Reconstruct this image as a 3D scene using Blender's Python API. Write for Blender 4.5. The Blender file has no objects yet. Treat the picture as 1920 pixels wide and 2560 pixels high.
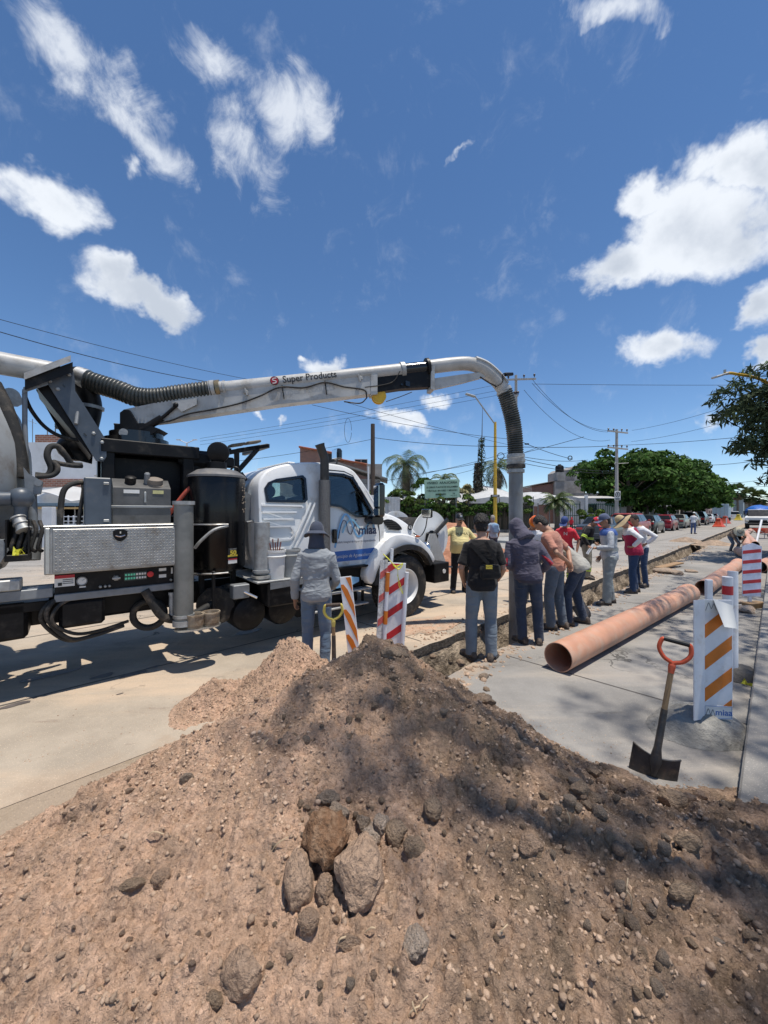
import bpy, bmesh, math, random
import numpy as np
from mathutils import Vector, Matrix, noise as mnoise
from mathutils.geometry import tessellate_polygon

random.seed(7); RNG = np.random.default_rng(11)
SC = bpy.context.scene
COL = SC.collection
R = math.radians
PI = math.pi

# ------------------------------------------------------------------ camera
FPX, HCAM, V0 = 961.0, 1.75, 1280.0          # focal length in photo pixels, eye height, horizon row
cam = bpy.data.cameras.new('camera'); camo = bpy.data.objects.new('camera', cam); COL.objects.link(camo)
cam.sensor_fit = 'HORIZONTAL'; cam.sensor_width = 36; cam.lens = 36*FPX/1920
cam.clip_start = .05; cam.clip_end = 3000
camo.location = (0, 0, HCAM); camo.rotation_euler = (R(90), 0, 0)
SC.camera = camo
# ------------------------------------------------------------------ light
SUN = Vector((.17, -.08, 1)).normalized()
sl = bpy.data.lights.new('sun', 'SUN'); sl.energy = 4.7; sl.angle = R(.53); sl.color = (1, .93, .825)
so = bpy.data.objects.new('sun', sl); COL.objects.link(so); so.location = SUN*60
so.rotation_euler = SUN.to_track_quat('Z', 'Y').to_euler()
SC.view_settings.view_transform = 'Standard'; SC.view_settings.look = 'None'
SC.view_settings.exposure = .12; SC.view_settings.gamma = 1
SC.view_settings.use_curve_mapping = False
SC.cycles.max_bounces = 6

W = bpy.data.worlds.new('World'); SC.world = W; W.use_nodes = True
def world():
    nt = W.node_tree; N = nt.nodes; L = nt.links
    bg = N['Background']; bg.inputs[1].default_value = .132
    sky = N.new('ShaderNodeTexSky'); sky.sky_type = 'NISHITA'; sky.sun_disc = False
    sky.sun_elevation = math.asin(SUN.z); sky.sun_rotation = math.atan2(SUN.x, SUN.y)
    sky.altitude = 1900; sky.air_density = 1.0; sky.dust_density = .05; sky.ozone_density = 2.4
    hs = N.new('ShaderNodeHueSaturation'); hs.inputs['Saturation'].default_value = 1.13; hs.inputs['Value'].default_value = 1.0
    L.new(sky.outputs[0], hs.inputs['Color'])
    tc = N.new('ShaderNodeTexCoord')
    d = tc.outputs['Generated']
    def vm(op, a, b=None):
        n = N.new('ShaderNodeVectorMath'); n.operation = op
        for i, q in enumerate((a, b)):
            if q is None: continue
            if isinstance(q, (tuple, list, Vector)): n.inputs[i].default_value = tuple(q)
            else: L.new(q, n.inputs[i])
        return n.outputs['Value'] if op in ('DOT_PRODUCT', 'LENGTH') else n.outputs['Vector']
    def m(op, a, b=None, c=None, cl=False):
        n = N.new('ShaderNodeMath'); n.operation = op; n.use_clamp = cl
        for i, q in enumerate((a, b, c)):
            if q is None: continue
            if isinstance(q, (int, float)): n.inputs[i].default_value = q
            else: L.new(q, n.inputs[i])
        return n.outputs[0]
    def noise(vec, sc, det, rough, dist=0):
        n = N.new('ShaderNodeTexNoise'); L.new(vec, n.inputs['Vector'])
        n.inputs['Scale'].default_value = sc; n.inputs['Detail'].default_value = det
        n.inputs['Roughness'].default_value = rough; n.inputs['Distortion'].default_value = dist
        return n.outputs['Fac'], n.outputs['Color']
    # warp the direction a little so that every cloud gets a ragged edge
    f0, c0 = noise(d, 7, 5, .6)
    warp = vm('MULTIPLY', vm('SUBTRACT', c0, (.5, .5, .5)), (.16, .16, .16))
    dw = vm('ADD', d, warp)
    n1, _ = noise(d, 9, 9, .62, .25)
    n2, _ = noise(vm('ADD', d, (.03, .02, .06)), 5, 6, .55)
    # clouds: centre direction (photo), half sizes, tilt, weight, softness (1 = wispy)
    C = [(110, 90, 270, 95, -42, 1.2, .9), (370, 310, 250, 85, -44, 1.25, .8), (85, 490, 205, 92, -24, 1.12, .5),
         (360, 738, 215, 62, -24, 1.2, .3), (560, 170, 130, 95, -30, 1.0, 1), (730, 290, 110, 170, 20, 1.15, .9),
         (640, 420, 110, 160, 15, 1.0, 1), (300, 390, 60, 40, -40, .8, 1), (800, 905, 80, 45, -8, 1.1, .3), (745, 880, 22, 20, 0, .8, .6),
         (1740, 570, 300, 170, 28, 1.5, .2), (1560, 680, 170, 95, 4, 1.35, .2), (1620, 490, 110, 80, 20, 1.2, .2), (1860, 420, 170, 130, 20, 1.4, .2),
         (1660, 870, 150, 70, 18, 1.15, .4), (1890, 770, 95, 80, 20, 1.2, .3), (1900, 880, 60, 55, 0, 1.2, .3),
         (1560, 20, 150, 65, 0, 1.0, .8), (1145, 425, 48, 16, 40, .8, .9), (1000, 1055, 105, 42, -12, 1.1, .4),
         (1100, 1005, 70, 34, -10, .95, .5), (640, 1052, 20, 13, 0, .7, .6), (690, 1058, 24, 14, 0, .8, .6),
         (1770, 1070, 60, 40, 0, .8, .7)]
    acc = {0: None, 1: None}
    def add(c, e1, e2, wgt, soft):
        x = vm('DOT_PRODUCT', dw, e1); y = vm('DOT_PRODUCT', dw, e2)
        r2 = m('ADD', m('MULTIPLY', x, x), m('MULTIPLY', y, y))
        k = m('MULTIPLY', m('SUBTRACT', 1.0, m('SQRT', r2)), wgt)
        k = m('MULTIPLY', k, m('GREATER_THAN', vm('DOT_PRODUCT', d, c), 0))
        acc[soft] = k if acc[soft] is None else m('MAXIMUM', acc[soft], k)
    def dirp(u, v): return Vector(((u-960)/FPX, 1, -(v-V0)/FPX)).normalized()
    for (u, v, a, b, t, wg, soft) in C:
        c = dirp(u, v); q = R(t); t1 = (dirp(u+math.cos(q), v-math.sin(q))-c)*a; t2 = (dirp(u+math.sin(q), v+math.cos(q))-c)*b
        Mi = Matrix((t1, t2, c)).inverted()           # dual vectors: x = 1 at the end of the long axis, y = 1 of the short one
        add(c, Mi.col[0], Mi.col[1], wg, 1 if soft > .7 else 0)
    rr = random.Random(3)
    for i in range(16):                       # the same broken cumulus goes on behind and beside the camera
        az = R(70+rr.random()*220); el = R(8+rr.random()*55)
        c = Vector((math.sin(az)*math.cos(el), math.cos(az)*math.cos(el), math.sin(el)))
        right = Vector((c.y, -c.x, 0)).normalized(); up = right.cross(c)
        q = R(rr.uniform(-40, 30)); e1 = right*math.cos(q)+up*math.sin(q); e2 = -right*math.sin(q)+up*math.cos(q)
        s = rr.uniform(.1, .26); add(c, e1/s, e2/(s*.42), 1.1, i % 2)
    n3, _ = noise(vm('MULTIPLY', d, (1., 1., .6)), 13, 10, .68, .6)
    def mk(dn, nn, amp, lo, hi, op):
        val = m('ADD', m('MULTIPLY', dn, 1.15), m('MULTIPLY', m('SUBTRACT', nn, .5), amp)); mr = N.new('ShaderNodeMapRange'); mr.interpolation_type = 'SMOOTHSTEP'
        L.new(val, mr.inputs['Value']); mr.inputs['From Min'].default_value = lo; mr.inputs['From Max'].default_value = hi
        return m('MULTIPLY', m('MULTIPLY', mr.outputs[0], m('MULTIPLY_ADD', dn, 3.6, .45, cl=True)), op)
    dens = acc[0]
    mask = m('MAXIMUM', mk(acc[0], n1, 2.1, .14, .85, 1.), mk(acc[1], n3, 2.7, .12, 1.35, .82))
    mr2 = N.new('ShaderNodeMapRange'); mr2.interpolation_type = 'SMOOTHSTEP'
    L.new(m('ADD', m('MULTIPLY', dens, .55), m('MULTIPLY', m('SUBTRACT', n2, .5), 2.2)), mr2.inputs['Value'])
    mr2.inputs['From Min'].default_value = .15; mr2.inputs['From Max'].default_value = .85
    cc = N.new('ShaderNodeMix'); cc.data_type = 'RGBA'
    L.new(mr2.outputs[0], cc.inputs['Factor'])
    cc.inputs['A'].default_value = (6.6, 6.9, 7.3, 1); cc.inputs['B'].default_value = (4.3, 4.7, 5.3, 1)
    mx = N.new('ShaderNodeMix'); mx.data_type = 'RGBA'
    L.new(m('MULTIPLY', mask, .93), mx.inputs['Factor'])
    L.new(hs.outputs[0], mx.inputs['A']); L.new(cc.outputs['Result'], mx.inputs['B'])
    L.new(mx.outputs['Result'], bg.inputs[0])
    return bg
world()

# ------------------------------------------------------------------ helpers
def at(u, v, Y):                    # a point of the place seen at photo pixel (u, v), Y metres ahead
    return Vector(((u-960)/FPX*Y, Y, HCAM-(v-V0)/FPX*Y))
def gnd(u, v, z=0.):                # the point of level z under photo pixel (u, v)
    Y = FPX*(HCAM-z)/(v-V0); return Vector(((u-960)/FPX*Y, Y, z))
EA = R(45.5); ES = Vector((math.sin(EA), math.cos(EA), 0)); ET = Vector((-math.cos(EA), math.sin(EA), 0))
def st(s, t, z=0.): return ES*s+ET*t+Vector((0, 0, z))     # street axes: along, across to the left
STROT = PI/2-EA                                              # rotation_z whose local x runs along the street

def tag(o, label=None, cat=None, group=None, kind=None):
    if label: o['label'] = label
    if cat: o['category'] = cat
    if group: o['group'] = group
    if kind: o['kind'] = kind
    return o
def empty(name, loc=(0, 0, 0), rz=0., label=None, cat=None, group=None):
    o = bpy.data.objects.new(name, None); COL.objects.link(o); o.location = loc; o.rotation_euler = (0, 0, rz)
    o.empty_display_size = .2
    return tag(o, label, cat, group)
def link(name, me, parent=None):
    o = bpy.data.objects.new(name, me); COL.objects.link(o)
    if parent: o.parent = parent
    return o
def copy_tree(o, parent=None):
    c = o.copy(); COL.objects.link(c); c.parent = parent
    for ch in o.children: copy_tree(ch, c)
    return c

def fast_mesh(name, v, f, mats=(), smooth=False, midx=None):
    me = bpy.data.meshes.new(name); v = np.asarray(v, np.float32); f = np.asarray(f, np.int32)
    k = f.shape[1]; me.vertices.add(len(v)); me.vertices.foreach_set('co', v.ravel())
    me.loops.add(f.size); me.loops.foreach_set('vertex_index', f.ravel())
    me.polygons.add(len(f)); me.polygons.foreach_set('loop_start', np.arange(0, f.size, k, dtype=np.int32))
    try: me.polygons.foreach_set('loop_total', np.full(len(f), k, np.int32))
    except Exception: pass
    if smooth: me.polygons.foreach_set('use_smooth', np.ones(len(f), bool))
    for m_ in mats: me.materials.append(m_)
    if midx is not None: me.polygons.foreach_set('material_index', np.asarray(midx, np.int32))
    me.update(calc_edges=True); me.validate()
    return me

def frame_of(d, hint=Vector((0, 0, 1))):
    d = d.normalized(); x = hint.cross(d)
    if x.length < 1e-4: x = Vector((1, 0, 0)).cross(d)
    x.normalize(); return x, d.cross(x)
def spline(pts, n=6):
    P = [Vector(p) for p in pts]; P = [P[0]*2-P[1]]+P+[P[-1]*2-P[-2]]; out = []
    for i in range(1, len(P)-2):
        a, b, c, d = P[i-1:i+3]
        for k in range(n):
            t = k/n; out.append(.5*((2*b)+(c-a)*t+(2*a-5*b+4*c-d)*t*t+(3*b-a-3*c+d)*t**3))
    return out+[P[-2]]
def resample(pts, step):
    out = [pts[0].copy()]; acc = 0
    for p, q in zip(pts, pts[1:]):
        L_ = (q-p).length; 
        while acc+L_ >= step:
            k = (step-acc)/L_; p = p.lerp(q, k); out.append(p.copy()); L_ = (q-p).length; acc = 0
        acc += L_
    return out

class G:
    def __init__(s): s.v = []; s.f = []; s.mi = []; s.cur = 0
    def add(s, vs, fs):
        o = len(s.v); s.v += [tuple(p) for p in vs]; s.f += [tuple(i+o for i in q) for q in fs]; s.mi += [s.cur]*len(fs); return s
    def box(s, c, size, rot=None, bev=0.):
        c = Vector(c); h = Vector(size)/2
        if bev > 0:
            b = min(bev, h.x*.9, h.y*.9, h.z*.9); pts = {}; vs = []; fs = []
            for sx in (-1, 1):
                for sy in (-1, 1):
                    for sz in (-1, 1):
                        for ax in range(3):
                            p = [sx*(h.x-b), sy*(h.y-b), sz*(h.z-b)]; p[ax] = (sx, sy, sz)[ax]*h[ax]
                            pts[(sx, sy, sz, ax)] = len(vs); vs.append(Vector(p))
            for ax in range(3):
                o1, o2 = [i for i in range(3) if i != ax]
                for sg in (-1, 1):
                    q = []
                    for (p, r) in ((-1, -1), (1, -1), (1, 1), (-1, 1)):
                        k = [0, 0, 0]; k[ax] = sg; k[o1] = p; k[o2] = r; q.append(pts[(*k, ax)])
                    fs.append(q)
                for p in (-1, 1):
                    for r in (-1, 1):
                        k1 = [0, 0, 0]; k1[o1] = p; k1[o2] = r; k2 = list(k1); k1[ax] = -1; k2[ax] = 1
                        fs.append([pts[(*k1, o1)], pts[(*k2, o1)], pts[(*k2, o2)], pts[(*k1, o2)]])
            for sx in (-1, 1):
                for sy in (-1, 1):
                    for sz in (-1, 1): fs.append([pts[(sx, sy, sz, i)] for i in range(3)])
        else:
            vs = [Vector((x*h.x, y*h.y, z*h.z)) for x in (-1, 1) for y in (-1, 1) for z in (-1, 1)]
            fs = [(0, 1, 3, 2), (4, 6, 7, 5), (0, 4, 5, 1), (2, 3, 7, 6), (0, 2, 6, 4), (1, 5, 7, 3)]
        if rot is not None: vs = [rot @ p for p in vs]
        return s.add([p+c for p in vs], fs)
    def bar(s, p, q, w, h, hint=(0, 0, 1), bev=0.):
        p = Vector(p); q = Vector(q); d = q-p; x, y = frame_of(d, Vector(hint))
        rot = Matrix((x, y, d.normalized())).transposed()
        return s.box((p+q)/2, (w, h, d.length), rot, bev)
    def tube(s, pts, r, n=12, cap=True, closed=False, ry=None, hint=None):
        P = [Vector(p) for p in pts]; m = len(P); rr = r if isinstance(r, (list, tuple)) else [r]*m
        vs = []; fs = []; x = None
        for i in range(m):
            a = P[(i-1) % m] if closed else P[max(i-1, 0)]; b = P[(i+1) % m] if closed else P[min(i+1, m-1)]
            d = (b-a)
            if d.length < 1e-9: d = Vector((0, 0, 1))
            d.normalize()
            if x is None: x, y = frame_of(d, Vector(hint) if hint else Vector((.13, .21, .97)))
            else:
                x = x-d*x.dot(d)
                x.normalize(); y = d.cross(x)
            for k in range(n):
                t = 2*PI*k/n; vs.append(P[i]+x*(math.cos(t)*rr[i])+y*(math.sin(t)*rr[i]*(ry or 1)))
        for i in range(m if closed else m-1):
            j = (i+1) % m
            for k in range(n):
                k2 = (k+1) % n; fs.append((i*n+k, i*n+k2, j*n+k2, j*n+k))
        if cap and not closed: fs += [tuple(range(n-1, -1, -1)), tuple((m-1)*n+k for k in range(n))]
        return s.add(vs, fs)
    def lathe(s, prof, n=24, c=(0, 0, 0), axis=(0, 0, 1), caps=True, hint=(0, 0, 1)):
        c = Vector(c); d = Vector(axis).normalized(); x, y = frame_of(d, Vector(hint)); vs = []; fs = []
        for (r, z) in prof:
            for k in range(n):
                t = 2*PI*k/n; vs.append(c+d*z+(x*math.cos(t)+y*math.sin(t))*r)
        for i in range(len(prof)-1):
            for k in range(n):
                k2 = (k+1) % n; fs.append((i*n+k, i*n+k2, (i+1)*n+k2, (i+1)*n+k))
        if caps:
            if prof[0][0] > 1e-5: fs.append(tuple(range(n-1, -1, -1)))
            if prof[-1][0] > 1e-5: fs.append(tuple((len(prof)-1)*n+k for k in range(n)))
        return s.add(vs, fs)
    def prism(s, poly, h0, h1, fn):
        n = len(poly); vs = [fn(x, y, h0) for x, y in poly]+[fn(x, y, h1) for x, y in poly]
        fs = [tuple(range(n-1, -1, -1)), tuple(range(n, 2*n))]+[(i, (i+1) % n, n+(i+1) % n, n+i) for i in range(n)]
        return s.add(vs, fs)
    def loft(s, rings, cap=True):
        n = len(rings[0]); vs = [p for r in rings for p in r]; fs = []
        for i in range(len(rings)-1):
            for k in range(n):
                k2 = (k+1) % n; fs.append((i*n+k, i*n+k2, (i+1)*n+k2, (i+1)*n+k))
        if cap: fs += [tuple(range(n-1, -1, -1)), tuple((len(rings)-1)*n+k for k in range(n))]
        return s.add(vs, fs)
    def ball(s, c, r, nu=14, nv=9, rot=None, fn=None):
        c = Vector(c); r = Vector((r, r, r)) if isinstance(r, (int, float)) else Vector(r); vs = []; fs = []
        for i in range(nv+1):
            ph = PI*i/nv
            for k in range(nu):
                t = 2*PI*k/nu; p = Vector((math.sin(ph)*math.cos(t)*r.x, math.sin(ph)*math.sin(t)*r.y, math.cos(ph)*r.z))
                if fn: p = fn(p)
                if rot is not None: p = rot @ p
                vs.append(c+p)
        for i in range(nv):
            for k in range(nu):
                k2 = (k+1) % nu; fs.append((i*nu+k, (i+1)*nu+k, (i+1)*nu+k2, i*nu+k2))
        return s.add(vs, fs)
    def torus(s, c, Rr, r, axis=(0, 0, 1), n=24, m=8, arc=1.0):
        c = Vector(c); d = Vector(axis).normalized(); x, y = frame_of(d)
        k = n if arc >= 1 else n+1
        pts = [c+(x*math.cos(2*PI*arc*i/n)+y*math.sin(2*PI*arc*i/n))*Rr for i in range(k)]
        return s.tube(pts, r, m, closed=arc >= 1)
    def mesh(s, name, mats, ang=35):
        me = bpy.data.meshes.new(name); me.from_pydata(s.v, [], s.f)
        mats = mats if isinstance(mats, (list, tuple)) else [mats]
        for m_ in mats: me.materials.append(m_)
        if len(mats) > 1: me.polygons.foreach_set('material_index', s.mi)
        bm = bmesh.new(); bm.from_mesh(me)
        bmesh.ops.remove_doubles(bm, verts=bm.verts, dist=1e-5)
        bmesh.ops.recalc_face_normals(bm, faces=bm.faces); bm.to_mesh(me); bm.free()
        if ang:
            me.polygons.foreach_set('use_smooth', [True]*len(me.polygons)); me.set_sharp_from_angle(angle=R(ang))
        me.update(); return me
    def build(s, name, mats, parent=None, ang=35):
        return link(name, s.mesh(name, mats, ang), parent)

def inset_poly(P, d):
    n = len(P); out = []; A = sum(P[i][0]*P[(i+1) % n][1]-P[(i+1) % n][0]*P[i][1] for i in range(n))
    sg = 1 if A > 0 else -1
    for i in range(n):
        p0, p1, p2 = Vector(P[i-1]), Vector(P[i]), Vector(P[(i+1) % n])
        e1 = (p1-p0).normalized(); e2 = (p2-p1).normalized()
        nn = Vector((-(e1.y+e2.y), e1.x+e2.x))*sg
        if nn.length < 1e-6: nn = Vector((-e1.y, e1.x))*sg
        nn.normalize(); c = max(.45, nn.dot(Vector((-e1.y, e1.x))*sg)); out.append(tuple(p1+nn*(d/c)))
    return out
def smooth_poly(P, it=1):
    for _ in range(it):
        Q = []
        for i in range(len(P)):
            a = P[i]; b = P[(i+1) % len(P)]
            Q += [(a[0]*.75+b[0]*.25, a[1]*.75+b[1]*.25), (a[0]*.25+b[0]*.75, a[1]*.25+b[1]*.75)]
        P = Q
    return P
def ring_solid(g, prof, levels, fn):            # prof in (x, z); levels (y, inset); fn(x, y, z) -> point
    return g.loft([[fn(x, y, z) for x, z in (inset_poly(prof, d) if d else prof)] for y, d in levels])
def clip_poly(poly, x0, x1, y0, y1):
    def cl(P, ins, inter):
        out = []
        for i in range(len(P)):
            a, b = P[i-1], P[i]
            if ins(b):
                if not ins(a): out.append(inter(a, b))
                out.append(b)
            elif ins(a): out.append(inter(a, b))
        return out
    def ix(x): return lambda a, b: (x, a[1]+(b[1]-a[1])*(x-a[0])/(b[0]-a[0]))
    def iy(y): return lambda a, b: (a[0]+(b[0]-a[0])*(y-a[1])/(b[1]-a[1]), y)
    for ins, it in ((lambda p: p[0] >= x0-1e-9, ix(x0)), (lambda p: p[0] <= x1+1e-9, ix(x1)), (lambda p: p[1] >= y0-1e-9, iy(y0)), (lambda p: p[1] <= y1+1e-9, iy(y1))):
        if poly: poly = cl(poly, ins, it)
    return poly
def ribbon(g, pts, w, fn, h0=0., h1=.002):       # flat stroke in a plane
    n = len(pts); Lf = []; Rt = []
    for i in range(n):
        a = Vector(pts[max(i-1, 0)]); b = Vector(pts[min(i+1, n-1)]); d = (b-a).normalized(); p = Vector(pts[i]); nn = Vector((-d.y, d.x))*(w/2)
        Lf.append(p+nn); Rt.append(p-nn)
    vs = []; fs = []
    for i in range(n): vs += [fn(*Lf[i], h0), fn(*Rt[i], h0), fn(*Rt[i], h1), fn(*Lf[i], h1)]
    for i in range(n-1):
        o = 4*i; q = o+4
        for k in range(4): fs.append((o+k, o+(k+1) % 4, q+(k+1) % 4, q+k))
    fs += [(3, 2, 1, 0), tuple(4*(n-1)+k for k in range(4))]
    g.add(vs, fs)
def spl2(pts, n=8): return [(p.x, p.y) for p in spline([(x, y, 0) for x, y in pts], n)]

TMP = bpy.data.scenes.new('workshop')
def evaluate(me, mods):
    """the mesh after a stack of modifiers: mods is a list of functions that add one to an object"""
    o = bpy.data.objects.new('tmp', me); TMP.collection.objects.link(o)
    for f in mods: f(o)
    TMP.view_layers[0].update(); dg = TMP.view_layers[0].depsgraph
    out = bpy.data.meshes.new_from_object(o.evaluated_get(dg)); bpy.data.objects.remove(o)
    return out
def md(kind, **kw):
    def f(o):
        m_ = o.modifiers.new(kind, kind)
        for k, v in kw.items(): setattr(m_, k, v)
    return f
def font_mesh(s, size=1., align='CENTER', extrude=.0, space=1., shear=0., bold=0.):
    c = bpy.data.curves.new('t', 'FONT'); c.body = s; c.size = size; c.align_x = align; c.align_y = 'CENTER'; c.extrude = extrude
    c.space_character = space; c.shear = shear; c.offset = bold; c.resolution_u = 3
    o = bpy.data.objects.new('t', c); TMP.collection.objects.link(o)
    TMP.view_layers[0].update(); dg = TMP.view_layers[0].depsgraph
    me = bpy.data.meshes.new_from_object(o.evaluated_get(dg)); bpy.data.objects.remove(o); bpy.data.curves.remove(c)
    return me
def lettering(s, size, origin, xd, yd, mat_, parent=None, sx=1., name='lettering', **kw):
    me = font_mesh(s, size, **kw); xd = Vector(xd).normalized(); yd = Vector(yd).normalized(); o = Vector(origin)
    M_ = Matrix((xd*sx, yd, xd.cross(yd))).transposed().to_4x4(); M_.translation = o
    me.transform(M_); me.materials.clear(); me.materials.append(mat_)
    return link(name, me, parent)

# ------------------------------------------------------------------ materials
def new_mat(name):
    m_ = bpy.data.materials.new(name); m_.use_nodes = True
    return m_, m_.node_tree.nodes, m_.node_tree.links, m_.node_tree.nodes['Principled BSDF']
def _n(N, t, **kw):
    n = N.new(t)
    for k, v in kw.items():
        if k in n.inputs: n.inputs[k].default_value = v
        else: setattr(n, k, v)
    return n
def mixc(N, L, f, a, b):
    n = N.new('ShaderNodeMix'); n.data_type = 'RGBA'
    if isinstance(f, float): n.inputs['Factor'].default_value = f
    else: L.new(f, n.inputs['Factor'])
    for k, q in (('A', a), ('B', b)):
        if isinstance(q, tuple): n.inputs[k].default_value = (*q[:3], 1)
        else: L.new(q, n.inputs[k])
    return n.outputs['Result']
def ramp(N, L, f, lo, hi, smooth=True):
    n = N.new('ShaderNodeMapRange'); n.interpolation_type = 'SMOOTHSTEP' if smooth else 'LINEAR'
    L.new(f, n.inputs['Value']); n.inputs['From Min'].default_value = lo; n.inputs['From Max'].default_value = hi
    return n.outputs[0]
MATS = {}
def mat(name, col=None, rough=.6, metal=0., var=.14, scale=7., bump=0., bscale=70., dirt=None, damt=.5, dscale=3., coat=0., spec=.5,
        stretch=None, emit=0., trans=0., island=0.):
    if name in MATS: return MATS[name]
    m_, N, L, P = new_mat(name); tc = _n(N, 'ShaderNodeTexCoord'); vec = tc.outputs['Object']
    if stretch:
        mp = _n(N, 'ShaderNodeMapping'); mp.inputs['Scale'].default_value = stretch; L.new(vec, mp.inputs[0]); vec2 = mp.outputs[0]
    else: vec2 = vec
    nz = _n(N, 'ShaderNodeTexNoise', Scale=scale, Detail=6., Roughness=.62); L.new(vec2, nz.inputs['Vector'])
    c = mixc(N, L, ramp(N, L, nz.outputs['Fac'], .3, .7), tuple(x*(1-var) for x in col), tuple(min(1, x*(1+var)) for x in col))
    if island:
        gi = _n(N, 'ShaderNodeNewGeometry'); hv = _n(N, 'ShaderNodeHueSaturation'); L.new(c, hv.inputs['Color'])
        mr = _n(N, 'ShaderNodeMapRange'); L.new(gi.outputs['Random Per Island'], mr.inputs[0]); mr.inputs['To Min'].default_value = 1-island; mr.inputs['To Max'].default_value = 1+island
        L.new(mr.outputs[0], hv.inputs['Value']); c = hv.outputs[0]
    if dirt:
        n2 = _n(N, 'ShaderNodeTexNoise', Scale=dscale, Detail=8., Roughness=.7); L.new(vec, n2.inputs['Vector'])
        f = ramp(N, L, n2.outputs['Fac'], .62-damt*.35, .8-damt*.15)
        c = mixc(N, L, f, c, dirt)
    L.new(c, P.inputs['Base Color'])
    rr = _n(N, 'ShaderNodeMapRange'); L.new(nz.outputs['Fac'], rr.inputs[0]); rr.inputs['To Min'].default_value = max(.02, rough-.1); rr.inputs['To Max'].default_value = min(1, rough+.12)
    L.new(rr.outputs[0], P.inputs['Roughness'])
    P.inputs['Metallic'].default_value = metal; P.inputs['Coat Weight'].default_value = coat; P.inputs['Specular IOR Level'].default_value = spec
    if bump:
        nb = _n(N, 'ShaderNodeTexNoise', Scale=bscale, Detail=5., Roughness=.6); L.new(vec2, nb.inputs['Vector'])
        bp = _n(N, 'ShaderNodeBump', Strength=1., Distance=bump); L.new(nb.outputs['Fac'], bp.inputs['Height']); L.new(bp.outputs[0], P.inputs['Normal'])
    if emit:
        P.inputs['Emission Color'].default_value = (*col, 1); P.inputs['Emission Strength'].default_value = emit
    if trans: 
        tr = _n(N, 'ShaderNodeBsdfTranslucent'); L.new(c, tr.inputs[0]); ms = _n(N, 'ShaderNodeMixShader'); ms.inputs[0].default_value = trans
        L.new(P.outputs[0], ms.inputs[1]); L.new(tr.outputs[0], ms.inputs[2]); L.new(ms.outputs[0], N['Material Output'].inputs[0])
    MATS[name] = m_
    return m_
def glass_mat(name, tint=(.75, .82, .8), f=.75):
    if name in MATS: return MATS[name]
    m_, N, L, P = new_mat(name); N.remove(P)
    t = _n(N, 'ShaderNodeBsdfTransparent'); t.inputs[0].default_value = (*tint, 1)
    g = _n(N, 'ShaderNodeBsdfGlossy'); g.inputs['Roughness'].default_value = .03
    fr = _n(N, 'ShaderNodeFresnel'); fr.inputs[0].default_value = 1.5
    ad = _n(N, 'ShaderNodeMath', operation='MULTIPLY_ADD'); L.new(fr.outputs[0], ad.inputs[0]); ad.inputs[1].default_value = 1.; ad.inputs[2].default_value = .03
    ms = _n(N, 'ShaderNodeMixShader'); L.new(ad.outputs[0], ms.inputs[0]); L.new(t.outputs[0], ms.inputs[1]); L.new(g.outputs[0], ms.inputs[2])
    L.new(ms.outputs[0], N['Material Output'].inputs[0]); MATS[name] = m_; return m_

DUST = (.42, .31, .235)
m_black = mat('black paint', (.008, .008, .009), .45, spec=.22, var=.3, scale=5, dirt=(.045, .04, .034), damt=.3, dscale=5)
m_blackg = mat('black gloss', (.006, .006, .007), .2, var=.2, coat=.3)
m_rubber = mat('rubber', (.018, .018, .018), .75, var=.3, bump=.002, bscale=90, dirt=(.14, .115, .09), damt=.4, dscale=6)
m_white = mat('white paint', (.74, .75, .75), .3, var=.035, scale=2.5, coat=.3, dirt=(.5, .45, .39), damt=.24, dscale=3.2)
m_boom = mat('weathered white paint', (.42, .42, .41), .42, var=.12, scale=4, dirt=(.25, .23, .2), damt=.45, dscale=5, bump=.0008, bscale=30)
m_alu = mat('brushed aluminium', (.55, .55, .53), .36, .85, var=.12, scale=9, dirt=(.3, .27, .23), damt=.35, dscale=4)
m_galv = mat('galvanised steel', (.36, .37, .37), .5, .35, var=.2, scale=14, dirt=(.24, .21, .18), damt=.35, dscale=3)
m_steel = mat('grey steel', (.20, .215, .23), .5, .2, var=.2, scale=6, dirt=(.12, .11, .1), damt=.35)
m_bluegrey = mat('blue grey paint', (.065, .083, .108), .42, var=.2, scale=4, dirt=(.14, .125, .11), damt=.25, dscale=4)
m_tankgrey = mat('tank grey paint', (.42, .44, .45), .5, .1, var=.1, scale=3, dirt=(.25, .22, .19), damt=.45, dscale=2.5, stretch=(1, 1, .3))
m_chrome = mat('chrome', (.7, .7, .7), .12, 1., var=.05)
m_yellow = mat('yellow paint', (.62, .38, .03), .5, var=.15, dirt=DUST, damt=.25)
m_red = mat('red paint', (.55, .03, .03), .45, var=.12)
m_orange = mat('orange sheeting', (.62, .17, .012), .45, var=.12, dirt=(.5, .35, .24), damt=.25)
m_redsheet = mat('red sheeting', (.52, .018, .03), .4, var=.12, dirt=(.55, .4, .33), damt=.25)
m_whitesheet = mat('white sheeting', (.72, .73, .76), .45, var=.06, dirt=(.5, .44, .38), damt=.3, dscale=5)
m_wood = mat('ash wood', (.32, .2, .1), .6, var=.3, scale=12, stretch=(6, 6, .6), dirt=(.2, .15, .11), damt=.35)
m_brownwood = mat('weathered dark wood', (.075, .052, .038), .8, var=.35, scale=6, stretch=(8, 8, .4))
m_pvc = mat('orange sewer pipe', (.54, .275, .175), .45, var=.12, scale=3, dirt=(.5, .36, .27), damt=.55, dscale=3.5)
m_blue = mat('blue print', (.035, .13, .42), .4, var=.06)
m_ltblue = mat('light blue print', (.19, .42, .68), .4, var=.06)
m_navy = mat('navy print', (.025, .03, .09), .4, var=.06)
m_inkblack = mat('black print', (.015, .015, .017), .5, var=.1)
m_inkred = mat('red print', (.42, .015, .03), .4, var=.06)
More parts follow.
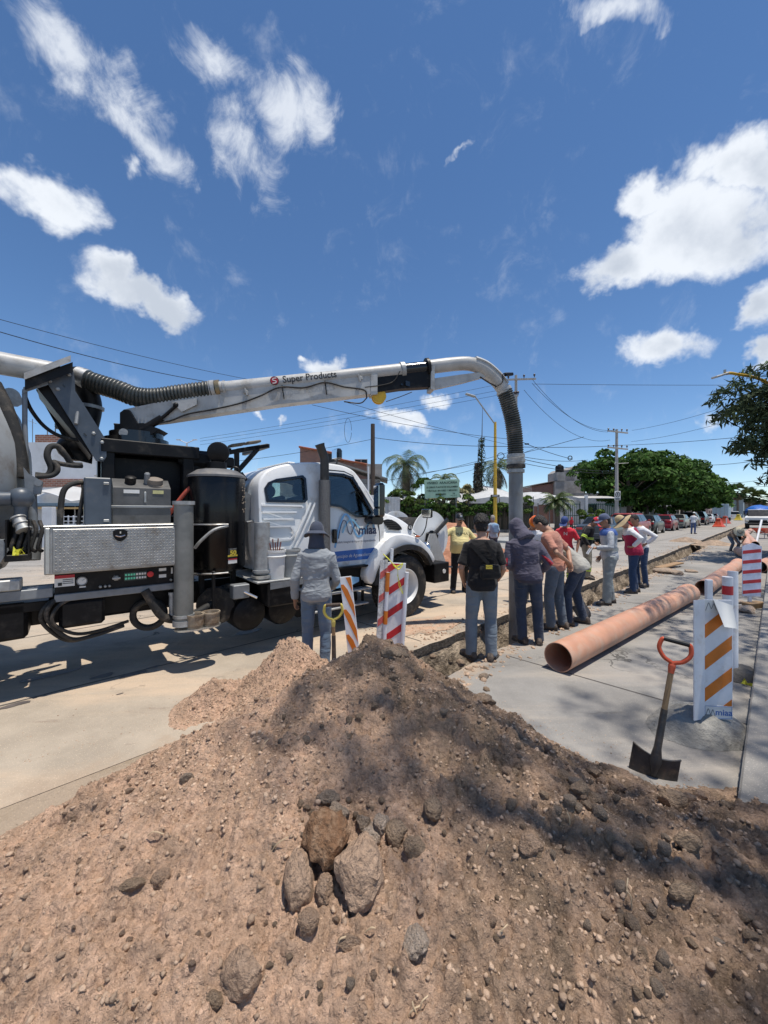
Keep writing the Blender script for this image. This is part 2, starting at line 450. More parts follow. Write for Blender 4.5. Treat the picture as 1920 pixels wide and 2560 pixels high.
m_inkyellow = mat('yellow print', (.65, .5, .06), .4, var=.06)
m_plate = mat('tread plate', (.36, .36, .355), .42, .7, var=.15, scale=9, dirt=(.22, .19, .16), damt=.35, dscale=4)
m_label = mat('white label', (.7, .7, .68), .5, var=.06)
m_green_led = mat('lit green keys', (.12, .5, .33), .4, emit=.12)
m_glass = glass_mat('window glass', (.78, .83, .81))
m_darkglass = mat('dark glass', (.012, .014, .016), .08, var=.1, spec=.35)
m_mirror = mat('mirror', (.8, .82, .85), .03, 1., var=.02)
m_seat = mat('grey seat cloth', (.10, .10, .105), .9)
# ------------------------------------------------------------------ ground
def ground_mat(name, base, dustc, damt, stain, grain=.02, cracks=False, clean=None):
    m_, N, L, P = new_mat(name); tc = _n(N, 'ShaderNodeTexCoord'); v = tc.outputs['Object']
    def nz(sc, det=8., ro=.62, vec=v, dist=0.):
        n = _n(N, 'ShaderNodeTexNoise', Scale=sc, Detail=det, Roughness=ro, Distortion=dist); L.new(vec, n.inputs['Vector']); return n.outputs['Fac']
    mp = _n(N, 'ShaderNodeMapping'); mp.inputs['Rotation'].default_value = (0, 0, -STROT); mp.inputs['Scale'].default_value = (.35, 1.6, 1); L.new(v, mp.inputs[0])
    c = mixc(N, L, ramp(N, L, nz(1.1), .35, .65), tuple(x*.82 for x in base), tuple(x*1.1 for x in base))
    c = mixc(N, L, ramp(N, L, nz(.9, 9., .66, mp.outputs[0], .4), .62-damt*.3, .78-damt*.2), c, dustc)
    c = mixc(N, L, ramp(N, L, nz(2.2, 9., .7, mp.outputs[0]), .6, .72), c, stain)
    if clean:                                   # the dust of the dig thins out up the street
        dl = _n(N, 'ShaderNodeVectorMath', operation='DISTANCE'); L.new(v, dl.inputs[0]); dl.inputs[1].default_value = (-1, 5, 0); ad = _n(N, 'ShaderNodeMath', operation='MULTIPLY_ADD'); L.new(nz(.35), ad.inputs[0]); ad.inputs[1].default_value = 10.; L.new(dl.outputs['Value'], ad.inputs[2])
        c = mixc(N, L, ramp(N, L, ad.outputs[0], 11., 19.), c, mixc(N, L, ramp(N, L, nz(.8, 8., .65, mp.outputs[0]), .35, .7), clean, tuple(x*.72 for x in clean)))
    sd = _n(N, 'ShaderNodeVectorMath', operation='DOT_PRODUCT'); L.new(v, sd.inputs[0]); sd.inputs[1].default_value = tuple(ET)     # spilled soil along the trench
    d0 = _n(N, 'ShaderNodeMath', operation='SUBTRACT'); L.new(sd.outputs['Value'], d0.inputs[0]); d0.inputs[1].default_value = 2.83; ab = _n(N, 'ShaderNodeMath', operation='ABSOLUTE'); L.new(d0.outputs[0], ab.inputs[0])
    ed = _n(N, 'ShaderNodeMath', operation='MULTIPLY_ADD'); L.new(nz(1.7, 9., .7), ed.inputs[0]); ed.inputs[1].default_value = 2.2; L.new(ab.outputs[0], ed.inputs[2])
    c = mixc(N, L, ramp(N, L, ed.outputs[0], 1.7, 1.25), c, (.36, .285, .215))
    sp = nz(60, 3., .7); c = mixc(N, L, ramp(N, L, sp, .62, .75), c, tuple(x*.6 for x in base))
    c = mixc(N, L, ramp(N, L, nz(130, 2., .5), .62, .72), c, tuple(min(1, x*1.35) for x in dustc))
    if cracks:
        vo = _n(N, 'ShaderNodeTexVoronoi', Scale=.55, feature='DISTANCE_TO_EDGE'); wv = _n(N, 'ShaderNodeVectorMath', operation='ADD')
        wn = _n(N, 'ShaderNodeTexNoise', Scale=2., Detail=6.); L.new(v, wn.inputs['Vector']); L.new(v, wv.inputs[0]); L.new(wn.outputs['Color'], wv.inputs[1]); L.new(wv.outputs[0], vo.inputs['Vector'])
        lt = _n(N, 'ShaderNodeMath', operation='LESS_THAN'); L.new(vo.outputs['Distance'], lt.inputs[0]); lt.inputs[1].default_value = .006
        mm = _n(N, 'ShaderNodeMath', operation='MULTIPLY'); L.new(lt.outputs[0], mm.inputs[0]); L.new(ramp(N, L, nz(.5), .48, .6), mm.inputs[1])
        c = mixc(N, L, mm.outputs[0], c, tuple(x*.35 for x in base))
    L.new(c, P.inputs['Base Color']); P.inputs['Roughness'].default_value = .9; P.inputs['Specular IOR Level'].default_value = .25
    b1 = _n(N, 'ShaderNodeBump', Strength=.6, Distance=grain*.3); L.new(nz(75, 5., .65), b1.inputs['Height'])
    b2 = _n(N, 'ShaderNodeBump', Strength=.5, Distance=grain*1.6); L.new(nz(9, 6.), b2.inputs['Height']); L.new(b1.outputs[0], b2.inputs['Normal'])
    L.new(b2.outputs[0], P.inputs['Normal']); return m_
m_road = ground_mat('dusty road concrete', (.38, .325, .26), (.49, .385, .285), .62, (.27, .22, .175), clean=(.315, .30, .28), cracks=True)
m_slab = ground_mat('grey slab concrete', (.25, .24, .225), (.345, .31, .27), .5, (.155, .148, .138), cracks=True)
m_walk = ground_mat('sidewalk concrete', (.34, .345, .34), (.42, .39, .35), .3, (.25, .245, .235), cracks=True)
m_earth = ground_mat('backfilled strip', (.30, .235, .165), (.39, .31, .22), .5, (.2, .185, .12), .06)
m_trench = mat('trench soil', (.37, .30, .225), .95, var=.4, scale=9, bump=.04, bscale=22, dirt=(.16, .13, .1), damt=.55, dscale=4, spec=.1)
m_slabedge = mat('broken slab edge', (.13, .115, .1), .95, var=.4, scale=20, bump=.02, bscale=40, spec=.1)

TA, TB, TS0, TS1 = 3.2, 2.46, 2.9, 59.      # trench: far edge, near edge, start, end (street axes)
S1 = np.concatenate([np.arange(TS0, 14, .05), np.arange(14, 30, .15), np.arange(30, TS1+.1, .4)])
def wob(s, seed, a): return a*(mnoise.noise(Vector((s*.7, seed, 0)))+.6*mnoise.noise(Vector((s*3.1, seed, 5)))+.35*mnoise.noise(Vector((s*9., seed, 9))))
EF = [TA+wob(s, 1.3, .045) for s in S1]; EN = [TB+wob(s, 7.7, .06)-(.22*math.exp(-((s-11.6)/.5)**2)) for s in S1]
BIG = 900.
def strip(name, edge, tout, m_, sgn):
    vs = []; fs = []; mi = []
    ss = [-BIG]+list(S1)+[BIG]; ee = [edge[0]]+list(edge)+[edge[-1]]
    for s, e in zip(ss, ee): vs += [st(s, e, 0), st(s, tout, 0), st(s, e+sgn*.0, -.11)]
    for i in range(len(ss)-1):
        a = 3*i; b = a+3
        fs.append((a, a+1, b+1, b)); mi.append(0); fs.append((a, b, b+2, a+2)); mi.append(1)
    me = bpy.data.meshes.new(name); me.from_pydata([tuple(p) for p in vs], [], fs); me.materials.append(m_); me.materials.append(m_slabedge)
    me.polygons.foreach_set('material_index', mi); o = link(name, me); tag(o, kind='structure'); return o
strip('road', EF, BIG, m_road, 1); strip('road_slab', EN, -BIG, m_slab, -1)
# the trench closes before TS0 and after TS1
g = G()
for a, b in ((-BIG, TS0), (TS1, BIG)):
    i = 0 if a < 0 else -1
    p = [st(a, EN[i]-.02, -.004), st(b, EN[i]-.02, -.004), st(b, EF[i]+.02, -.004), st(a, EF[i]+.02, -.004)]
    g.add(p, [(0, 1, 2, 3)])
tag(g.build('road_strip', m_earth, ang=0), kind='structure')
def trench():
    n = 34; vs = []; fs = []
    for s, ef, en in zip(S1, EF, EN):
        w = ef-en
        for k in range(n):
            q = k/(n-1)
            if q < .36: t = ef+.015-.36*w*(q/.36); z = -.1-.95*(q/.36)
            elif q > .64: t = en-.015+.1*w*((1-q)/.36); z = -.1-.95*((1-q)/.36)
            else: t = ef-.36*w-(w*.54)*(q-.36)/.28; z = -1.05
            p = st(s, t, z); nn = mnoise.fractal(p*2.6, 1., 2., 4)*.11+mnoise.noise(p*14)*.03
            tt = (1 if q < .5 else -1)*min(1, (1 if .36 <= q <= .64 else min(q, 1-q)*14))
            if .36 <= q <= .64: p.z += nn*.8
            else: p += ET*(-tt*nn*.8)
            vs.append(tuple(p))
    for i in range(len(S1)-1):
        for k in range(n-1): fs.append((i*n+k, i*n+k+1, (i+1)*n+k+1, (i+1)*n+k))
    o = link('trench', fast_mesh('trench', vs, fs, [m_trench], True)); tag(o, kind='structure')
    e = G()
    for s in (TS0-.01, TS1+.01): e.add([st(s, 2.2, -.03), st(s, 3.45, -.03), st(s, 3.45, -1.3), st(s, 2.2, -1.3)], [(0, 1, 2, 3)])
    tag(e.build('trench_end', m_trench, ang=0), kind='structure')
trench()
# sidewalk with a kerb along the right, and the far sidewalk behind the parked cars
KT = .15
g = G(); f = lambda x, y, z: st(x, y, z)
def slab_run(name, t0, t1, s0, s1, h, m_, n=1):
    g = G(); ln = (s1-s0)/n
    for i in range(n):
        g.box(st(s0+ln*(i+.5), (t0+t1)/2, h/2-.2), (ln-.004, abs(t1-t0), h+.4), Matrix.Rotation(STROT, 3, 'Z'), .012)
    return tag(g.build(name, m_, ang=20), kind='structure')
slab_run('kerb', KT, KT-.16, -30, 120, .125, m_slab, 60)
slab_run('sidewalk', KT-.164, -3.2, -30, 120, .12, m_walk, 60)
slab_run('kerb', 9.2, 9.36, 20, 180, .14, m_walk, 40); slab_run('sidewalk', 9.364, 12.2, 20, 180, .135, m_walk, 40)
g = G()
for s0, t0, s1, t1, w in ((2.55, -.16, 2.72, -1.9, .06), (4.9, -.05, 5.0, -1.8, .045)):
    a = st(s0, t0, .1225); b = st(s1, t1, .1225); d = (b-a).normalized(); q = Vector((-d.y, d.x, 0))*w/2; P_ = []
    for k in range(11):
        c = a.lerp(b, k/10); ww = .7+.6*random.random(); P_.append((c-q*ww, c+q*ww))
    for (p1, p2), (p3, p4) in zip(P_, P_[1:]): g.add([p1, p2, p4, p3], [(0, 1, 2, 3)])
tag(g.build('painted_line', mat('worn yellow road paint', (.48, .33, .09), .7, var=.3, dirt=(.33, .31, .28), damt=.6, dscale=9), ang=0), kind='structure')
# joints between the road slabs: recessed dark strips of tar
g = G()
for t in (4.9, 7.3):
    P_ = [st(s, t+.02*mnoise.noise(Vector((s, t, 0))), .0035) for s in np.arange(-6, 40, .5)]
    for p, q in zip(P_, P_[1:]): g.add([p-ET*.011, p+ET*.011, q+ET*.011, q-ET*.011], [(0, 1, 2, 3)])
for s in range(4, 32, 4):
    for a, b in ((3.35, 9.1),): g.add([st(s-.009, a, .003), st(s+.009, a, .003), st(s+.009, b, .003), st(s-.009, b, .003)], [(0, 1, 2, 3)])
for s in (4.35, 8.6, 12.8, 17.2): g.add([st(s-.008, .1, .003), st(s+.008, .1, .003), st(s+.008, 2.3, .003), st(s-.008, 2.3, .003)], [(0, 1, 2, 3)])
tag(g.build('pavement_joint', mat('tar joint', (.08, .072, .065), .9, var=.3), ang=0), kind='structure')
# old oil and water stains under the truck
def blob_sheet(g, c, rx, ry, z, seed, n=26, rot=0.):
    vs = [Vector((c[0], c[1], z))]
    for k in range(n):
        t = 2*PI*k/n; q = 1+.45*mnoise.noise(Vector((math.cos(t)*1.6+seed, math.sin(t)*1.6, seed)))
        x = math.cos(t)*rx*q; y = math.sin(t)*ry*q
        vs.append(Vector((c[0]+x*math.cos(rot)-y*math.sin(rot), c[1]+x*math.sin(rot)+y*math.cos(rot), z)))
    g.add(vs, [(0, k+1, (k+1) % n+1) for k in range(n)])
g = G()
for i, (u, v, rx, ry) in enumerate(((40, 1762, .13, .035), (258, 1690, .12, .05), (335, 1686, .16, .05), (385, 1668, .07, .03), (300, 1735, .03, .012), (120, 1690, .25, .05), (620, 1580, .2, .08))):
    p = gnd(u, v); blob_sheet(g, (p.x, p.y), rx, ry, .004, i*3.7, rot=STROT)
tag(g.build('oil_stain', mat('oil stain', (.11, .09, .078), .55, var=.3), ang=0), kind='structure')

# ------------------------------------------------------------------ the soil heap
CP = [  # x, y, z : heap surface
 (-.05, 3.05, .70), (.25, 3.0, .58), (.55, 2.95, .44), (.85, 2.9, .26), (1.15, 2.95, .06), (1.5, 2.6, .03), (1.75, 2.32, .04), (2.0, 2.1, .13), (2.5, 1.75, .14),
 (-.35, 3.12, .52), (-.60, 3.42, .30), (-.45, 3.35, .42), (-.86, 3.62, .55), (-.98, 3.45, .44), (-1.12, 3.2, .25), (-1.2, 3.35, .16), (-1.45, 3.2, .0), (-1.5, 3.38, .2), (-1.36, 3.34, .05), (-1.75, 2.95, -.03),
 (-2.0, 2.6, -.09), (-2.12, 2.15, -.03), (-1.82, 2.5, .0), (-2.3, 1.75, -.01), (-2.6, 1.2, .0), (-1.5, 2.2, .2), (-1.55, 1.6, .2), (-1.5, 1.0, .16), (-1.2, 2.7, .27),
 (-.9, 2.3, .42), (-.8, 1.7, .34), (-.7, 1.1, .22), (-.4, 2.6, .6), (-.3, 2.05, .44), (0, 2.5, .6), (-.1, 1.6, .32), (-.1, 1.1, .2), (.15, 2.0, .44),
 (.5, 2.5, .49), (.55, 2.0, .41), (.55, 1.5, .3), (.5, 1.0, .18), (.95, 2.4, .27), (1.0, 1.9, .26), (1.0, 1.4, .22), (1.0, .9, .14), (1.45, 1.9, .19), (1.5, 1.4, .22), (1.6, .9, .22), (2.1, 1.3, .24),
 (0, .4, .08), (1, .3, .16), (-1, .3, .08), (0, -.4, .06), (1.5, -.4, .18), (-1.5, -.3, 0), (-2.4, .3, -.02), (2.3, .3, .2),
 (-.1, 3.5, .35), (.3, 3.55, .14), (.6, 3.45, .04), (-.4, 3.85, .1), (-.8, 4.05, .12), (-.1, 4.1, .0), (-1.15, 3.95, .05), (-.6, 4.4, -.05), (.5, 3.9, -.05), (1.0, 3.4, -.06), (1.5, 3.1, -.08), (-1.6, 3.9, -.08), (-2.0, 3.2, -.1), (-2.4, 2.6, -.12), (-2.7, 2.0, -.1), (2.2, 2.6, -.05), (2.9, 2.2, .04), (3.0, 1.2, .06)]
CPA = np.array(CP)
def tps_fit(P, lam=.004):
    n = len(P); d = np.linalg.norm(P[:, None, :2]-P[None, :, :2], axis=2); K = np.where(d > 0, d*d*np.log(d+1e-12), 0)+lam*np.eye(n)
    A = np.zeros((n+3, n+3)); A[:n, :n] = K; A[:n, n] = 1; A[:n, n+1:] = P[:, :2]; A[n:, :n] = A[:n, n:].T
    b = np.zeros(n+3); b[:n] = P[:, 2]; return np.linalg.solve(A, b)
TPW = tps_fit(CPA)
def tps(x, y):
    x = np.asarray(x, float); y = np.asarray(y, float); z = TPW[-3]+TPW[-2]*x+TPW[-1]*y
    for (cx, cy, _), w in zip(CPA, TPW): r2 = (x-cx)**2+(y-cy)**2; z = z+w*.5*r2*np.log(r2+1e-12)
    return z
def vnoise(x, y, seed):
    rg = np.random.default_rng(seed); T = rg.random((256, 256)); xi = np.floor(x).astype(int); yi = np.floor(y).astype(int); fx = x-xi; fy = y-yi
    fx = fx*fx*fx*(fx*(fx*6-15)+10); fy = fy*fy*fy*(fy*(fy*6-15)+10); a = lambda i, j: T[(xi+i) % 256, (yi+j) % 256]
    return (a(0, 0)*(1-fx)+a(1, 0)*fx)*(1-fy)+(a(0, 1)*(1-fx)+a(1, 1)*fx)*fy-.5
def fbm(x, y, f, seed, o=4, gain=.5):
    z = 0; a = 1
    for k in range(o): z = z+a*vnoise(x*f+k*17.3, y*f+k*9.1, seed+k); f *= 2.03; a *= gain
    return z
def heap_z(x, y):
    x = np.asarray(x, float); y = np.asarray(y, float); z = tps(x, y)
    k = np.clip((z+.02)/.12, .05, 1)
    z = z+k*(.11*fbm(x, y, 2.1, 1, 3)+.038*fbm(x, y, 8, 21, 3))
    # furrows running down the right flank
    q = (x*.62+y*.78); r = (x*.78-y*.62); fl = np.clip((x-.25)/.5, 0, 1)*np.clip((2.75-y)/.5, 0, 1)
    z = z+fl*k*(.075*fbm(q*2.2+.3*fbm(x, y, 2, 5), r*.45, 2.1, 31, 3)+.02*np.abs(fbm(q*3, r*.8, 4, 41, 2)))
    rd = 1-np.abs(fbm(x, y, 4.4, 51, 3))*2; z = z+k*.022*(rd-.6)
    cl = np.clip(fbm(x, y, 13, 61, 2)-.12, 0, 1); z = z+k*.09*cl           # clods
    cl = np.clip(fbm(x, y, 30, 71, 2)-.12, 0, 1); z = z+k*.05*cl
    z = z+k*.03*fbm(x, y, 45, 81, 2)
    return z
def heap():
    xs = np.arange(-3.0, 3.1, .0105); ys = np.concatenate([np.arange(-.7, .6, .03), np.arange(.6, 4.6, .0105)]); X, Y_ = np.meshgrid(xs, ys); Z = heap_z(X, Y_)
    base = np.where((X*.713-0)+0*Y_ > 1e9, 0, 0.); v = np.stack([X, Y_, Z], -1).reshape(-1, 3); nx = len(xs); ny = len(ys)
    I = np.arange(nx*ny).reshape(ny, nx); f = np.stack([I[:-1, :-1], I[:-1, 1:], I[1:, 1:], I[1:, :-1]], -1).reshape(-1, 4)
    zc = Z.reshape(-1)[f].max(1); f = f[zc > -.03]
    used = np.unique(f); mp = np.zeros(nx*ny, np.int64); mp[used] = np.arange(len(used))
    return fast_mesh('soil_heap', v[used], mp[f], [], True)
def soil_mat(name, pink, brown, bias=0.):
    m_, N, L, P = new_mat(name); tc = _n(N, 'ShaderNodeTexCoord'); v = tc.outputs['Object']
    def nz(sc, det=7., ro=.62, vec=v):
        n = _n(N, 'ShaderNodeTexNoise', Scale=sc, Detail=det, Roughness=ro); L.new(vec, n.inputs['Vector']); return n.outputs['Fac']
    # darker brown over the crown and right flank, pink on the left, streaks of it on the right
    sx = _n(N, 'ShaderNodeSeparateXYZ'); L.new(v, sx.inputs[0])
    def ma(op, a, b, c=0.):
        n = _n(N, 'ShaderNodeMath', operation=op)
        for i, q in enumerate((a, b, c)):
            if isinstance(q, (int, float)): n.inputs[i].default_value = q
            else: L.new(q, n.inputs[i])
        return n.outputs[0]
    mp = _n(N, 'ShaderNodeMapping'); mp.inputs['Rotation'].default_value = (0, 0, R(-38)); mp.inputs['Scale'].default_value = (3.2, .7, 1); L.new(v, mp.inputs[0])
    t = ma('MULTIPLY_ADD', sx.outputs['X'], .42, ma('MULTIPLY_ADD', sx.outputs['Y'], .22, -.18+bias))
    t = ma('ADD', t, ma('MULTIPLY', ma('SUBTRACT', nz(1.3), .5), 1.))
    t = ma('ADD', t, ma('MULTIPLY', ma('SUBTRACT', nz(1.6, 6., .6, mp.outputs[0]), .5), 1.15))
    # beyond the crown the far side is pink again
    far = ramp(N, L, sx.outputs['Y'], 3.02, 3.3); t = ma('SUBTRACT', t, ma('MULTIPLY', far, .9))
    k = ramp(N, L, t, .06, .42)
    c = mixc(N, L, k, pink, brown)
    c = mixc(N, L, ramp(N, L, nz(6.), .35, .68), c, tuple((a*.55+b*.45)*.92 for a, b in zip(pink, brown)))
    hs = _n(N, 'ShaderNodeHueSaturation'); L.new(c, hs.inputs['Color'])
    mr = _n(N, 'ShaderNodeMapRange'); L.new(nz(38, 5., .7), mr.inputs[0]); mr.inputs['From Min'].default_value = .25; mr.inputs['From Max'].default_value = .75; mr.inputs['To Min'].default_value = .7; mr.inputs['To Max'].default_value = 1.25
    L.new(mr.outputs[0], hs.inputs['Value']); c = hs.outputs[0]
    c = mixc(N, L, ramp(N, L, nz(150, 2., .5), .64, .72), c, (.5, .38, .29))
    L.new(c, P.inputs['Base Color']); P.inputs['Roughness'].default_value = .97; P.inputs['Specular IOR Level'].default_value = .1
    b1 = _n(N, 'ShaderNodeBump', Strength=1., Distance=.012); L.new(nz(120, 4., .7), b1.inputs['Height'])
    vo = _n(N, 'ShaderNodeTexVoronoi', Scale=48.); L.new(v, vo.inputs['Vector']); b2 = _n(N, 'ShaderNodeBump', Strength=.9, Distance=.012, invert=True); L.new(vo.outputs['Distance'], b2.inputs['Height']); L.new(b1.outputs[0], b2.inputs['Normal'])
    b3 = _n(N, 'ShaderNodeBump', Strength=.8, Distance=.03); L.new(nz(28, 6., .65), b3.inputs['Height']); L.new(b2.outputs[0], b3.inputs['Normal'])
    L.new(b3.outputs[0], P.inputs['Normal']); return m_
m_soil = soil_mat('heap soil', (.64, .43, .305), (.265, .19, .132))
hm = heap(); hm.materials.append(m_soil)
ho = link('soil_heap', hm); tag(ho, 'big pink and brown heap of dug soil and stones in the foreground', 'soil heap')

# ------------------------------------------------------------------ stones
def rock_mesh(seed, sub=2, ang=.0, flat=1.0, mat_=None, rough=.35):
    bm = bmesh.new(); bmesh.ops.create_icosphere(bm, subdivisions=sub, radius=1.); rg = random.Random(seed); off = Vector((rg.random()*50, rg.random()*50, rg.random()*50))
    planes = [(Vector((rg.gauss(0, 1), rg.gauss(0, 1), rg.gauss(0, 1))).normalized(), rg.uniform(.55, .9)) for _ in range(int(ang*8))]
    for v in bm.verts:
        p = v.co.copy()
        for n_, d in planes:
            k = p.dot(n_)
            if k > d: p -= n_*(k-d)*.92
        p *= 1+rough*mnoise.fractal(p*1.1+off, 1., 2., 3)*.75
        if sub > 2: p *= 1+.10*mnoise.fractal(p*3.6+off, .8, 2., 4)
        v.co = p; v.co.z *= flat
    me = bpy.data.meshes.new('rock'); bm.to_mesh(me); bm.free(); me.materials.append(mat_)
    me.polygons.foreach_set('use_smooth', [True]*len(me.polygons)); me.set_sharp_from_angle(angle=R(38)); return me
def stone_mat(name, c, d, **kw): return mat(name, c, .93, var=.25, scale=4, bump=.03, bscale=5, dirt=d, damt=.6, dscale=2.2, spec=.15, **kw)
m_st_pink = stone_mat('pink stone', (.37, .262, .19), (.43, .295, .205))
m_st_grey = stone_mat('grey stone', (.31, .245, .19), (.34, .255, .19))
m_st_rust = stone_mat('rusty stone', (.19, .105, .06), (.3, .2, .13))
m_st_brown = stone_mat('brown stone', (.35, .255, .18), (.33, .24, .165))
m_st_pale = stone_mat('pale stone', (.43, .35, .285), (.42, .315, .235))
m_gravel = mat('heap gravel', (.40, .29, .21), .95, var=.25, scale=1.3, island=.3, spec=.1, bump=.01, bscale=60)
def heap_hit(u, v):
    """where the line of sight of a photo pixel meets the heap"""
    d = Vector(((u-960)/FPX, 1, -(v-V0)/FPX)); ys = np.arange(.7, 4.4, .004); zs = HCAM+d.z*ys; hz = heap_z(d.x*ys, ys); k = np.argmax(zs < hz)
    if not (zs < hz).any(): return gnd(u, v)
    return Vector((d.x*ys[k], ys[k], hz[k]))
def place_rock(u, v, w, h, me, label, group=None, sink=.25, lift=0., depth=None, tilt=None):
    p = heap_hit(u, v); ln = math.sqrt(1+((v-V0)/FPX)**2); sc = p.y/FPX
    o = link('rock', me); rx = w*sc/2; rz = h*sc/2; ry = depth*sc/2 if depth else (rx+rz)/2
    o.scale = (rx, rz*1.05, ry); o.rotation_euler = (R(28), 0, R(random.uniform(-12, 12)) if tilt is None else R(tilt)); o.location = p+Vector((0, rz*.25, ry*(.35-sink)+lift))
    return tag(o, label, 'rock', group)
big = [(rock_mesh(s, 4, a, 1, m, r), u, v, w, h, lab, tl) for (s, a, r, m, u, v, w, h, lab, tl) in (
    (41, .6, .3, m_st_rust, 810, 2135, 112, 150, 'rust brown earth crusted boulder in the nest of stones mid heap', 0),
    (52, .9, .25, m_st_pink, 902, 2205, 120, 190, 'largest pale pointed boulder of the stone nest mid heap', -14),
    (3, .6, .15, m_st_pink, 744, 2232, 76, 140, 'long upright pinkish stone left of the rusty boulder', 6),
    (4, .5, .2, m_st_pink, 771, 2318, 50, 54, 'small rounded pink stone at the foot of the long upright one', 0),
    (5, 1., .25, m_st_pink, 815, 2240, 52, 74, 'small pink stone wedged between the two largest boulders', 5),
    (6, 1., .25, m_st_pink, 600, 2465, 105, 105, 'large pinkish grey stone low on the heap near the photo bottom', 0),
    (7, .6, .25, m_st_brown, 537, 2505, 42, 40, 'small brown stone touching the large one near the photo bottom', 0),
    (8, .9, .3, m_st_grey, 842, 2052, 62, 70, 'grey angular stone just above the rusty boulder', -20),
    (9, .7, .25, m_st_grey, 820, 2008, 56, 46, 'round grey stone at the top of the stone nest', 0),
    (10, .6, .25, m_st_grey, 908, 2066, 38, 46, 'round purplish stone right of the grey angular one', 0),
    (11, 1., .25, m_st_pale, 928, 2098, 54, 64, 'pale grey angular stone above the largest pointed boulder', 10),
    (12, 1., .25, m_st_pale, 954, 2070, 36, 60, 'narrow pale stone at the upper right of the stone nest', -20),
    (13, .5, .2, m_st_brown, 993, 2096, 54, 72, 'brown oval stone half buried right of the stone nest', 15),
    (14, .4, .2, m_st_brown, 1038, 2130, 54, 52, 'dark brown stone at the right end of the stone nest', 0),
    (15, .5, .25, m_st_pink, 397, 2208, 42, 50, 'pink round stone alone on the sunlit left flank', 0),
    (16, 1., .3, m_st_brown, 328, 2222, 52, 30, 'dark flat stone beside the pink one on the left flank', 25),
    (17, .7, .2, m_st_grey, 466, 1952, 32, 26, 'grey block high on the left flank of the heap', 0),
    (18, .4, .2, m_st_brown, 1082, 2030, 44, 56, 'brown clod like stone at the middle of the heap', 0),
    (19, .6, .25, m_st_pink, 1330, 2128, 60, 50, 'tan stone in the gully of the right flank', 20),
    (20, .5, .2, m_st_brown, 1690, 2018, 62, 60, 'large brown stone below the orange handled shovel blade', 0),
    (21, .5, .2, m_st_brown, 1450, 1985, 50, 40, 'brown oval stone left below the shovel blade', 20),
    (22, .5, .3, m_st_brown, 985, 1645, 64, 46, 'dusty stone sitting on the crown of the heap', 0),
    (23, .5, .3, m_st_brown, 1212, 1760, 48, 38, 'brown stone on the right shoulder of the heap', 0),
    (24, 1., .3, m_st_pink, 866, 2368, 52, 36, 'flat pinkish stone in the sunlit soil below the stone nest', 0),
    (25, 1., .3, m_st_pale, 1040, 2375, 60, 70, 'pale stone half buried in the sunlit foot of the heap', 0),
    (26, .5, .3, m_st_brown, 1725, 2120, 58, 44, 'brown stone on the far right slope of the heap', 0),
    (27, .5, .2, m_st_pale, 1800, 2358, 26, 16, 'small white stone at the far right of the heap', -30),
    (28, 1., .2, m_st_grey, 762, 1858, 28, 30, 'small pale pointed stone below the crown of the heap', 0),
    (29, .5, .3, m_st_brown, 1705, 2240, 64, 48, 'long brown stone bedded in the right slope', 10))]
for me, u, v, w, h, lab, tl in big: place_rock(u, v, w*1.06, h*.86, me, lab, tilt=tl, sink=.05 if w > 70 else .15)
proto = [rock_mesh(100+i, 2, (.4, .8, 1.)[i % 3], 1, (m_st_pink, m_st_brown, m_st_grey, m_st_brown)[i % 4]) for i in range(12)]
CN = ('pink', 'brown', 'grey', 'brown')
rg = random.Random(5); spots = []
for (u0, u1, v0, v1, n, a, b, wh) in ((880, 1230, 1640, 1800, 22, 12, 30, 'on the right shoulder near the heap crown'), (1240, 1560, 1850, 2080, 34, 16, 40, 'in the stone streak left of the orange handled shovel'),
        (1500, 1880, 1980, 2500, 34, 14, 40, 'on the far right slope below the shovel'), (740, 1010, 2000, 2160, 26, 12, 30, 'among the small stones above the boulder nest'),
        (150, 700, 1900, 2500, 26, 10, 24, 'on the pink left flank of the heap'), (640, 1000, 2300, 2520, 14, 12, 26, 'in the soil below the boulder nest'), (1100, 1500, 1900, 2500, 18, 12, 28, 'in the furrows right of the boulder nest'), (640, 900, 1680, 1860, 10, 10, 20, 'on the left side just under the heap crown')):
    for _ in range(n):
        w = rg.uniform(a, b); spots.append((rg.uniform(u0, u1), rg.uniform(v0, v1), w, w*rg.uniform(.65, 1.1), wh))
for i, (u, v, w, h, wh) in enumerate(spots):
    k = rg.randrange(12)
    if u < 650: k = k//4*4
    place_rock(u, v, w, h, proto[k], 'loose '+CN[k % 4]+' stone '+wh, CN[k % 4]+' stones '+wh, sink=rg.uniform(.15, .5), tilt=rg.uniform(-60, 60))
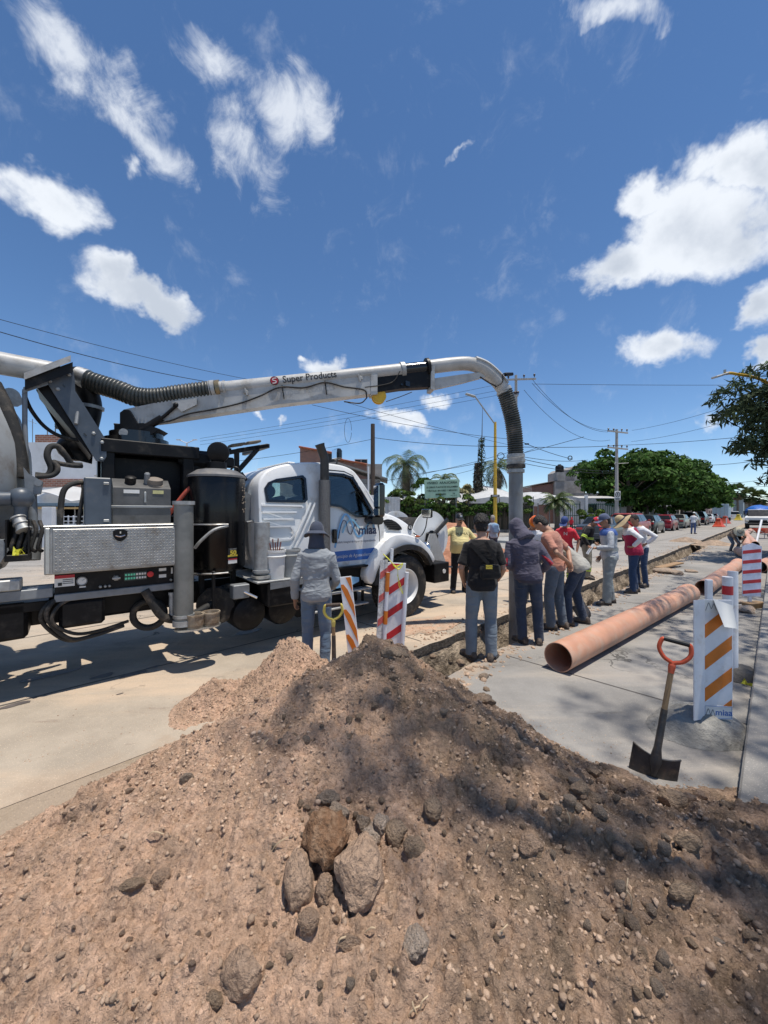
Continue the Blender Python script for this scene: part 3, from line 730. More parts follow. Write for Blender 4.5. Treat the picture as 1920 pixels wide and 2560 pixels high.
def scatter(name, n, xy, smin, smax, mat_, zf, seed, power=3., label=None, cat=None, kind='stuff'):
    rg = np.random.default_rng(seed); V = []; F = []; base = []
    for s in range(6):
        bm = bmesh.new(); bmesh.ops.create_icosphere(bm, subdivisions=1, radius=1.)
        pl = [Vector((random.gauss(0, 1), random.gauss(0, 1), random.gauss(0, 1))).normalized() for _ in range(5)]
        for v in bm.verts:
            for q_ in pl: v.co -= q_*max(0, v.co.dot(q_)-.5)
            v.co *= 1+.55*mnoise.noise(v.co*1.3+Vector((s*9, 0, 0)))
        base.append((np.array([v.co[:] for v in bm.verts]), np.array([[v.index for v in f.verts] for f in bm.faces]))); bm.free()
    P_ = xy(rg, n); Z = zf(P_[:, 0], P_[:, 1]); off = 0
    for i in range(n):
        bv, bf = base[i % 6]; s = smin+(smax-smin)*rg.random()**power
        a = rg.random()*6.28; c, sn = math.cos(a), math.sin(a); sc = np.array([1, rg.uniform(.6, 1), rg.uniform(.45, .9)])*s
        q = bv*sc; q = np.stack([q[:, 0]*c-q[:, 1]*sn, q[:, 0]*sn+q[:, 1]*c, q[:, 2]], 1)+np.array([P_[i, 0], P_[i, 1], Z[i]-s*.05])
        V.append(q); F.append(bf+off); off += len(bv)
    o = link(name, fast_mesh(name, np.concatenate(V), np.concatenate(F), [mat_], False)); tag(o, label, cat, kind=kind); return o
def xy_heap(rg, n):
    out = []
    while len(out) < n:
        x = rg.uniform(-2.6, 2.8, n); y = .75+rg.random(n)**.8*3.2; z = tps(x, y); w = rg.random(n)
        dens = .35+.65*np.clip(fbm(x, y, 2.5, 200, 2)*2+.5, 0, 1); ok = (z > -.02) & (np.abs(x) < y*1.1+.1) & (w < dens); out += list(np.stack([x, y], 1)[ok])
    return np.array(out[:n])
scatter('gravel', 30000, xy_heap, .0025, .019, m_gravel, heap_z, 5, 5., 'loose gravel and clods strewn over the soil heap', 'gravel')
def xy_edge(rg, n):
    s = TS0+rg.random(n)**1.6*22; side = rg.random(n) < .6; t = np.where(side, TB-np.abs(rg.normal(0, .16, n))-.02, TA+np.abs(rg.normal(0, .25, n))+.03)
    return np.stack([ES.x*s+ET.x*t, ES.y*s+ET.y*t], 1)
scatter('rubble', 3000, xy_edge, .004, .05, m_gravel, lambda x, y: x*0, 9, 3.5, 'crumbs of soil and rubble spilled along the trench edges', 'rubble')
def xy_foot(rg, n):
    t = rg.random(n)*6.28; a = rg.random(n); x = np.where(a < .5, rg.uniform(-2.9, -.9, n), rg.uniform(.7, 2.1, n))
    y = np.where(a < .5, 3.3+.62*(x+1.5)+np.abs(rg.normal(0, .5, n))**1.4, 3.2-.85*(x-1.1)+np.abs(rg.normal(0, .18, n)))
    return np.stack([x, y], 1)
scatter('crumbs', 1300, xy_foot, .0015, .009, m_gravel, lambda x, y: np.maximum(heap_z(x, y), 0), 13, 3.5, 'crumbs of earth scattered on the paving round the heap foot', 'crumbs')
# dry roots and straws in the soil
m_straw = mat('dry straw', (.55, .42, .27), .8, var=.2)
g = G()
for i, (u, v, l, a) in enumerate(((1565, 2235, 70, 80), (1570, 2260, 50, 100), (1255, 2330, 40, 50), (390, 2098, 45, 10), (700, 2115, 60, 45), (1060, 2520, 60, 70), (1040, 2530, 55, 110), (1030, 2540, 60, 50), (1650, 1990, 90, 120), (855, 2360, 40, 60), (660, 1870, 45, 60), (925, 2330, 30, 30), (1215, 2130, 30, 70), (1420, 2050, 35, 100))):
    p = heap_hit(u, v); sc = p.y/FPX; d = Vector((math.cos(R(a)), .25*math.sin(R(a)), math.sin(R(a))*.8))*l*sc; b = Vector((rg.uniform(-1, 1), 0, rg.uniform(-.3, 1)))*l*sc*.12
    g.tube(spline([p-d*.5+Vector((0, 0, .006)), p+b+Vector((0, -.01, .02)), p+d*.5+Vector((0, -.01, .01))], 5), .0022, 5)
tag(g.build('dry_roots', m_straw), 'dry straws and roots sticking out of the soil heap', 'roots', kind='stuff')

# reddish soil heap beyond the truck and small spoil piles by the trench
def small_heap(c, rx, ry, h, mat_, label, seed, res=42):
    n = res; vs = []; fs = []
    for i in range(n):
        for j in range(n):
            x = -1.15+2.3*i/(n-1); y = -1.15+2.3*j/(n-1); r = math.hypot(x, y); p = Vector((x*rx, y*ry, 0))
            z = h*max(0, 1-r)**.85*(1+.35*mnoise.noise(p*.9+Vector((seed, 0, 0))))+(.12*h*mnoise.fractal(p*3+Vector((seed, 3, 0)), 1, 2, 4) if r < 1.05 else 0)-.03
            vs.append((c[0]+p.x, c[1]+p.y, z))
    for i in range(n-1):
        for j in range(n-1): fs.append((i*n+j, (i+1)*n+j, (i+1)*n+j+1, i*n+j+1))
    tag(link('soil_heap', fast_mesh('soil_heap', vs, fs, [mat_], True)), label, 'soil heap')
m_redsoil = mat('red soil', (.42, .2, .125), .97, var=.25, scale=3, bump=.05, bscale=14, dirt=(.47, .28, .19), damt=.6, spec=.1)
m_drysoil = mat('dry spoil', (.36, .27, .2), .97, var=.25, scale=5, bump=.04, bscale=20, dirt=(.2, .16, .13), damt=.5, spec=.1)
small_heap((2.1, 13.2), 3.0, 2.2, 1.35, m_redsoil, 'reddish soil heap beyond the hose reel at the front of the truck', 3)
p = gnd(1713, 1354); small_heap(p, .9, .8, .32, m_drysoil, 'low spoil pile left of the far part of the trench', 9, 24)
p = gnd(1790, 1362); small_heap(p, .9, .9, .3, m_drysoil, 'low spoil pile right of the far part of the trench', 14, 24)
g = G(); p = gnd(990, 1575); blob_sheet(g, (p.x+.2, p.y+.1), .8, .22, .0045, 5.1, 40, STROT); blob_sheet(g, (p.x+.7, p.y+.15), .4, .14, .006, 8.3, 40, STROT)
tag(g.build('dust_patch', mat('pink dust', (.47, .31, .215), .95, var=.2, scale=6, bump=.02, bscale=40, dirt=(.42, .34, .26), damt=.7, dscale=7, spec=.1), ang=0), kind='structure')
scatter('crumbs', 500, lambda rg, n: np.stack([rg.normal(p.x+.3, .45, n), rg.normal(p.y+.1, .22, n)], 1), .003, .02, m_redsoil, lambda x, y: x*0+.004, 33, 3., 'crumbs of pink earth on the road before the front wheel', 'crumbs')
# ------------------------------------------------------------------ the vacuum truck (local x forward, y to its far side, z up)
TROT = R(39.4); TO = Vector((.36, 6.35, 0))
T = empty('vacuum_truck', TO, TROT, 'white vacuum excavator truck with a raised suction boom reaching over the trench', 'truck')
TI = (Matrix.Translation(TO) @ Matrix.Rotation(TROT, 4, 'Z')).inverted()
def wl(p): return TI @ Vector(p)
TD = Vector((math.cos(TROT), math.sin(TROT), 0)); TN = Vector((-math.sin(TROT), math.cos(TROT), 0))
def tp(u, v, b):                                  # truck-local point seen at pixel (u, v) in the lengthwise plane y = b
    k = (u-960)/FPX; a = (k*(TO.y+b*TN.y)-TO.x-b*TN.x)/(TD.x-k*TD.y); Y = TO.y+a*TD.y+b*TN.y
    return Vector((a, b, HCAM-(v-V0)/FPX*Y))
def side(x, z, h): return Vector((x, -h, z))      # flat things on the near side: h metres proud
XA, YA, ZA = Vector((1, 0, 0)), Vector((0, 1, 0)), Vector((0, 0, 1))
def bolt(g, c, axis, r=.014, h=.012): g.lathe([(r, 0), (r, h*.7), (r*.6, h)], 6, c, axis)

# chassis
g = G()
for y in (.72, 1.6): g.box((-3.9, y, .72), (10.2, .09, .28), bev=.01)
for x in (-8.6, -7.2, -5.8, -4.2, -2.9, -1.5, .4): g.box((x, 1.16, .72), (.12, .8, .2), bev=.01)
g.build('chassis', m_black, T)
def wheel(x, y, out, dual=False, name='wheel'):
    w = empty(name, (x, y, 0)); w.parent = T
    g = G(); Rr = .515; rm = .295
    pr = [(rm, -.13), (rm+.03, -.145), (Rr-.09, -.15), (Rr-.03, -.14), (Rr, -.105), (Rr, .105), (Rr-.03, .14), (Rr-.09, .15), (rm+.03, .145), (rm, .13), (rm-.02, 0), (rm, -.13)]
    g.lathe(pr, 48, (0, 0, Rr), (0, 1, 0), caps=False); 
    for k in range(44):                               # tread blocks
        t = 2*PI*k/44
        for q in (-.075, 0, .075):
            d = Vector((math.cos(t+q*.4), 0, math.sin(t+q*.4))); g.bar(Vector((0, q-.03, Rr))+d*(Rr+.002), Vector((0, q+.03, Rr))+d*(Rr+.002), .05, .012, d)
    g.build('tyre', m_rubber, w)
    g = G(); s = out
    pr = [(rm+.005, s*.135), (rm-.005, s*.145), (rm-.03, s*.12), (rm-.045, s*.05), (rm-.06, s*-.02), (.19, s*-.045), (.165, s*-.03), (.14, s*-.03), (.02, s*-.03)]
    if dual: pr = [(rm+.005, s*.135), (rm-.03, s*.12), (rm-.05, -s*.05), (.2, -s*.1), (.02, -s*.1)]
    g.lathe(pr, 40, (0, 0, Rr), (0, 1, 0), caps=False); g.lathe([(rm-.01, -s*.12), (.1, -s*.1), (.01, -s*.1)], 30, (0, 0, Rr), (0, 1, 0), caps=False)
    rim = g.build('rim', m_white, w)
    g = G()
    for k in range(10):
        t = 2*PI*k/10; c = Vector((math.cos(t)*.142, s*-.028, Rr+math.sin(t)*.142)); g.lathe([(.017, 0), (.017, .03), (.01, .042)], 6, c, (0, s, 0))
    g.build('lug_nuts', m_galv, rim)
    g = G(); g.lathe([(.105, -.03), (.1, .03), (.085, .05), (.05, .06), (0.001, .062)], 24, (0, 0, Rr), (0, s, 0)); g.build('hub', m_galv, rim)
    return w
wheel(0, .15, -1); wheel(0, 2.2, 1)
for x in (-6.7, -8.05): wheel(x, .16, -1, True); wheel(x, .5, -1, True); wheel(x, 2.16, 1, True); wheel(x, 1.82, 1, True)
g = G(); g.tube([(0, .3, .5), (0, 2.1, .5)], .06); g.box((0, 1.2, .5), (.14, 1.6, .12), bev=.02); g.build('front_axle', m_black, T)
g = G()
for x in (-6.7, -8.05): g.tube([(x, .3, .52), (x, 2.1, .52)], .07)
g.build('rear_axle', m_black, T)

# cab: a rounded shell with real window openings
prof = smooth_poly([(-2.42, 1.0), (-2.44, 2.0), (-2.40, 2.2), (-2.22, 2.36), (-1.7, 2.47), (-1.15, 2.475), (-.92, 2.42), (-.8, 2.30), (-.42, 1.74), (-.36, 1.55), (-.38, 1.0), (-.62, .92), (-2.3, .92)], 2)
def cabfn(x, y, z):
    k = max(0, (z-1.62)/.85); s = 1 if y < 1.2 else -1
    return Vector((x, y+s*.13*k*k*.6+s*.055*k, z))
g = G(); ring_solid(g, prof, [(.10, .032), (.104, .018), (.113, .006), (.13, 0), (.6, 0), (1.2, 0), (1.8, 0), (2.27, 0), (2.287, .006), (2.296, .018), (2.3, .032)], cabfn)
outer = g.mesh('cab_shell', m_white, 40)
gi = G(); ring_solid(gi, inset_poly(prof, .05), [(.17, .03), (.19, 0), (2.21, 0), (2.23, .03)], cabfn); inner = gi.mesh('i', m_seat)
WR = [(-2.31, 1.90), (-1.79, 1.90), (-1.76, 1.93), (-1.76, 2.21), (-1.79, 2.24), (-2.17, 2.17), (-2.28, 2.12), (-2.33, 2.05)]
WD = [(-1.37, 1.86), (-1.2, 1.84), (-1.05, 1.76), (-.92, 1.69), (-.67, 1.69), (-.62, 1.74), (-.86, 2.14), (-.95, 2.27), (-1.1, 2.31), (-1.36, 2.31), (-1.39, 2.28)]
def cutter(polys):
    g = G()
    for P_, a, b in polys: g.prism(P_, a, b, lambda x, z, h: Vector((x, h, z)))
    return g.mesh('c', m_seat, 0)
gw = G(); WS = [(.32, -.30, 1.70), (2.08, -.30, 1.70), (1.98, -.84, 2.33), (.42, -.84, 2.33)]   # windscreen corners (y, x, z)
q = [Vector((x, y, z)) for y, x, z in WS]; nn = Vector((.75, 0, .55)); gw.add([p-nn*.4 for p in q]+[p+nn*.4 for p in q], [(3, 2, 1, 0), (4, 5, 6, 7), (0, 1, 5, 4), (1, 2, 6, 5), (2, 3, 7, 6), (3, 0, 4, 7)])
gr = G(); gr.box((-2.4, 1.2, 2.05), (.5, 1.0, .26))
def boolmods(cuts):
    out = []
    for c in cuts:
        o = bpy.data.objects.new('cut', c); TMP.collection.objects.link(o); out.append(md('BOOLEAN', object=o, operation='DIFFERENCE', solver='EXACT'))
    return out
cuts = [inner, cutter([(WR, -.5, .5), (WD, -.5, .5)]), cutter([(WR, 1.9, 2.9), (WD, 1.9, 2.9)]), gw.mesh('c', m_seat, 0), gr.mesh('c', m_seat, 0)]
cabm = evaluate(outer, boolmods(cuts)); cabm.materials.clear(); cabm.materials.append(m_white); cabm.polygons.foreach_set('material_index', [0]*len(cabm.polygons))
cabm.polygons.foreach_set('use_smooth', [True]*len(cabm.polygons)); cabm.set_sharp_from_angle(angle=R(32))
cab = link('cab', cabm, T)
def cab_y(z): return cabfn(0, .10, z).y
def onside(x, z, h): return Vector((x, cab_y(z)-h, z))
for nm, P_ in (('rear_side_window', WR), ('door_window', WD)):
    for far in (0, 1):
        g = G(); f2 = (lambda x, z, h: Vector((x, cab_y(z)+.03+h, z))) if not far else (lambda x, z, h: Vector((x, 2.4-cab_y(z)-.03-h, z)))
        if nm == 'door_window' and not far: pass
        g.prism(inset_poly(P_, -.012), 0, .006, f2); wn = g.build(nm, m_glass, T)
        g = G(); A = inset_poly(P_, .012); B = inset_poly(P_, -.022); n = len(A)
        ys = (.012, -.045); ff = (lambda x, z, h: Vector((x, cab_y(z)-h, z))) if not far else (lambda x, z, h: Vector((x, 2.4-cab_y(z)+h, z)))
        vs = [ff(*p, .012) for p in A]+[ff(*p, .012) for p in B]+[ff(*p, -.05) for p in A]+[ff(*p, -.004) for p in B]
        fs = []
        for i in range(n):
            j = (i+1) % n; fs += [(i, j, n+j, n+i), (i, 2*n+i, 2*n+j, j), (n+i, n+j, 3*n+j, 3*n+i)]
        g.add(vs, fs); g.build('window_seal', m_blackg, wn)
g = G(); g.add([p+nn*.0 for p in q]+[p-nn.normalized()*.006 for p in q], [(3, 2, 1, 0), (4, 5, 6, 7), (0, 1, 5, 4), (1, 2, 6, 5), (2, 3, 7, 6), (3, 0, 4, 7)]); g.build('windscreen', m_glass, T)
g = G(); g.box((-2.415, 1.2, 2.05), (.008, 1.0, .26)); g.build('rear_window', m_glass, T)
# interior
for y in (.7, 1.7):
    g = G(); g.box((-1.25, y, 1.45), (.5, .5, .16), bev=.05); g.bar((-1.45, y, 1.45), (-1.58, y, 2.0), .46, .12, (0, 1, 0), .04); g.ball((-1.6, y, 2.1), (.06, .13, .1)); g.build('seat', m_seat, T)
g = G(); g.box((-2.1, 1.2, 1.5), (.5, 1.6, .4), bev=.05); g.box((-2.28, 1.2, 1.85), (.12, 1.5, .5), bev=.04); g.build('rear_bench', m_seat, T)
g = G(); g.box((-.55, 1.2, 1.6), (.3, 1.9, .26), bev=.06); g.build('dashboard', m_seat, T)
g = G(); g.torus((-.78, 1.75, 1.78), .2, .015, (-.8, 0, .6)); g.tube([(-.78, 1.75, 1.78), (-.55, 1.75, 1.6)], .02); g.build('steering_wheel', m_blackg, T)
g = G(); g.tube(spline([(-.72, .2, 1.78), (-.79, .2, 1.86), (-.88, .2, 2.04), (-.84, .2, 2.08)], 6), .014); g.build('grab_handle', m_blackg, T)
# seams and pressed ribs of the side
g = G(); ribbon(g, [(-1.40, .96), (-1.425, 1.5), (-1.42, 2.34), (-1.36, 2.37), (-1.08, 2.365), (-.93, 2.31), (-.56, 1.73), (-.5, 1.6), (-.47, 1.35), (-.5, 1.05)], .014, onside, -.004, .0015); g.build('door_seam', m_black, T)
m_ribs = m_white
for P_ in ([(-2.40, 1.84), (-1.83, 1.835), (-1.80, 1.8)], [(-2.39, 1.75), (-1.90, 1.75)], [(-2.38, 1.66), (-1.95, 1.66)], [(-2.37, 1.56), (-2.0, 1.56), (-1.94, 1.46), (-2.0, 1.38), (-2.36, 1.38)], [(-1.69, 1.88), (-2.03, 1.2)], [(-1.62, 1.88), (-1.96, 1.2)], [(-2.36, 1.26), (-2.06, 1.26)]):
    g = G(); fine = [tuple(p[:2]) for p in resample([Vector((*p, 0)) for p in P_], .03)]; ribbon(g, fine if len(fine) > 2 else P_, .022, onside, -.01, .0055); g.build('pressed_rib', m_white, T)
g = G(); g.box((-1.32, cab_y(1.42)-.012, 1.40), (.085, .03, .2), bev=.02); g.box((-1.32, cab_y(1.42)-.035, 1.43), (.05, .03, .13), bev=.012); g.build('door_handle', m_blackg, T)
g = G()
for i, x in enumerate((-1.75, -1.2)): g.box((x, 1.2, 2.485), (.12, 1.2, .02), bev=.008)
g.box((-.98, 1.2, 2.45), (.05, 1.5, .03), bev=.01); g.build('roof_rib', m_white, T)
g = G()
for y in (.55, .85, 1.2, 1.55, 1.85): g.ball((-1.02, y, 2.46), (.05, .035, .025))
g.build('roof_lamp', m_yellow, T)
# door print
fn = lambda x, z, h: onside(x, z, h+.002)
g = G(); ribbon(g, spl2([(-1.31, 1.23), (-1.25, 1.46), (-1.19, 1.64), (-1.12, 1.715), (-1.05, 1.66), (-.98, 1.50), (-.90, 1.38), (-.8, 1.42), (-.70, 1.56), (-.63, 1.58), (-.57, 1.46)], 10), .032, fn); g.build('wave_print', m_ltblue, T)
g = G(); ribbon(g, spl2([(-1.18, 1.44), (-1.12, 1.56), (-1.05, 1.63), (-.98, 1.62), (-.9, 1.53), (-.82, 1.47), (-.74, 1.5)], 10), .026, lambda x, z, h: onside(x, z, h+.0035)); g.build('wave_print', mat('pale blue print', (.24, .52, .72), .4), T)
g = G(); ribbon(g, spl2([(-1.25, 1.36), (-1.22, 1.5), (-1.17, 1.62), (-1.12, 1.60), (-1.08, 1.46), (-1.03, 1.42), (-.99, 1.5), (-.95, 1.56), (-.91, 1.46), (-.885, 1.40)], 10), .012, lambda x, z, h: onside(x, z, h+.005)); g.lathe([(.013, 0), (.013, .004)], 14, onside(-.94, 1.63, .003), (0, -1, 0)); g.build('mountain_print', m_navy, T)
def on_truck(s, size, x, z, m_, sx=1., **kw): return lettering(s, size, onside(x, z, .007), XA, Vector((0, cab_y(z+.1)-cab_y(z), .1)), m_, T, sx, **kw)
on_truck('míaa', .2, -.715, 1.47, m_navy, .95, bold=.004)
on_truck('Modelo Integral de Aguas de Aguascalientes', .046, -.93, 1.305, m_navy, .92)
g = G(); P_ = [(-1.37, 1.02), (-.55, 1.02), (-.52, 1.19), (-1.37, 1.17)]; g.prism(P_, 0, .003, onside); g.build('blue_band', m_blue, T)
on_truck('Municipio de Aguascalientes', .07, -.98, 1.095, m_label, .9, shear=.2)
# hood, fenders, grille
prof = smooth_poly([(-.36, .95), (-.40, 1.68), (-.3, 1.745), (0, 1.735), (.3, 1.63), (.55, 1.47), (.68, 1.33), (.72, 1.1), (.70, .82), (.4, .8)], 2)
def hoodfn(x, y, z):
    k = max(0, (z-1.25)/.5); s = 1 if y < 1.2 else -1; return Vector((x, y+s*(.10*k*k+.05*k)+s*.1*max(0, x), z))
g = G(); ring_solid(g, prof, [(.30, .05), (.31, .03), (.34, .01), (.38, 0), (.9, -.012), (1.2, -.03), (1.5, -.012), (2.02, 0), (2.06, .01), (2.09, .03), (2.1, .05)], hoodfn); g.build('hood', m_white, T, 50)
g = G(); P_ = smooth_poly([(-.19, 1.60), (-.02, 1.635), (.16, 1.56), (.26, 1.44), (.10, 1.43), (-.06, 1.46)], 1); f3 = lambda x, z, h: hoodfn(x, .30, z)+Vector((0, -h, 0)); g.prism(P_, -.02, .006, f3); v = g.build('hood_vent', m_black, T)
for i in range(5):
    z = 1.46+i*.033; x0 = -.10-.025*i; x1 = .22-.045*i; g = G(); g.bar(f3(x0, z, .012), f3(x1, z-.012, .012), .012, .02); g.build('slat', m_blackg, v)
g = G(); g.lathe([(.052, 0), (.052, .003)], 28, f3(.45, 1.475, .012), Vector((-.12, -1, .25))); g.build('number_disc', m_inkblack, T)
lettering('62', .075, f3(.45, 1.475, .019), (1, -.12, 0), (0, .25, 1), m_label, T)
lettering('HV', .075, f3(-.26, 1.405, .008), (1, 0, 0), (0, .2, 1), m_inkblack, T, 1.3)
FO = [(-.66, .62), (-.78, .66), (-.83, .8), (-.74, 1.0), (-.5, 1.28), (-.28, 1.395), (0, 1.40), (.3, 1.31), (.55, 1.15), (.70, .98), (.72, .88), (.64, .84), (.58, .88), (.48, 1.02), (.3, 1.14), (.05, 1.19), (-.2, 1.15), (-.42, 1.03), (-.56, .85)]
FO2 = smooth_poly(FO, 1)
for far in (0, 1):
    y0 = lambda y: y if not far else 2.4-y
    g = G(); ring_solid(g, FO2, [(y0(.0), .03), (y0(.005), .018), (y0(.03), .004), (y0(.08), 0), (y0(.5), 0)], lambda x, y, z: Vector((x, y, z))); fd = g.build('fender', m_white, T, 45)
    ARC = [(-.67, .62), (-.60, .84), (-.45, 1.04), (-.22, 1.17), (.05, 1.215), (.31, 1.16), (.5, 1.03), (.62, .86)]
    ARI = [(-.59, .62), (-.53, .8), (-.40, .97), (-.19, 1.09), (.05, 1.13), (.28, 1.08), (.45, .97), (.56, .82)]
    g = G(); g.prism(spl2(ARC, 4)+spl2(ARI, 4)[::-1], y0(-.035), y0(.10), lambda x, z, h: Vector((x, h, z))); g.build('arch_lip', m_rubber, fd)
    g = G(); g.prism(spl2([(x, z-.012) for x, z in ARI], 4)+spl2([(x*1.0, z-.05) for x, z in ARI], 4)[::-1], y0(.1), y0(.55), lambda x, z, h: Vector((x, h, z))); g.build('wheel_housing', m_black, fd)
g = G(); g.ball((.27, -.0, 1.335), (.06, .02, .02)); g.build('marker_lamp', mat('amber lens', (.5, .12, .03), .2, coat=.5), T)
for y in (.2, 2.2):
    g = G(); g.ball((.66, y, 1.08), (.06, .12, .13)); g.build('headlamp', m_chrome, T)
g = G(); g.box((.715, 1.2, 1.1), (.03, 1.2, .5), bev=.02); gl = g.build('grille', m_blackg, T)
for i in range(6):
    g = G(); g.box((.735, 1.2, .9+.08*i), (.02, 1.1, .022), bev=.004); g.build('slat', m_chrome, gl)
# mirrors
g = G(); g.box((-.66, -.13, 1.93), (.11, .2, .52), Matrix.Rotation(R(-8), 3, 'Z'), .035); mr = g.build('door_mirror', m_blackg, T)
g = G(); g.box((-.72, -.13, 1.99), (.008, .16, .32), Matrix.Rotation(R(-8), 3, 'Z'), .003); g.box((-.72, -.13, 1.75), (.008, .16, .1), Matrix.Rotation(R(-8), 3, 'Z'), .003); g.build('mirror_glass', m_mirror, mr)
g = G(); g.prism(smooth_poly([(-.78, 1.66), (-.66, 1.70), (-.55, 1.68), (-.55, 1.57), (-.66, 1.55), (-.77, 1.58)], 1), -.09, .1, lambda x, z, h: Vector((x, h, z))); g.build('mirror_arm', m_blackg, mr)
g = G(); g.box((-.66, 2.53, 1.93), (.11, .2, .52), bev=.035); g.bar((-.66, 2.3, 1.62), (-.66, 2.5, 1.72), .06, .05); g.build('door_mirror', m_blackg, T)
g = G(); g.tube([(-1.1, .42, 2.42), (-1.1, .36, 2.56)], .015); g.box((-1.1, .36, 2.64), (.1, .17, .17), bev=.03); m1 = g.build('roof_mirror', m_blackg, T)
g = G(); g.box((-1.155, .36, 2.64), (.006, .14, .14), bev=.003); g.build('mirror_glass', m_mirror, m1)
g = G(); pm = tp(1068, 1283, .25); g.box(pm, (.05, .2, .17), Matrix.Rotation(R(30), 3, 'Z'), .02); g.tube(spline([pm-ZA*.08, pm+Vector((0, .05, -.28)), pm+Vector((-.1, .08, -.42)), pm+Vector((-.25, .1, -.36))], 6), .01); m1 = g.build('hood_mirror', m_blackg, T)
g = G(); g.box(pm+Vector((-.03, -.0, 0)), (.008, .17, .14), Matrix.Rotation(R(30), 3, 'Z'), .003); g.build('mirror_glass', m_mirror, m1)
# exhaust stack
g = G(); g.tube([(-1.5, .07, 1.12), (-1.5, .07, 2.2)], .082, 20); ex = g.build('exhaust_guard', mat('perforated steel', (.17, .165, .16), .55, .5, var=.35, scale=90, bump=.004, bscale=120), T)
g = G(); P_ = spline([(-1.5, .07, 2.15), (-1.5, .07, 2.42), (-1.505, .07, 2.52), (-1.55, .065, 2.62), (-1.585, .06, 2.70)], 6); g.tube(P_, [.062]*(len(P_)-3)+[.064, .067, .072], 20, cap=False); g.tube(P_, [.052]*len(P_), 20); g.build('exhaust_pipe', mat('sooty steel', (.06, .055, .05), .55, .4, var=.3), ex)
g = G(); g.tube([(-1.5, .07, .75), (-1.5, .07, 1.12)], .06, 16); g.build('exhaust_elbow', m_black, ex)
# steps, side box and tank under the cab
g = G(); g.box((-1.2, .35, .76), (1.5, .4, .34), bev=.03); g.build('step_box', m_black, T)
for z, x in ((.93, -1.1), (.58, -1.2), (.36, -1.25)):
    g = G(); g.box((x, .12, z), (1.0, .2, .03), bev=.008); g.build('step', m_galv if z < .7 else m_black, T)
for x in (-1.65, -.78): g = G(); g.box((x, .14, .55), (.03, .05, .5), bev=.005); g.build('step_hanger', m_black, T)
p = tp(852, 1461, .03)
g = G(); g.prism(smooth_poly([(p.x-.22, p.z-.05), (p.x+.3, p.z-.02), (p.x+.3, p.z+.11), (p.x-.2, p.z+.06)], 1), 0, .004, lambda x, z, h: Vector((x, .0-h, z))); g.build('contact_sticker', m_ltblue, T)
g = G(); g.lathe([(.075, 0), (.075, .004)], 24, (p.x-.2, -.006, p.z), (0, -1, 0)); g.build('phone_badge', m_ltblue, T)
g = G(); g.torus((p.x-.2, -.012, p.z), .04, .008, (0, 1, 0), 20, 6); g.build('phone_mark', m_label, T)
g = G(); g.tube([(-1.75, .45, .42), (-.8, .45, .42)], .2, 20); g.build('air_tank', m_black, T)
# work deck behind the cab
g = G(); g.box((-2.2, .42, .895), (.72, 1.15, .025), bev=.006); g.build('deck_plate', m_galv, T)
g = G(); g.box((-2.16, .06, .72), (.5, .38, .3), bev=.02); g.build('battery_box', m_black, T)
g = G(); g.prism([(-2.40, .88), (-1.92, .88), (-1.92, .82), (-2.40, .80)], 0, .01, lambda x, z, h: Vector((x, -.16-h, z))); g.build('deck_edge', m_steel, T)
for i, (x, y, m_, r) in enumerate(((-2.27, -.02, m_label, .125), (-2.05, .0, mat('grey bucket', (.33, .34, .33), .5), .12))):
    g = G(); g.lathe([(r*.85, .91), (r, 1.24), (r*1.06, 1.245), (r*1.06, 1.27), (r*.97, 1.27), (r*.95, 1.24), (r*.8, .93)], 24, (x, y, 0), caps=False); g.torus((x, y, 1.19), r*1.0, .012); b = g.build('bucket', m_, T)
g = G()
for i in range(5): g.bar((-2.31+.02*i, -.04+.015*i, 1.1), (-2.37+.05*i, -.08+.03*i, 1.36+.05*(i % 2)), .012, .01)
g.build('hand_tools', mat('rusty red tools', (.22, .06, .045), .7, var=.3), T)
g = G(); g.tube([(-2.43, .02, .98), (-2.43, .02, 1.62)], .095, 20); g.lathe([(.115, 1.0), (.115, 1.03), (.1, 1.03)], 20, (-2.43, .02, 0)); n1 = g.build('nozzle_tube', m_galv, T)
g = G(); g.lathe([(.13, .935), (.13, .96), (.105, .965), (.105, .92)], 20, (-2.43, .02, 0)); g.build('flange', m_alu, n1)
g = G(); g.prism(smooth_poly([(-2.56, 1.62), (-2.33, 1.62), (-2.36, 1.9), (-2.48, 2.02), (-2.56, 2.02)], 1), .2, .34, lambda x, z, h: Vector((x, h+.2, z))); g.build('air_intake', m_steel, T)
# rolled sling tanks under the deck
for x in (-2.55, -2.1):
    g = G(); g.lathe([(.001, -.02), (.12, -.01), (.2, .02), (.22, .07), (.22, .6), (.2, .66), (.001, .69)], 28, (x, .1, .47), (0, 1, 0)); g.build('fuel_tank', m_black, T)
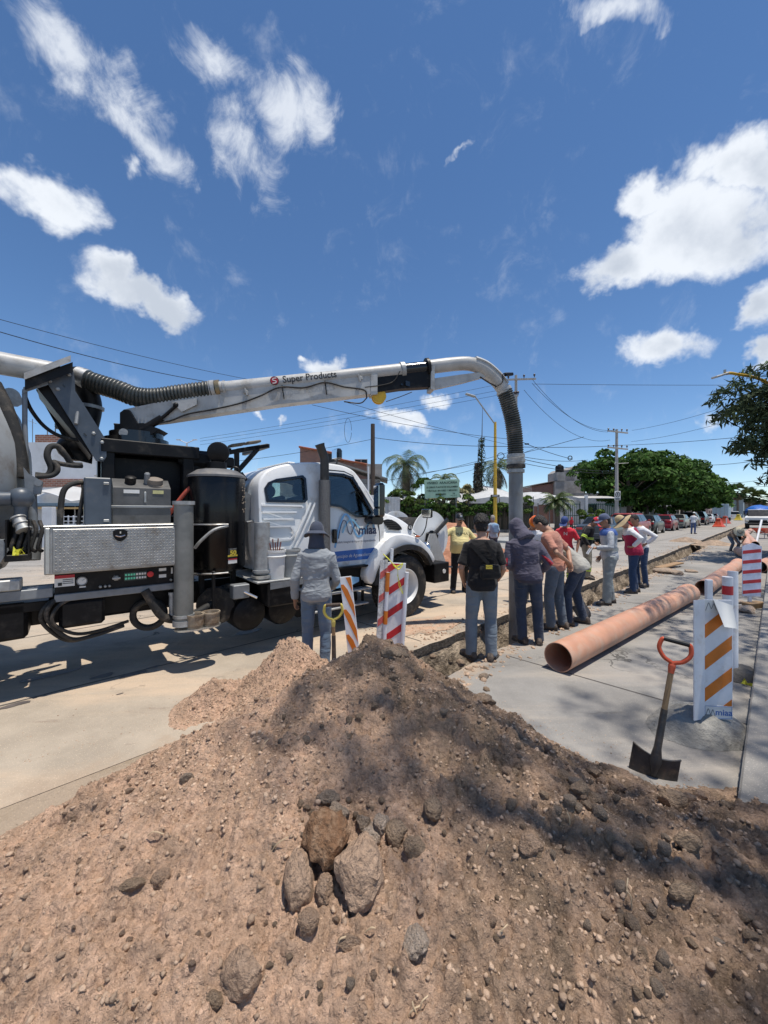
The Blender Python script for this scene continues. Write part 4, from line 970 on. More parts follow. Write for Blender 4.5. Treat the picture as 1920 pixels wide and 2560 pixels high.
# black pressure vessel
c = Vector((-2.84, .46, 0)); g = G(); rv = .335
g.lathe([(.001, .97), (.2, .985), (rv-.03, 1.02), (rv, 1.07), (rv, 2.17), (rv-.012, 2.205)], 44, c, caps=False); pv = g.build('pressure_vessel', mat('black enamel', (.006, .006, .007), .25, var=.25, scale=3, dirt=(.02, .018, .016), damt=.2, dscale=7, coat=.1, spec=.3), T)
g = G(); g.lathe([(rv+.012, 2.18), (rv+.012, 2.205), (rv-.02, 2.225), (rv*.72, 2.275), (rv*.35, 2.30), (.001, 2.305)], 44, c); g.build('domed_lid', mat('dusty lid', (.16, .16, .165), .5, .3, dirt=(.3, .27, .23), damt=.5), pv)
g = G(); g.lathe([(.115, 2.28), (.115, 2.37), (.1, 2.375)], 24, c+Vector((-.02, -.06, 0))); g.build('neck', m_black, pv)
g = G(); q = c+Vector((-.02, -.10, 2.495)); g.lathe([(.001, .02), (.11, .014), (.132, 0), (.132, -.03), (.12, -.03)], 28, q, Vector((-.5, -.86, -.12))); g.build('hatch_cover', m_black, pv)
g = G(); g.torus(c+Vector((.17, -.16, 2.27)), .05, .012, (.4, .9, 0), 16, 6, .5); g.build('lifting_eye', m_black, pv)
for z in (1.6, 1.02):
    g = G(); g.tube(spline([c+Vector((-.36, -.05, z)), c+Vector((-.30, -.24, z)), c+Vector((-.12, -.36, z)), c+Vector((.02, -.37, z))], 6), .011, 8); g.build('hoop', m_alu, pv)
g = G(); g.tube(spline([c+Vector((.30, -.2, 1.62)), c+Vector((.42, -.16, 1.63)), c+Vector((.5, -.05, 1.6))], 6), .012, 8); g.build('hoop', m_alu, pv)
g = G(); g.tube(spline([c+Vector((.02, -.36, 1.585)), c+Vector((-.14, -.37, 1.54)), c+Vector((-.27, -.33, 1.42)), c+Vector((-.33, -.28, 1.33))], 6), .018, 8); g.build('air_hose', m_galv, pv)
def cyl(x, z, h): t = x/rv; return c+Vector((math.sin(t)*(rv+h), -math.cos(t)*(rv+h), z))
def cylpatch(name, x0, x1, z0, z1, m_, h=.003):
    g = G(); n = 8; vs = []
    for i in range(n+1):
        x = x0+(x1-x0)*i/n; vs += [cyl(x, z0, h), cyl(x, z1, h)]
    g.add(vs, [(2*i, 2*i+2, 2*i+3, 2*i+1) for i in range(n)]); return g.build(name, m_, pv)
cylpatch('anniversary_sticker', .03, .15, 1.19, 1.31, m_inkblack); cylpatch('sticker_ribbon', .025, .155, 1.205, 1.225, m_inkyellow, .005); cylpatch('warning_label', .03, .15, 1.12, 1.18, m_label); cylpatch('label_band', .03, .15, 1.165, 1.18, m_inkred, .005)
cc = cyl(.09, 1.25, .009); lettering('50', .075, cc, Vector((math.cos(.09/rv), math.sin(.09/rv), 0)), ZA, m_inkyellow, pv, 1.15, bold=.003)
lettering('Super Products', .014, cyl(.09, 1.297, .007), Vector((math.cos(.09/rv), math.sin(.09/rv), 0)), ZA, m_label, pv)
g = G()
for i in range(26):
    x = random.uniform(.25, .37); z = random.uniform(1.75, 2.12); g.ball(cyl(x, z, .001), (.006, .003, random.uniform(.005, .012)), 6, 4)
g.build('mud_splashes', mat('dry mud', (.36, .29, .22), .9), pv)
for dx in (-.2, .18):
    g = G(); g.box(c+Vector((dx, -.05, .75)), (.06, .06, .5), bev=.006); g.build('vessel_leg', m_black, pv)
g = G(); g.box((-2.68, .1, .78), (.2, .14, .17), bev=.01); vb = g.build('valve_body', m_steel, T)
g = G(); g.tube([(-2.64, .04, .77), (-2.52, -.06, .70)], .02, 10); g.build('valve_lever', m_chrome, vb)
for i, (x, z) in enumerate(((-3.0, .58), (-2.83, .6))):
    g = G(); g.lathe([(.06, -.03), (.22, -.04), (.235, 0), (.22, .04), (.06, .03)], 28, (x+.1, .3, z+.02), (.5, .85, 0)); g.build('pulley', m_rubber, T)
# hydraulic tank, post, frame and pedestal
P_ = [(-3.92, .5), (-3.92, 1.1), (-3.36, 1.1), (-3.36, .5)]
g = G(); g.prism([(.45, 1.55), (.45, 2.02), (.62, 2.13), (1.1, 2.13), (1.1, 1.55)], -3.93, -3.37, lambda y, z, x: Vector((x, y, z))); ht = g.build('hydraulic_tank', mat('grey tank', (.105, .105, .105), .5, .2, var=.2, dirt=(.05, .045, .04), damt=.3), T)
g = G(); g.box((-3.65, .445, 1.81), (.60, .02, .025), bev=.004); g.build('rib', m_steel, ht)
for x, r, h, m_ in ((-3.76, .055, .09, m_black), (-3.52, .085, .08, mat('dusty cap', (.2, .17, .14), .8)), (-3.60, .03, .14, m_steel)):
    g = G(); g.lathe([(r*1.15, 0), (r*1.15, .015), (r, .02), (r, h), (r*.6, h+.015)], 20, (x, .56, 2.06), (0, -.35, 1)); g.build('filler_cap', m_, ht)
for x, w, m_ in ((-3.76, .15, m_label), (-3.5, .11, mat('yellow label', (.55, .52, .25), .5))):
    g = G(); g.box((x, .446, 1.98), (w, .004, .04)); g.build('label_plate', m_, ht)
g = G(); g.box((-3.63, .44, 1.92), (.022, .012, .12), bev=.004); g.build('sight_glass', m_galv, ht)
g = G(); g.box((-4.07, .42, 1.85), (.23, .24, .52), bev=.012); po = g.build('cabinet_post', m_bluegrey, T)
g = G(); g.box((-4.0, .29, 2.05), (.05, .02, .025), bev=.004); g.box((-4.0, .29, 1.66), (.05, .02, .025), bev=.004); g.build('latch', m_galv, po)
for (x, y) in ((-3.95, .85), (-3.1, .85), (-3.95, 1.6), (-3.1, 1.6)):
    g = G(); g.box((x, y, 1.72), (.13, .13, 1.75), bev=.01); g.build('pedestal_post', m_black, T)
for y in (.83, 1.62):
    g = G(); g.box((-3.5, y, 2.52), (1.05, .14, .16), bev=.01); g.build('pedestal_beam', m_black, T)
g = G(); g.box((-3.5, 1.22, 2.58), (1.0, .7, .05), bev=.01); g.build('turret_plate', m_black, T)
g = G(); g.box((-3.0, 1.0, 2.46), (.42, .4, .22), bev=.05); g.tube([(-3.0, 1.0, 1.1), (-3.0, 1.0, 2.4)], .16, 20); g.build('filter_housing', m_black, T)
g = G(); g.lathe([(.36, 2.6), (.36, 2.68), (.3, 2.69), (.3, 2.76)], 32, (-3.62, 1.2, 0)); g.build('slewing_ring', m_blackg, T)
g = G(); g.box((-3.45, 1.25, 1.75), (1.0, .5, 1.4), bev=.04); g.build('blower', m_black, T)
for k in range(6):
    g = G(); g.box((-3.22, .98, 1.3+.1*k), (.4, .03, .03), bev=.006); g.build('cooling_rib', m_steel, T)
# headache rack with lamps
g = G(); RB = [((-2.5, .75, .95), (-2.5, .75, 2.62)), ((-2.5, .75, 2.6), (-2.05, .75, 2.72)), ((-2.85, .75, 2.5), (-2.05, .75, 2.72)), ((-2.5, .75, 2.3), (-2.2, .75, 2.66)), ((-2.8, .75, 2.25), (-2.45, .75, 2.3)), ((-2.8, .75, 2.25), (-2.8, .75, 2.55)), ((-2.5, .75, 1.9), (-2.5, 1.75, 1.9)), ((-2.5, 1.75, .95), (-2.5, 1.75, 2.62)), ((-2.05, .75, 2.72), (-2.05, 1.75, 2.72)), ((-2.6, .75, 2.6), (-2.6, 1.75, 2.6))]
for p, q_ in RB: g.bar(p, q_, .06, .06, bev=.006)
g.build('lamp_rack', m_black, T)
for x, z in ((-2.28, 2.74), (-2.5, 2.68)):
    g = G(); g.box((x, .75, z), (.2, .18, .035), Matrix.Rotation(R(-14), 3, 'Y'), .01); g.build('strobe_plate', mat('dusty lamp plate', (.13, .11, .08), .7), T)
g = G(); g.box((-2.62, .7, 2.42), (.12, .1, .14), bev=.02); g.build('work_lamp', m_black, T)
g = G(); g.tube(spline([(-3.42, .55, 1.62), (-3.36, .5, 1.75), (-3.2, .45, 2.0), (-3.02, .45, 2.17), (-2.9, .5, 2.24)], 8), .024, 10); g.build('red_hose', mat('red hose', (.36, .06, .035), .6), T)
g = G(); g.tube(spline([(-2.45, .72, 2.3), (-2.36, .7, 2.15), (-2.34, .66, 1.9), (-2.33, .6, 1.6)], 8), .022, 10); g.build('wiring_loom', m_rubber, T)
# grey suction tube store beside the tool box, with clamp rings on a plate
g = G(); g.tube([(-3.32, .02, .52), (-3.32, .02, 1.84)], .098, 28); st_ = g.build('suction_tube', mat('dull grey tube', (.2, .205, .195), .5, .25, var=.18, scale=6, dirt=(.14, .125, .11), damt=.4), T)
g = G(); g.lathe([(.1, 1.83), (.113, 1.83), (.113, 1.87), (.09, 1.87)], 28, (-3.32, .02, 0)); g.build('collar', m_galv, st_); g = G(); g.lathe([(.108, .5), (.112, .5), (.112, .56), (.1, .56)], 28, (-3.32, .02, 0)); g.build('collar', m_galv, st_); g = G(); g.lathe([(.1, .59), (.108, .59), (.108, .62), (.1, .62)], 28, (-3.32, .02, 0)); g.build('collar', m_galv, st_)
g = G(); g.prism(smooth_poly([(-3.42, -.14), (-3.0, -.16), (-2.92, 0), (-3.0, .12), (-3.42, .12)], 2), .455, .468, lambda x, y, z: Vector((x, y, z))); cp = g.build('clamp_plate', m_alu, T)
m_rustc = mat('rusty clamp', (.33, .27, .2), .7, .3, var=.3, dirt=(.14, .08, .04), damt=.6, dscale=9)
for x, y in ((-3.22, -.05), (-3.055, -.05)):
    g = G(); g.lathe([(.085, .468), (.085, .50), (.092, .505), (.092, .60), (.1, .605), (.1, .62), (.086, .62), (.08, .6), (.08, .47)], 28, (x, y, 0), caps=False); g.build('pipe_clamp', m_rustc, cp)
for x in (-3.26, -2.98):
    g = G(); g.box((x, .12, .75), (.035, .035, .6), bev=.004); g.build('hanger', m_black, cp)
# aluminium tread plate tool box
g = G(); g.box((-3.91, .285, 1.39), (1.14, .57, .44), bev=.008); tb = g.build('tool_box', m_plate, T)
g = G(); g.box((-3.885, -.004, 1.39), (1.07, .012, .40), bev=.004); dr = g.build('tool_box_lid', m_plate, tb)
g = G(); n1, n2 = 36, 13; dx, dz = 1.05/n1, .385/n2
for i in range(n1):
    for j in range(n2):
        cx = -3.885-.525+dx*(i+.5); cz = 1.39-.1925+dz*(j+.5); sgn = 1 if (i+j) % 2 else -1; a = Vector((math.cos(.7), math.sin(.7)*sgn)); b_ = Vector((-a.y, a.x)); a *= .0165; b_ *= .005; y = -.0102
        g.add([(cx-a.x, y, cz-a.y), (cx-b_.x, y, cz-b_.y), (cx+a.x, y, cz+a.y), (cx+b_.x, y, cz+b_.y), (cx, y-.006, cz)], [(0, 1, 4), (1, 2, 4), (2, 3, 4), (3, 0, 4)])
tag(g.build('tread_pattern', m_alu, dr, 0), kind='stuff')
g = G(); g.box((-3.91, .28, 1.615), (1.15, .58, .012), bev=.003); g.box((-4.455, -.007, 1.39), (.03, .012, .42), bev=.003); g.build('lid_hinge', m_alu, tb)
g = G(); P_ = smooth_poly([(-3.965, 1.575), (-3.845, 1.575), (-3.845, 1.505), (-3.875, 1.465), (-3.905, 1.455), (-3.935, 1.465), (-3.965, 1.505)], 1); g.prism(P_, .008, .022, side); lt = g.build('paddle_latch', m_black, tb)
g = G(); g.tube(spline([(-3.945, -.025, 1.515), (-3.905, -.028, 1.502), (-3.865, -.025, 1.515)], 6), .008, 8); g.box((-3.905, -.026, 1.545), (.012, .01, .02)); g.build('latch_handle', m_chrome, lt)
# control panel below
g = G(); g.box((-3.87, .15, 1.055), (1.08, .06, .215), bev=.006); cpn = g.build('control_panel', m_black, T)
g = G(); g.box((-3.87, .13, .93), (1.08, .08, .07), bev=.006); g.build('panel_sill', m_steel, cpn)
pf = .118
def plate(x, z, w, h, m_, d=.003, nm='label_plate'):
    g = G(); g.box((x, pf-d/2, z), (w, d, h)); return g.build(nm, m_, cpn)
plate(-4.335, 1.09, .15, .11, m_label); plate(-4.335, 1.13, .15, .03, m_inkred, .006, 'warning_band'); plate(-4.37, 1.06, .03, .03, m_inkblack, .006, 'pictogram')
for i in range(3): plate(-4.31, 1.10-.018*i, .08, .006, m_inkblack, .006, 'print_line')
g = G(); g.lathe([(.042, 0), (.042, .02), (.036, .022)], 24, (-4.205, pf, 1.075), (0, -1, 0)); ga = g.build('pressure_gauge', m_label, cpn)
g = G(); g.torus((-4.205, pf-.022, 1.075), .039, .005, (0, 1, 0), 24, 6); g.bar((-4.205, pf-.024, 1.075), (-4.185, pf-.024, 1.095), .004, .002); g.build('gauge_bezel', m_steel, ga)
plate(-4.2, 1.015, .05, .014, m_label)
g = G(); g.lathe([(.03, 0), (.03, .02), (.02, .045)], 6, (-3.93, pf, 1.075), (0, -1, 0)); g.box((-3.93, pf-.045, 1.075), (.07, .015, .022), bev=.005); g.build('selector_knob', m_galv, cpn)
kp = plate(-3.76, 1.075, .2, .085, mat('keypad', (.03, .05, .045), .4), .006, 'keypad')
for i in range(8):
    for j in range(2):
        g = G(); g.box((-3.845+.0245*i, pf-.008, 1.057+.038*j), (.018, .004, .022), bev=.002); g.build('key', m_green_led if i < 4 else m_label, kp)
g = G(); g.lathe([(.018, 0), (.018, .02), (.03, .022), (.03, .04), (.02, .046)], 20, (-3.63, pf, 1.085), (0, -1, 0)); g.build('stop_button', m_red, cpn)
for x, z, w, h in ((-3.51, 1.12, .07, .03), (-3.51, 1.05, .07, .035)): plate(x, z, w, h, m_label)
for x in (-3.42, -3.37):
    plate(x, 1.10, .016, .065, m_label, .008, 'level_gauge')
for x in (-4.06, -4.02, -3.985, -3.43, -3.39):
    g = G(); g.lathe([(.013, 0), (.013, .02), (.008, .028)], 10, (x, pf, 1.0), (0, -1, 0)); g.build('knob', m_galv, cpn)
# under the panel: boxes, hose loops
g = G(); g.box((-4.2, .3, .76), (.36, .4, .26), bev=.03); g.build('valve_box', m_black, T)
g = G(); g.box((-3.9, .5, .8), (1.1, .4, .3), bev=.03); g.build('subframe_box', m_black, T)
for i, (a, b_, r) in enumerate((((-4.42, .1, .9), (-4.3, .15, .52), .02), ((-4.46, .12, .88), (-4.33, .2, .5), .018), ((-4.38, .08, .86), (-4.26, .15, .56), .016))):
    g = G(); a = Vector(a); b_ = Vector(b_); g.tube(spline([a+Vector((.15, .1, .06)), a, a+Vector((-.04, 0, -.15)), b_, b_+Vector((.2, .05, -.02)), b_+Vector((.45, .1, .02))], 7), r, 10); g.build('hydraulic_hose', m_rubber, T)
g = G(); g.torus((-3.62, .25, .62), .15, .035, (.25, 1, .1), 28, 10); g.build('hose_loop', m_rubber, T)
g = G(); g.tube(spline([(-3.68, .1, .92), (-3.62, .1, .8), (-3.52, .1, .62), (-3.38, .12, .55), (-3.2, .15, .56), (-2.95, .2, .66)], 8), .045, 12); g.build('drain_hose', m_rubber, T)
g = G(); g.tube([(-3.42, .12, .60), (-3.42, .12, .86)], .028, 12); g.lathe([(.035, .83), (.035, .86)], 12, (-3.42, .12, 0)); g.build('water_filter', m_galv, T)
# debris tank at the rear
tk = Vector((0, 1.2, 2.08)); rt = 1.02
g = G(); g.lathe([(.001, -4.62), (.35, -4.64), (.7, -4.72), (.93, -4.84), (rt, -5.0), (rt, -9.1), (.9, -9.3), (.001, -9.45)], 56, tk, XA); dt = g.build('debris_tank', m_tankgrey, T, 25)
g = G(); g.lathe([(rt+.0, -4.98), (rt+.05, -4.98), (rt+.05, -5.06), (rt, -5.06)], 56, tk, XA, caps=False); g.build('tank_flange', m_galv, dt)
for x in (-6.2, -7.6):
    g = G(); g.lathe([(rt, x), (rt+.035, x), (rt+.035, x+.06), (rt, x+.06)], 56, tk, XA, caps=False); g.build('tank_band', m_galv, dt)
for x in (-5.5, -8.3):
    for y in (.7, 1.7):
        g = G(); g.box((x, y, 1.0), (.5, .16, .4), bev=.01); g.build('tank_saddle', m_black, dt)
q0 = tp(30, 990, 1.0); g = G(); g.prism(smooth_poly([(-.1, -.12), (.09, -.1), (.07, .03), (.02, .08), (-.04, .08), (-.08, .03)], 1), -.012, .012, lambda x, z, h: q0+Vector((x, h, z))); g.build('lifting_lug', m_galv, dt)
g = G(); P_ = spline([tp(-20, 960, .75), tp(10, 1020, .7), tp(32, 1085, .68), tp(46, 1150, .66), tp(50, 1195, .64)], 10); g.tube(P_, .075, 16); g.build('vent_hose', m_rubber, T)
g = G(); g.tube([tp(62, 975, .75), tp(62, 1060, .72), tp(66, 1160, .7), tp(75, 1225, .68)], .022, 10); g.build('conduit', m_steel, T)
g = G(); a = tp(78, 1215, .5); b_ = tp(84, 1330, .45); c_ = tp(78, 1400, .4); g.tube([a, b_], .04, 14); g.tube([b_, c_], .07, 14); g.lathe([(.085, 0), (.085, .03)], 16, b_-ZA*.01); g.build('lift_cylinder', m_steel, T)
g = G(); g.prism([(p.x, p.z) for p in (tp(60, 1170, .5), tp(72, 1185, .5), tp(108, 1205, .5), tp(102, 1235, .5), tp(66, 1240, .5))], .42, .58, lambda x, z, h: Vector((x, h, z))); g.lathe([(.03, 0), (.03, .02)], 14, tp(95, 1208, .42), (0, -1, 0)); g.build('cylinder_bracket', m_steel, T)
g = G(); a = tp(-15, 1247, .3); b_ = tp(28, 1247, .3); c_ = tp(52, 1245, .32); g.tube([a, b_], .065, 18); g.ball(c_, (.1, .09, .1)); g.tube([c_, c_-ZA*.3], .05, 14); g.build('water_valve', m_bluegrey, T)
g = G(); a = tp(45, 1296, .2); b_ = tp(60, 1325, .14); g.tube([a, b_], .05, 18); d = (b_-a).normalized()
for k in (0, .5, 1.): g.lathe([(.05, 0), (.06, .0), (.06, .014), (.05, .014)], 18, a.lerp(b_, k)-d*.007, d)
g.build('camlock_coupling', m_galv, T)
g = G(); a = tp(15, 1395, .12); b_ = tp(72, 1395, .12); zc = tp(40, 1330, .12).z
g.box((a+b_)/2+Vector((0, .12, 0)), ((b_-a).length+.02, .28, .06), bev=.005); g.box(Vector((a.x, .24, (a.z+zc)/2+.05)), (.012, .28, zc-a.z+.12)); g.box(Vector((b_.x, .24, (a.z+zc)/2+.05)), (.012, .28, zc-a.z+.12)); g.box(Vector(((a.x+b_.x)/2, .37, (a.z+zc)/2+.05)), ((b_-a).length, .012, zc-a.z+.12)); tr = g.build('hose_tray', m_black, T)
for k in range(5):
    x = a.x+.04+k*.045; g = G(); g.tube(spline([(x, .2, zc+.1), (x+.02, .17, zc), (x-.01, .15, zc-.15), (x+.02, .18, a.z+.04)], 6), .016, 8); g.build('hydraulic_hose', m_rubber, tr)
m_tape = mat('caution tape', (.68, .66, .06), .45, var=.2, scale=30)
g = G(); p = tp(46, 1388, .08); pts = []
rg = random.Random(4)
for k in range(16): pts.append((p.x+rg.uniform(-.06, .07), p.z+rg.uniform(-.01, .09)))
for i in range(12):
    P3 = [Vector((x, .06+rg.uniform(-.03, .03), z)) for x, z in rg.sample(pts, 3)]; g.add(P3, [(0, 1, 2)])
g.build('crumpled_tape', m_tape, tr)
for (x0, z0, x1, z1, y, m_) in ((-5.2, .98, -4.42, 1.0, .12, m_steel), (-5.2, .86, -4.45, .86, .2, m_black)):
    g = G(); g.box(((x0+x1)/2, y+.1, (z0+z1)/2), (x1-x0, .2, .09), bev=.006); g.build('side_rail', m_, T)
g = G(); g.box((-4.8, .2, 1.09), (.32, .2, .1), bev=.01); g.build('bumper_block', m_galv, T)
g = G(); p = tp(0, 1345, .1); g.prism([(p.x-.6, 1.5), (p.x+.02, 1.5), (p.x+.05, 1.4), (p.x-.1, 1.1), (p.x-.6, 1.05)], .12, .3, lambda x, z, h: Vector((x, h, z))); g.build('side_plate', m_steel, T)
g = G(); g.box((-5.2, .45, .74), (1.2, .5, .34), bev=.03); g.build('rear_step_box', m_black, T)
for k, (u0, v0, u1, v1) in enumerate(((75, 1190, 150, 1120), (75, 1185, 185, 1162))):
    g = G(); a = tp(u0, v0+3, .6); c_ = tp(u1+60, v1+45, .7)
    P_ = [tp(88, 1187, .6), tp(118, 1188, .6), tp(128, 1170, .6), tp(118, 1140, .6), tp(125, 1118, .62), tp(145, 1117, .64), tp(165, 1140, .66), tp(180, 1160, .68), tp(205, 1163, .7)] if k == 0 else [tp(88, 1192, .55), tp(125, 1190, .56), tp(142, 1180, .57), tp(143, 1165, .58), tp(134, 1155, .6), tp(150, 1159, .62), tp(180, 1164, .66), tp(205, 1165, .7)]
    g.tube(spline(P_, 6), .03 if k == 0 else .025, 12); g.build('hydraulic_hose', m_rubber, T)
for P_, r in (([tp(150, 1318, .35), tp(152, 1270, .35), tp(158, 1230, .36), tp(175, 1212, .38), tp(205, 1205, .45)], .026), ([tp(195, 1318, .4), tp(200, 1280, .4), tp(208, 1230, .42), tp(208, 1212, .45)], .018), ([tp(60, 985, 1.1), tp(78, 1025, 1.1), tp(110, 1065, 1.05), tp(150, 1090, 1.0), tp(205, 1103, .9)], .02)):
    g = G(); g.tube(spline(P_, 7), r, 10); g.build('hydraulic_hose', m_rubber, T)

# ------------------------------------------------------------------ the boom: from the turret to the drop tube in the trench
def bp(u, v, off=0.):                      # along the boom's own vertical plane
    k = (u-960)/FPX; Y = 5.53/(1-.186*k)+off; return wl(at(u, v, Y))
# turret head and boom beam
def beam(name, stations, w, m_, parent=None, off=0.):       # stations (u, vtop, vbot)
    side_ = (wl(Vector((-.183, .983, 0)))-wl(Vector((0, 0, 0)))).normalized()
    g = G(); rings = []
    for u, vt, vb in stations:
        a = bp(u, vt, off); b_ = bp(u, vb, off); rings.append([a-side_*w/2, a+side_*w/2, b_+side_*w/2, b_-side_*w/2])
    g.loft(rings); o = g.build(name, m_, parent or T, 20); return o
side_ = (wl(Vector((-.183, .983, 0)))-wl(Vector((0, 0, 0)))).normalized()
beam('boom_beam', [(318, 1028, 1068), (420, 1006, 1056), (560, 985, 1035), (700, 965, 1015), (830, 949, 1000), (940, 936, 987)], .17, m_boom)
beam('beam_collar', [(925, 936, 992), (941, 934, 990)], .19, m_boom)
ib = beam('inner_beam', [(938, 942, 984), (1000, 933, 975), (1078, 922, 970)], .13, m_black)
g = G(); a = bp(1022, 960, -.07); g.box(a, (.13, .012, .07)); g.lathe([(.016, 0), (.016, .02)], 10, bp(1004, 962, -.075), -side_); g.build('inspection_hole', m_blackg, ib)
beam('beam_flange', [(1072, 925, 978), (1081, 920, 980)], .22, m_galv)
beam('gusset_beam', [(1080, 948, 976), (1150, 938, 960), (1215, 930, 943)], .06, m_boom)
g = G(); p = bp(947, 992); g.lathe([(.02, -.05), (.1, -.05), (.1, -.03), (.085, -.02), (.085, .02), (.1, .03), (.1, .05), (.02, .05)], 28, p, side_); g.build('cable_sheave', m_yellow, T)
g = G(); P_ = [(320, 1062), (305, 1035), (312, 1026), (330, 1024), (360, 1068), (345, 1085), (310, 1085)]
def plate_uv(name, poly, off, th, m_, parent=None):
    g = G(); n = len(poly); q = [bp(u, v, off) for u, v in poly]; g.add([p-side_*th/2 for p in q]+[p+side_*th/2 for p in q], [tuple(range(n-1, -1, -1)), tuple(range(n, 2*n))]+[(i, (i+1) % n, n+(i+1) % n, n+i) for i in range(n)]); return g.build(name, m_, parent or T, 20)
plate_uv('boom_foot', [(302, 1033), (312, 1025), (325, 1026), (345, 1060), (350, 1090), (302, 1090)], -.12, .05, m_black)
plate_uv('boom_foot', [(302, 1033), (312, 1025), (325, 1026), (345, 1060), (350, 1090), (302, 1090)], .14, .05, m_black)
plate_uv('turret_head', [(300, 1068), (370, 1064), (410, 1078), (390, 1092), (370, 1112), (300, 1112)], 0, .3, m_black)
plate_uv('bracket', [(428, 1005), (492, 996), (492, 1012), (455, 1030)], -.1, .02, m_boom)
plate_uv('bracket', [(428, 1005), (492, 996), (492, 1012), (455, 1030)], .1, .02, m_boom)
g = G(); g.tube([bp(350, 1078, -.1), bp(405, 1045, -.1)], .045, 14); g.tube([bp(405, 1045, -.1), bp(445, 1010, -.1)], .02, 12); g.ball(bp(440, 1013, -.1), .035); g.build('lift_ram', m_black, T)
g = G(); g.lathe([(.05, -.04), (.05, .04)], 16, bp(312, 1083, -.2), side_); g.build('pivot_pin', m_galv, T)
# pipe
PC = [(548, 973), (572, 972), (717, 957), (850, 943), (970, 930), (1008, 926)]
g = G(); g.tube([bp(u, v) for u, v in PC], .1, 28, cap=False); pipe = g.build('suction_pipe', m_boom, T)
def ringat(u, v, d, r0, r1, w, nm, m_, parent):
    d = d.normalized(); g = G(); g.lathe([(r0, -w/2), (r1, -w/2), (r1, w/2), (r0, w/2)], 28, bp(u, v), d, caps=False); return g.build(nm, m_, parent)
dirp = bp(970, 930)-bp(717, 957)
for u, v, r1, w, m_ in ((1006, 926, .118, .06, m_galv), (563, 973, .112, .03, m_galv), (547, 974, .125, .05, mat('brass clamp', (.25, .2, .12), .4, .7)), (533, 975, .125, .07, m_galv)): ringat(u, v, dirp, .09, r1, w, 'pipe_collar', m_, pipe)
g = G(); g.tube([bp(1006, 926), bp(1072, 919)], .094, 28); g.build('black_coupling', m_blackg, pipe)
ringat(1068, 920, dirp, .09, .14, .04, 'coupling_flange', m_black, pipe)
EL = spline([bp(u, v) for u, v in ((1070, 918), (1139, 910), (1175, 910), (1207, 921), (1233, 942), (1250, 962), (1262, 980))], 8)
g = G(); g.tube(EL, .1, 28, cap=False); el = g.build('pipe_elbow', m_boom, T)
up = ZA; g = G(); EE = EL[18:44]; rings = []
for i, p in enumerate(EE):
    d = (EE[min(i+1, len(EE)-1)]-EE[max(i-1, 0)]).normalized(); n_ = side_.cross(d); n_ = n_ if n_.z > 0 else -n_
    rings.append([p+(n_*math.cos(t)+side_*math.sin(t))*r for r, rng in ((.125, (-1, -.5, 0, .5, 1)), (.098, (1, .5, 0, -.5, -1))) for t in rng])
g.loft(rings); g.build('wear_plate', m_tankgrey, el)
g = G(); g.lathe([(.1, -.05), (.118, -.05), (.118, .0), (.1, .0)], 28, EL[-1], EL[-1]-EL[-2], caps=False); g.build('elbow_collar', m_galv, el)
def corr(pts, r, name, m_, pitch=.034, parent=None):
    P_ = resample(spline(pts, 16), pitch/4); g = G(); g.tube(P_, [r*(1, .95, .86, .95)[i % 4] for i in range(len(P_))], 28); return g.build(name, m_, parent or T, 80)
m_hose = mat('corrugated hose', (.038, .043, .04), .38, var=.25, scale=4, dirt=(.16, .14, .12), damt=.3, dscale=4)
HB = [bp(1261, 978), bp(1271, 1010), bp(1281, 1050), bp(1287, 1095), bp(1289, 1140)]
corr(HB, .122, 'drop_hose', m_hose)
xt = at(1289.5, 1160, 5.9); lo = Vector((xt.x, xt.y, -.55))
g = G(); g.tube([wl(at(1289.5, 1140, 5.86)), wl(at(1289.5, 1165, 5.9))], .125, 28); dc = g.build('drop_clamp', m_galv, T)
for v, r in ((1140, .132), (1152, .138), (1166, .14), (1178, .128)):
    g = G(); g.lathe([(.1, -.025), (r, -.025), (r, .025), (.1, .025)], 28, wl(at(1289.5, v, 5.89)), ZA); g.build('clamp_ring', m_galv if v != 1166 else m_rubber, dc)
g = G(); g.tube([wl(at(1289.5, 1160, 5.9)), wl(lo)], .104, 28, cap=False); g.tube([wl(lo), wl(at(1289.5, 1160, 5.9))], .095, 28, cap=False); g.build('drop_tube', mat('worn steel tube', (.235, .24, .245), .5, .3, var=.22, scale=5, dirt=(.17, .15, .13), damt=.45, dscale=3, stretch=(1, 1, .25)), T)
# rear hose, duct and yoke
HR = [bp(200, 946), bp(245, 960), bp(300, 977), bp(340, 992), bp(390, 995), bp(450, 986), bp(535, 975)]
corr(HR, .128, 'boom_hose', m_hose, .042)
dh = HR[1]-HR[0]
g = G(); g.lathe([(.12, -.06), (.138, -.06), (.138, .06), (.12, .06)], 28, bp(207, 948), dh, caps=False); g.build('hose_clamp', m_alu, T)
def yp(u, v, b): return tp(u, v, b)
def plate_t(name, poly, b, th, m_, parent=None):
    g = G(); q = [tp(u, v, b) for u, v in poly]; n = len(q); g.add([p-YA*th/2 for p in q]+[p+YA*th/2 for p in q], [tuple(range(n-1, -1, -1)), tuple(range(n, 2*n))]+[(i, (i+1) % n, n+(i+1) % n, n+i) for i in range(n)]); return g.build(name, m_, parent or T, 20)
yk = plate_t('yoke_plate', [(111, 946), (182, 921), (187, 950), (188, 978), (266, 1102), (266, 1142), (258, 1154), (240, 1152)], .78, .03, m_bluegrey)
for u, v in ((125, 953), (173, 937), (145, 973), (234, 1084), (255, 1106), (254, 1147)):
    g = G(); bolt(g, tp(u, v, .764), (0, -1, 0), .02, .022); g.build('bolt', m_galv, yk)
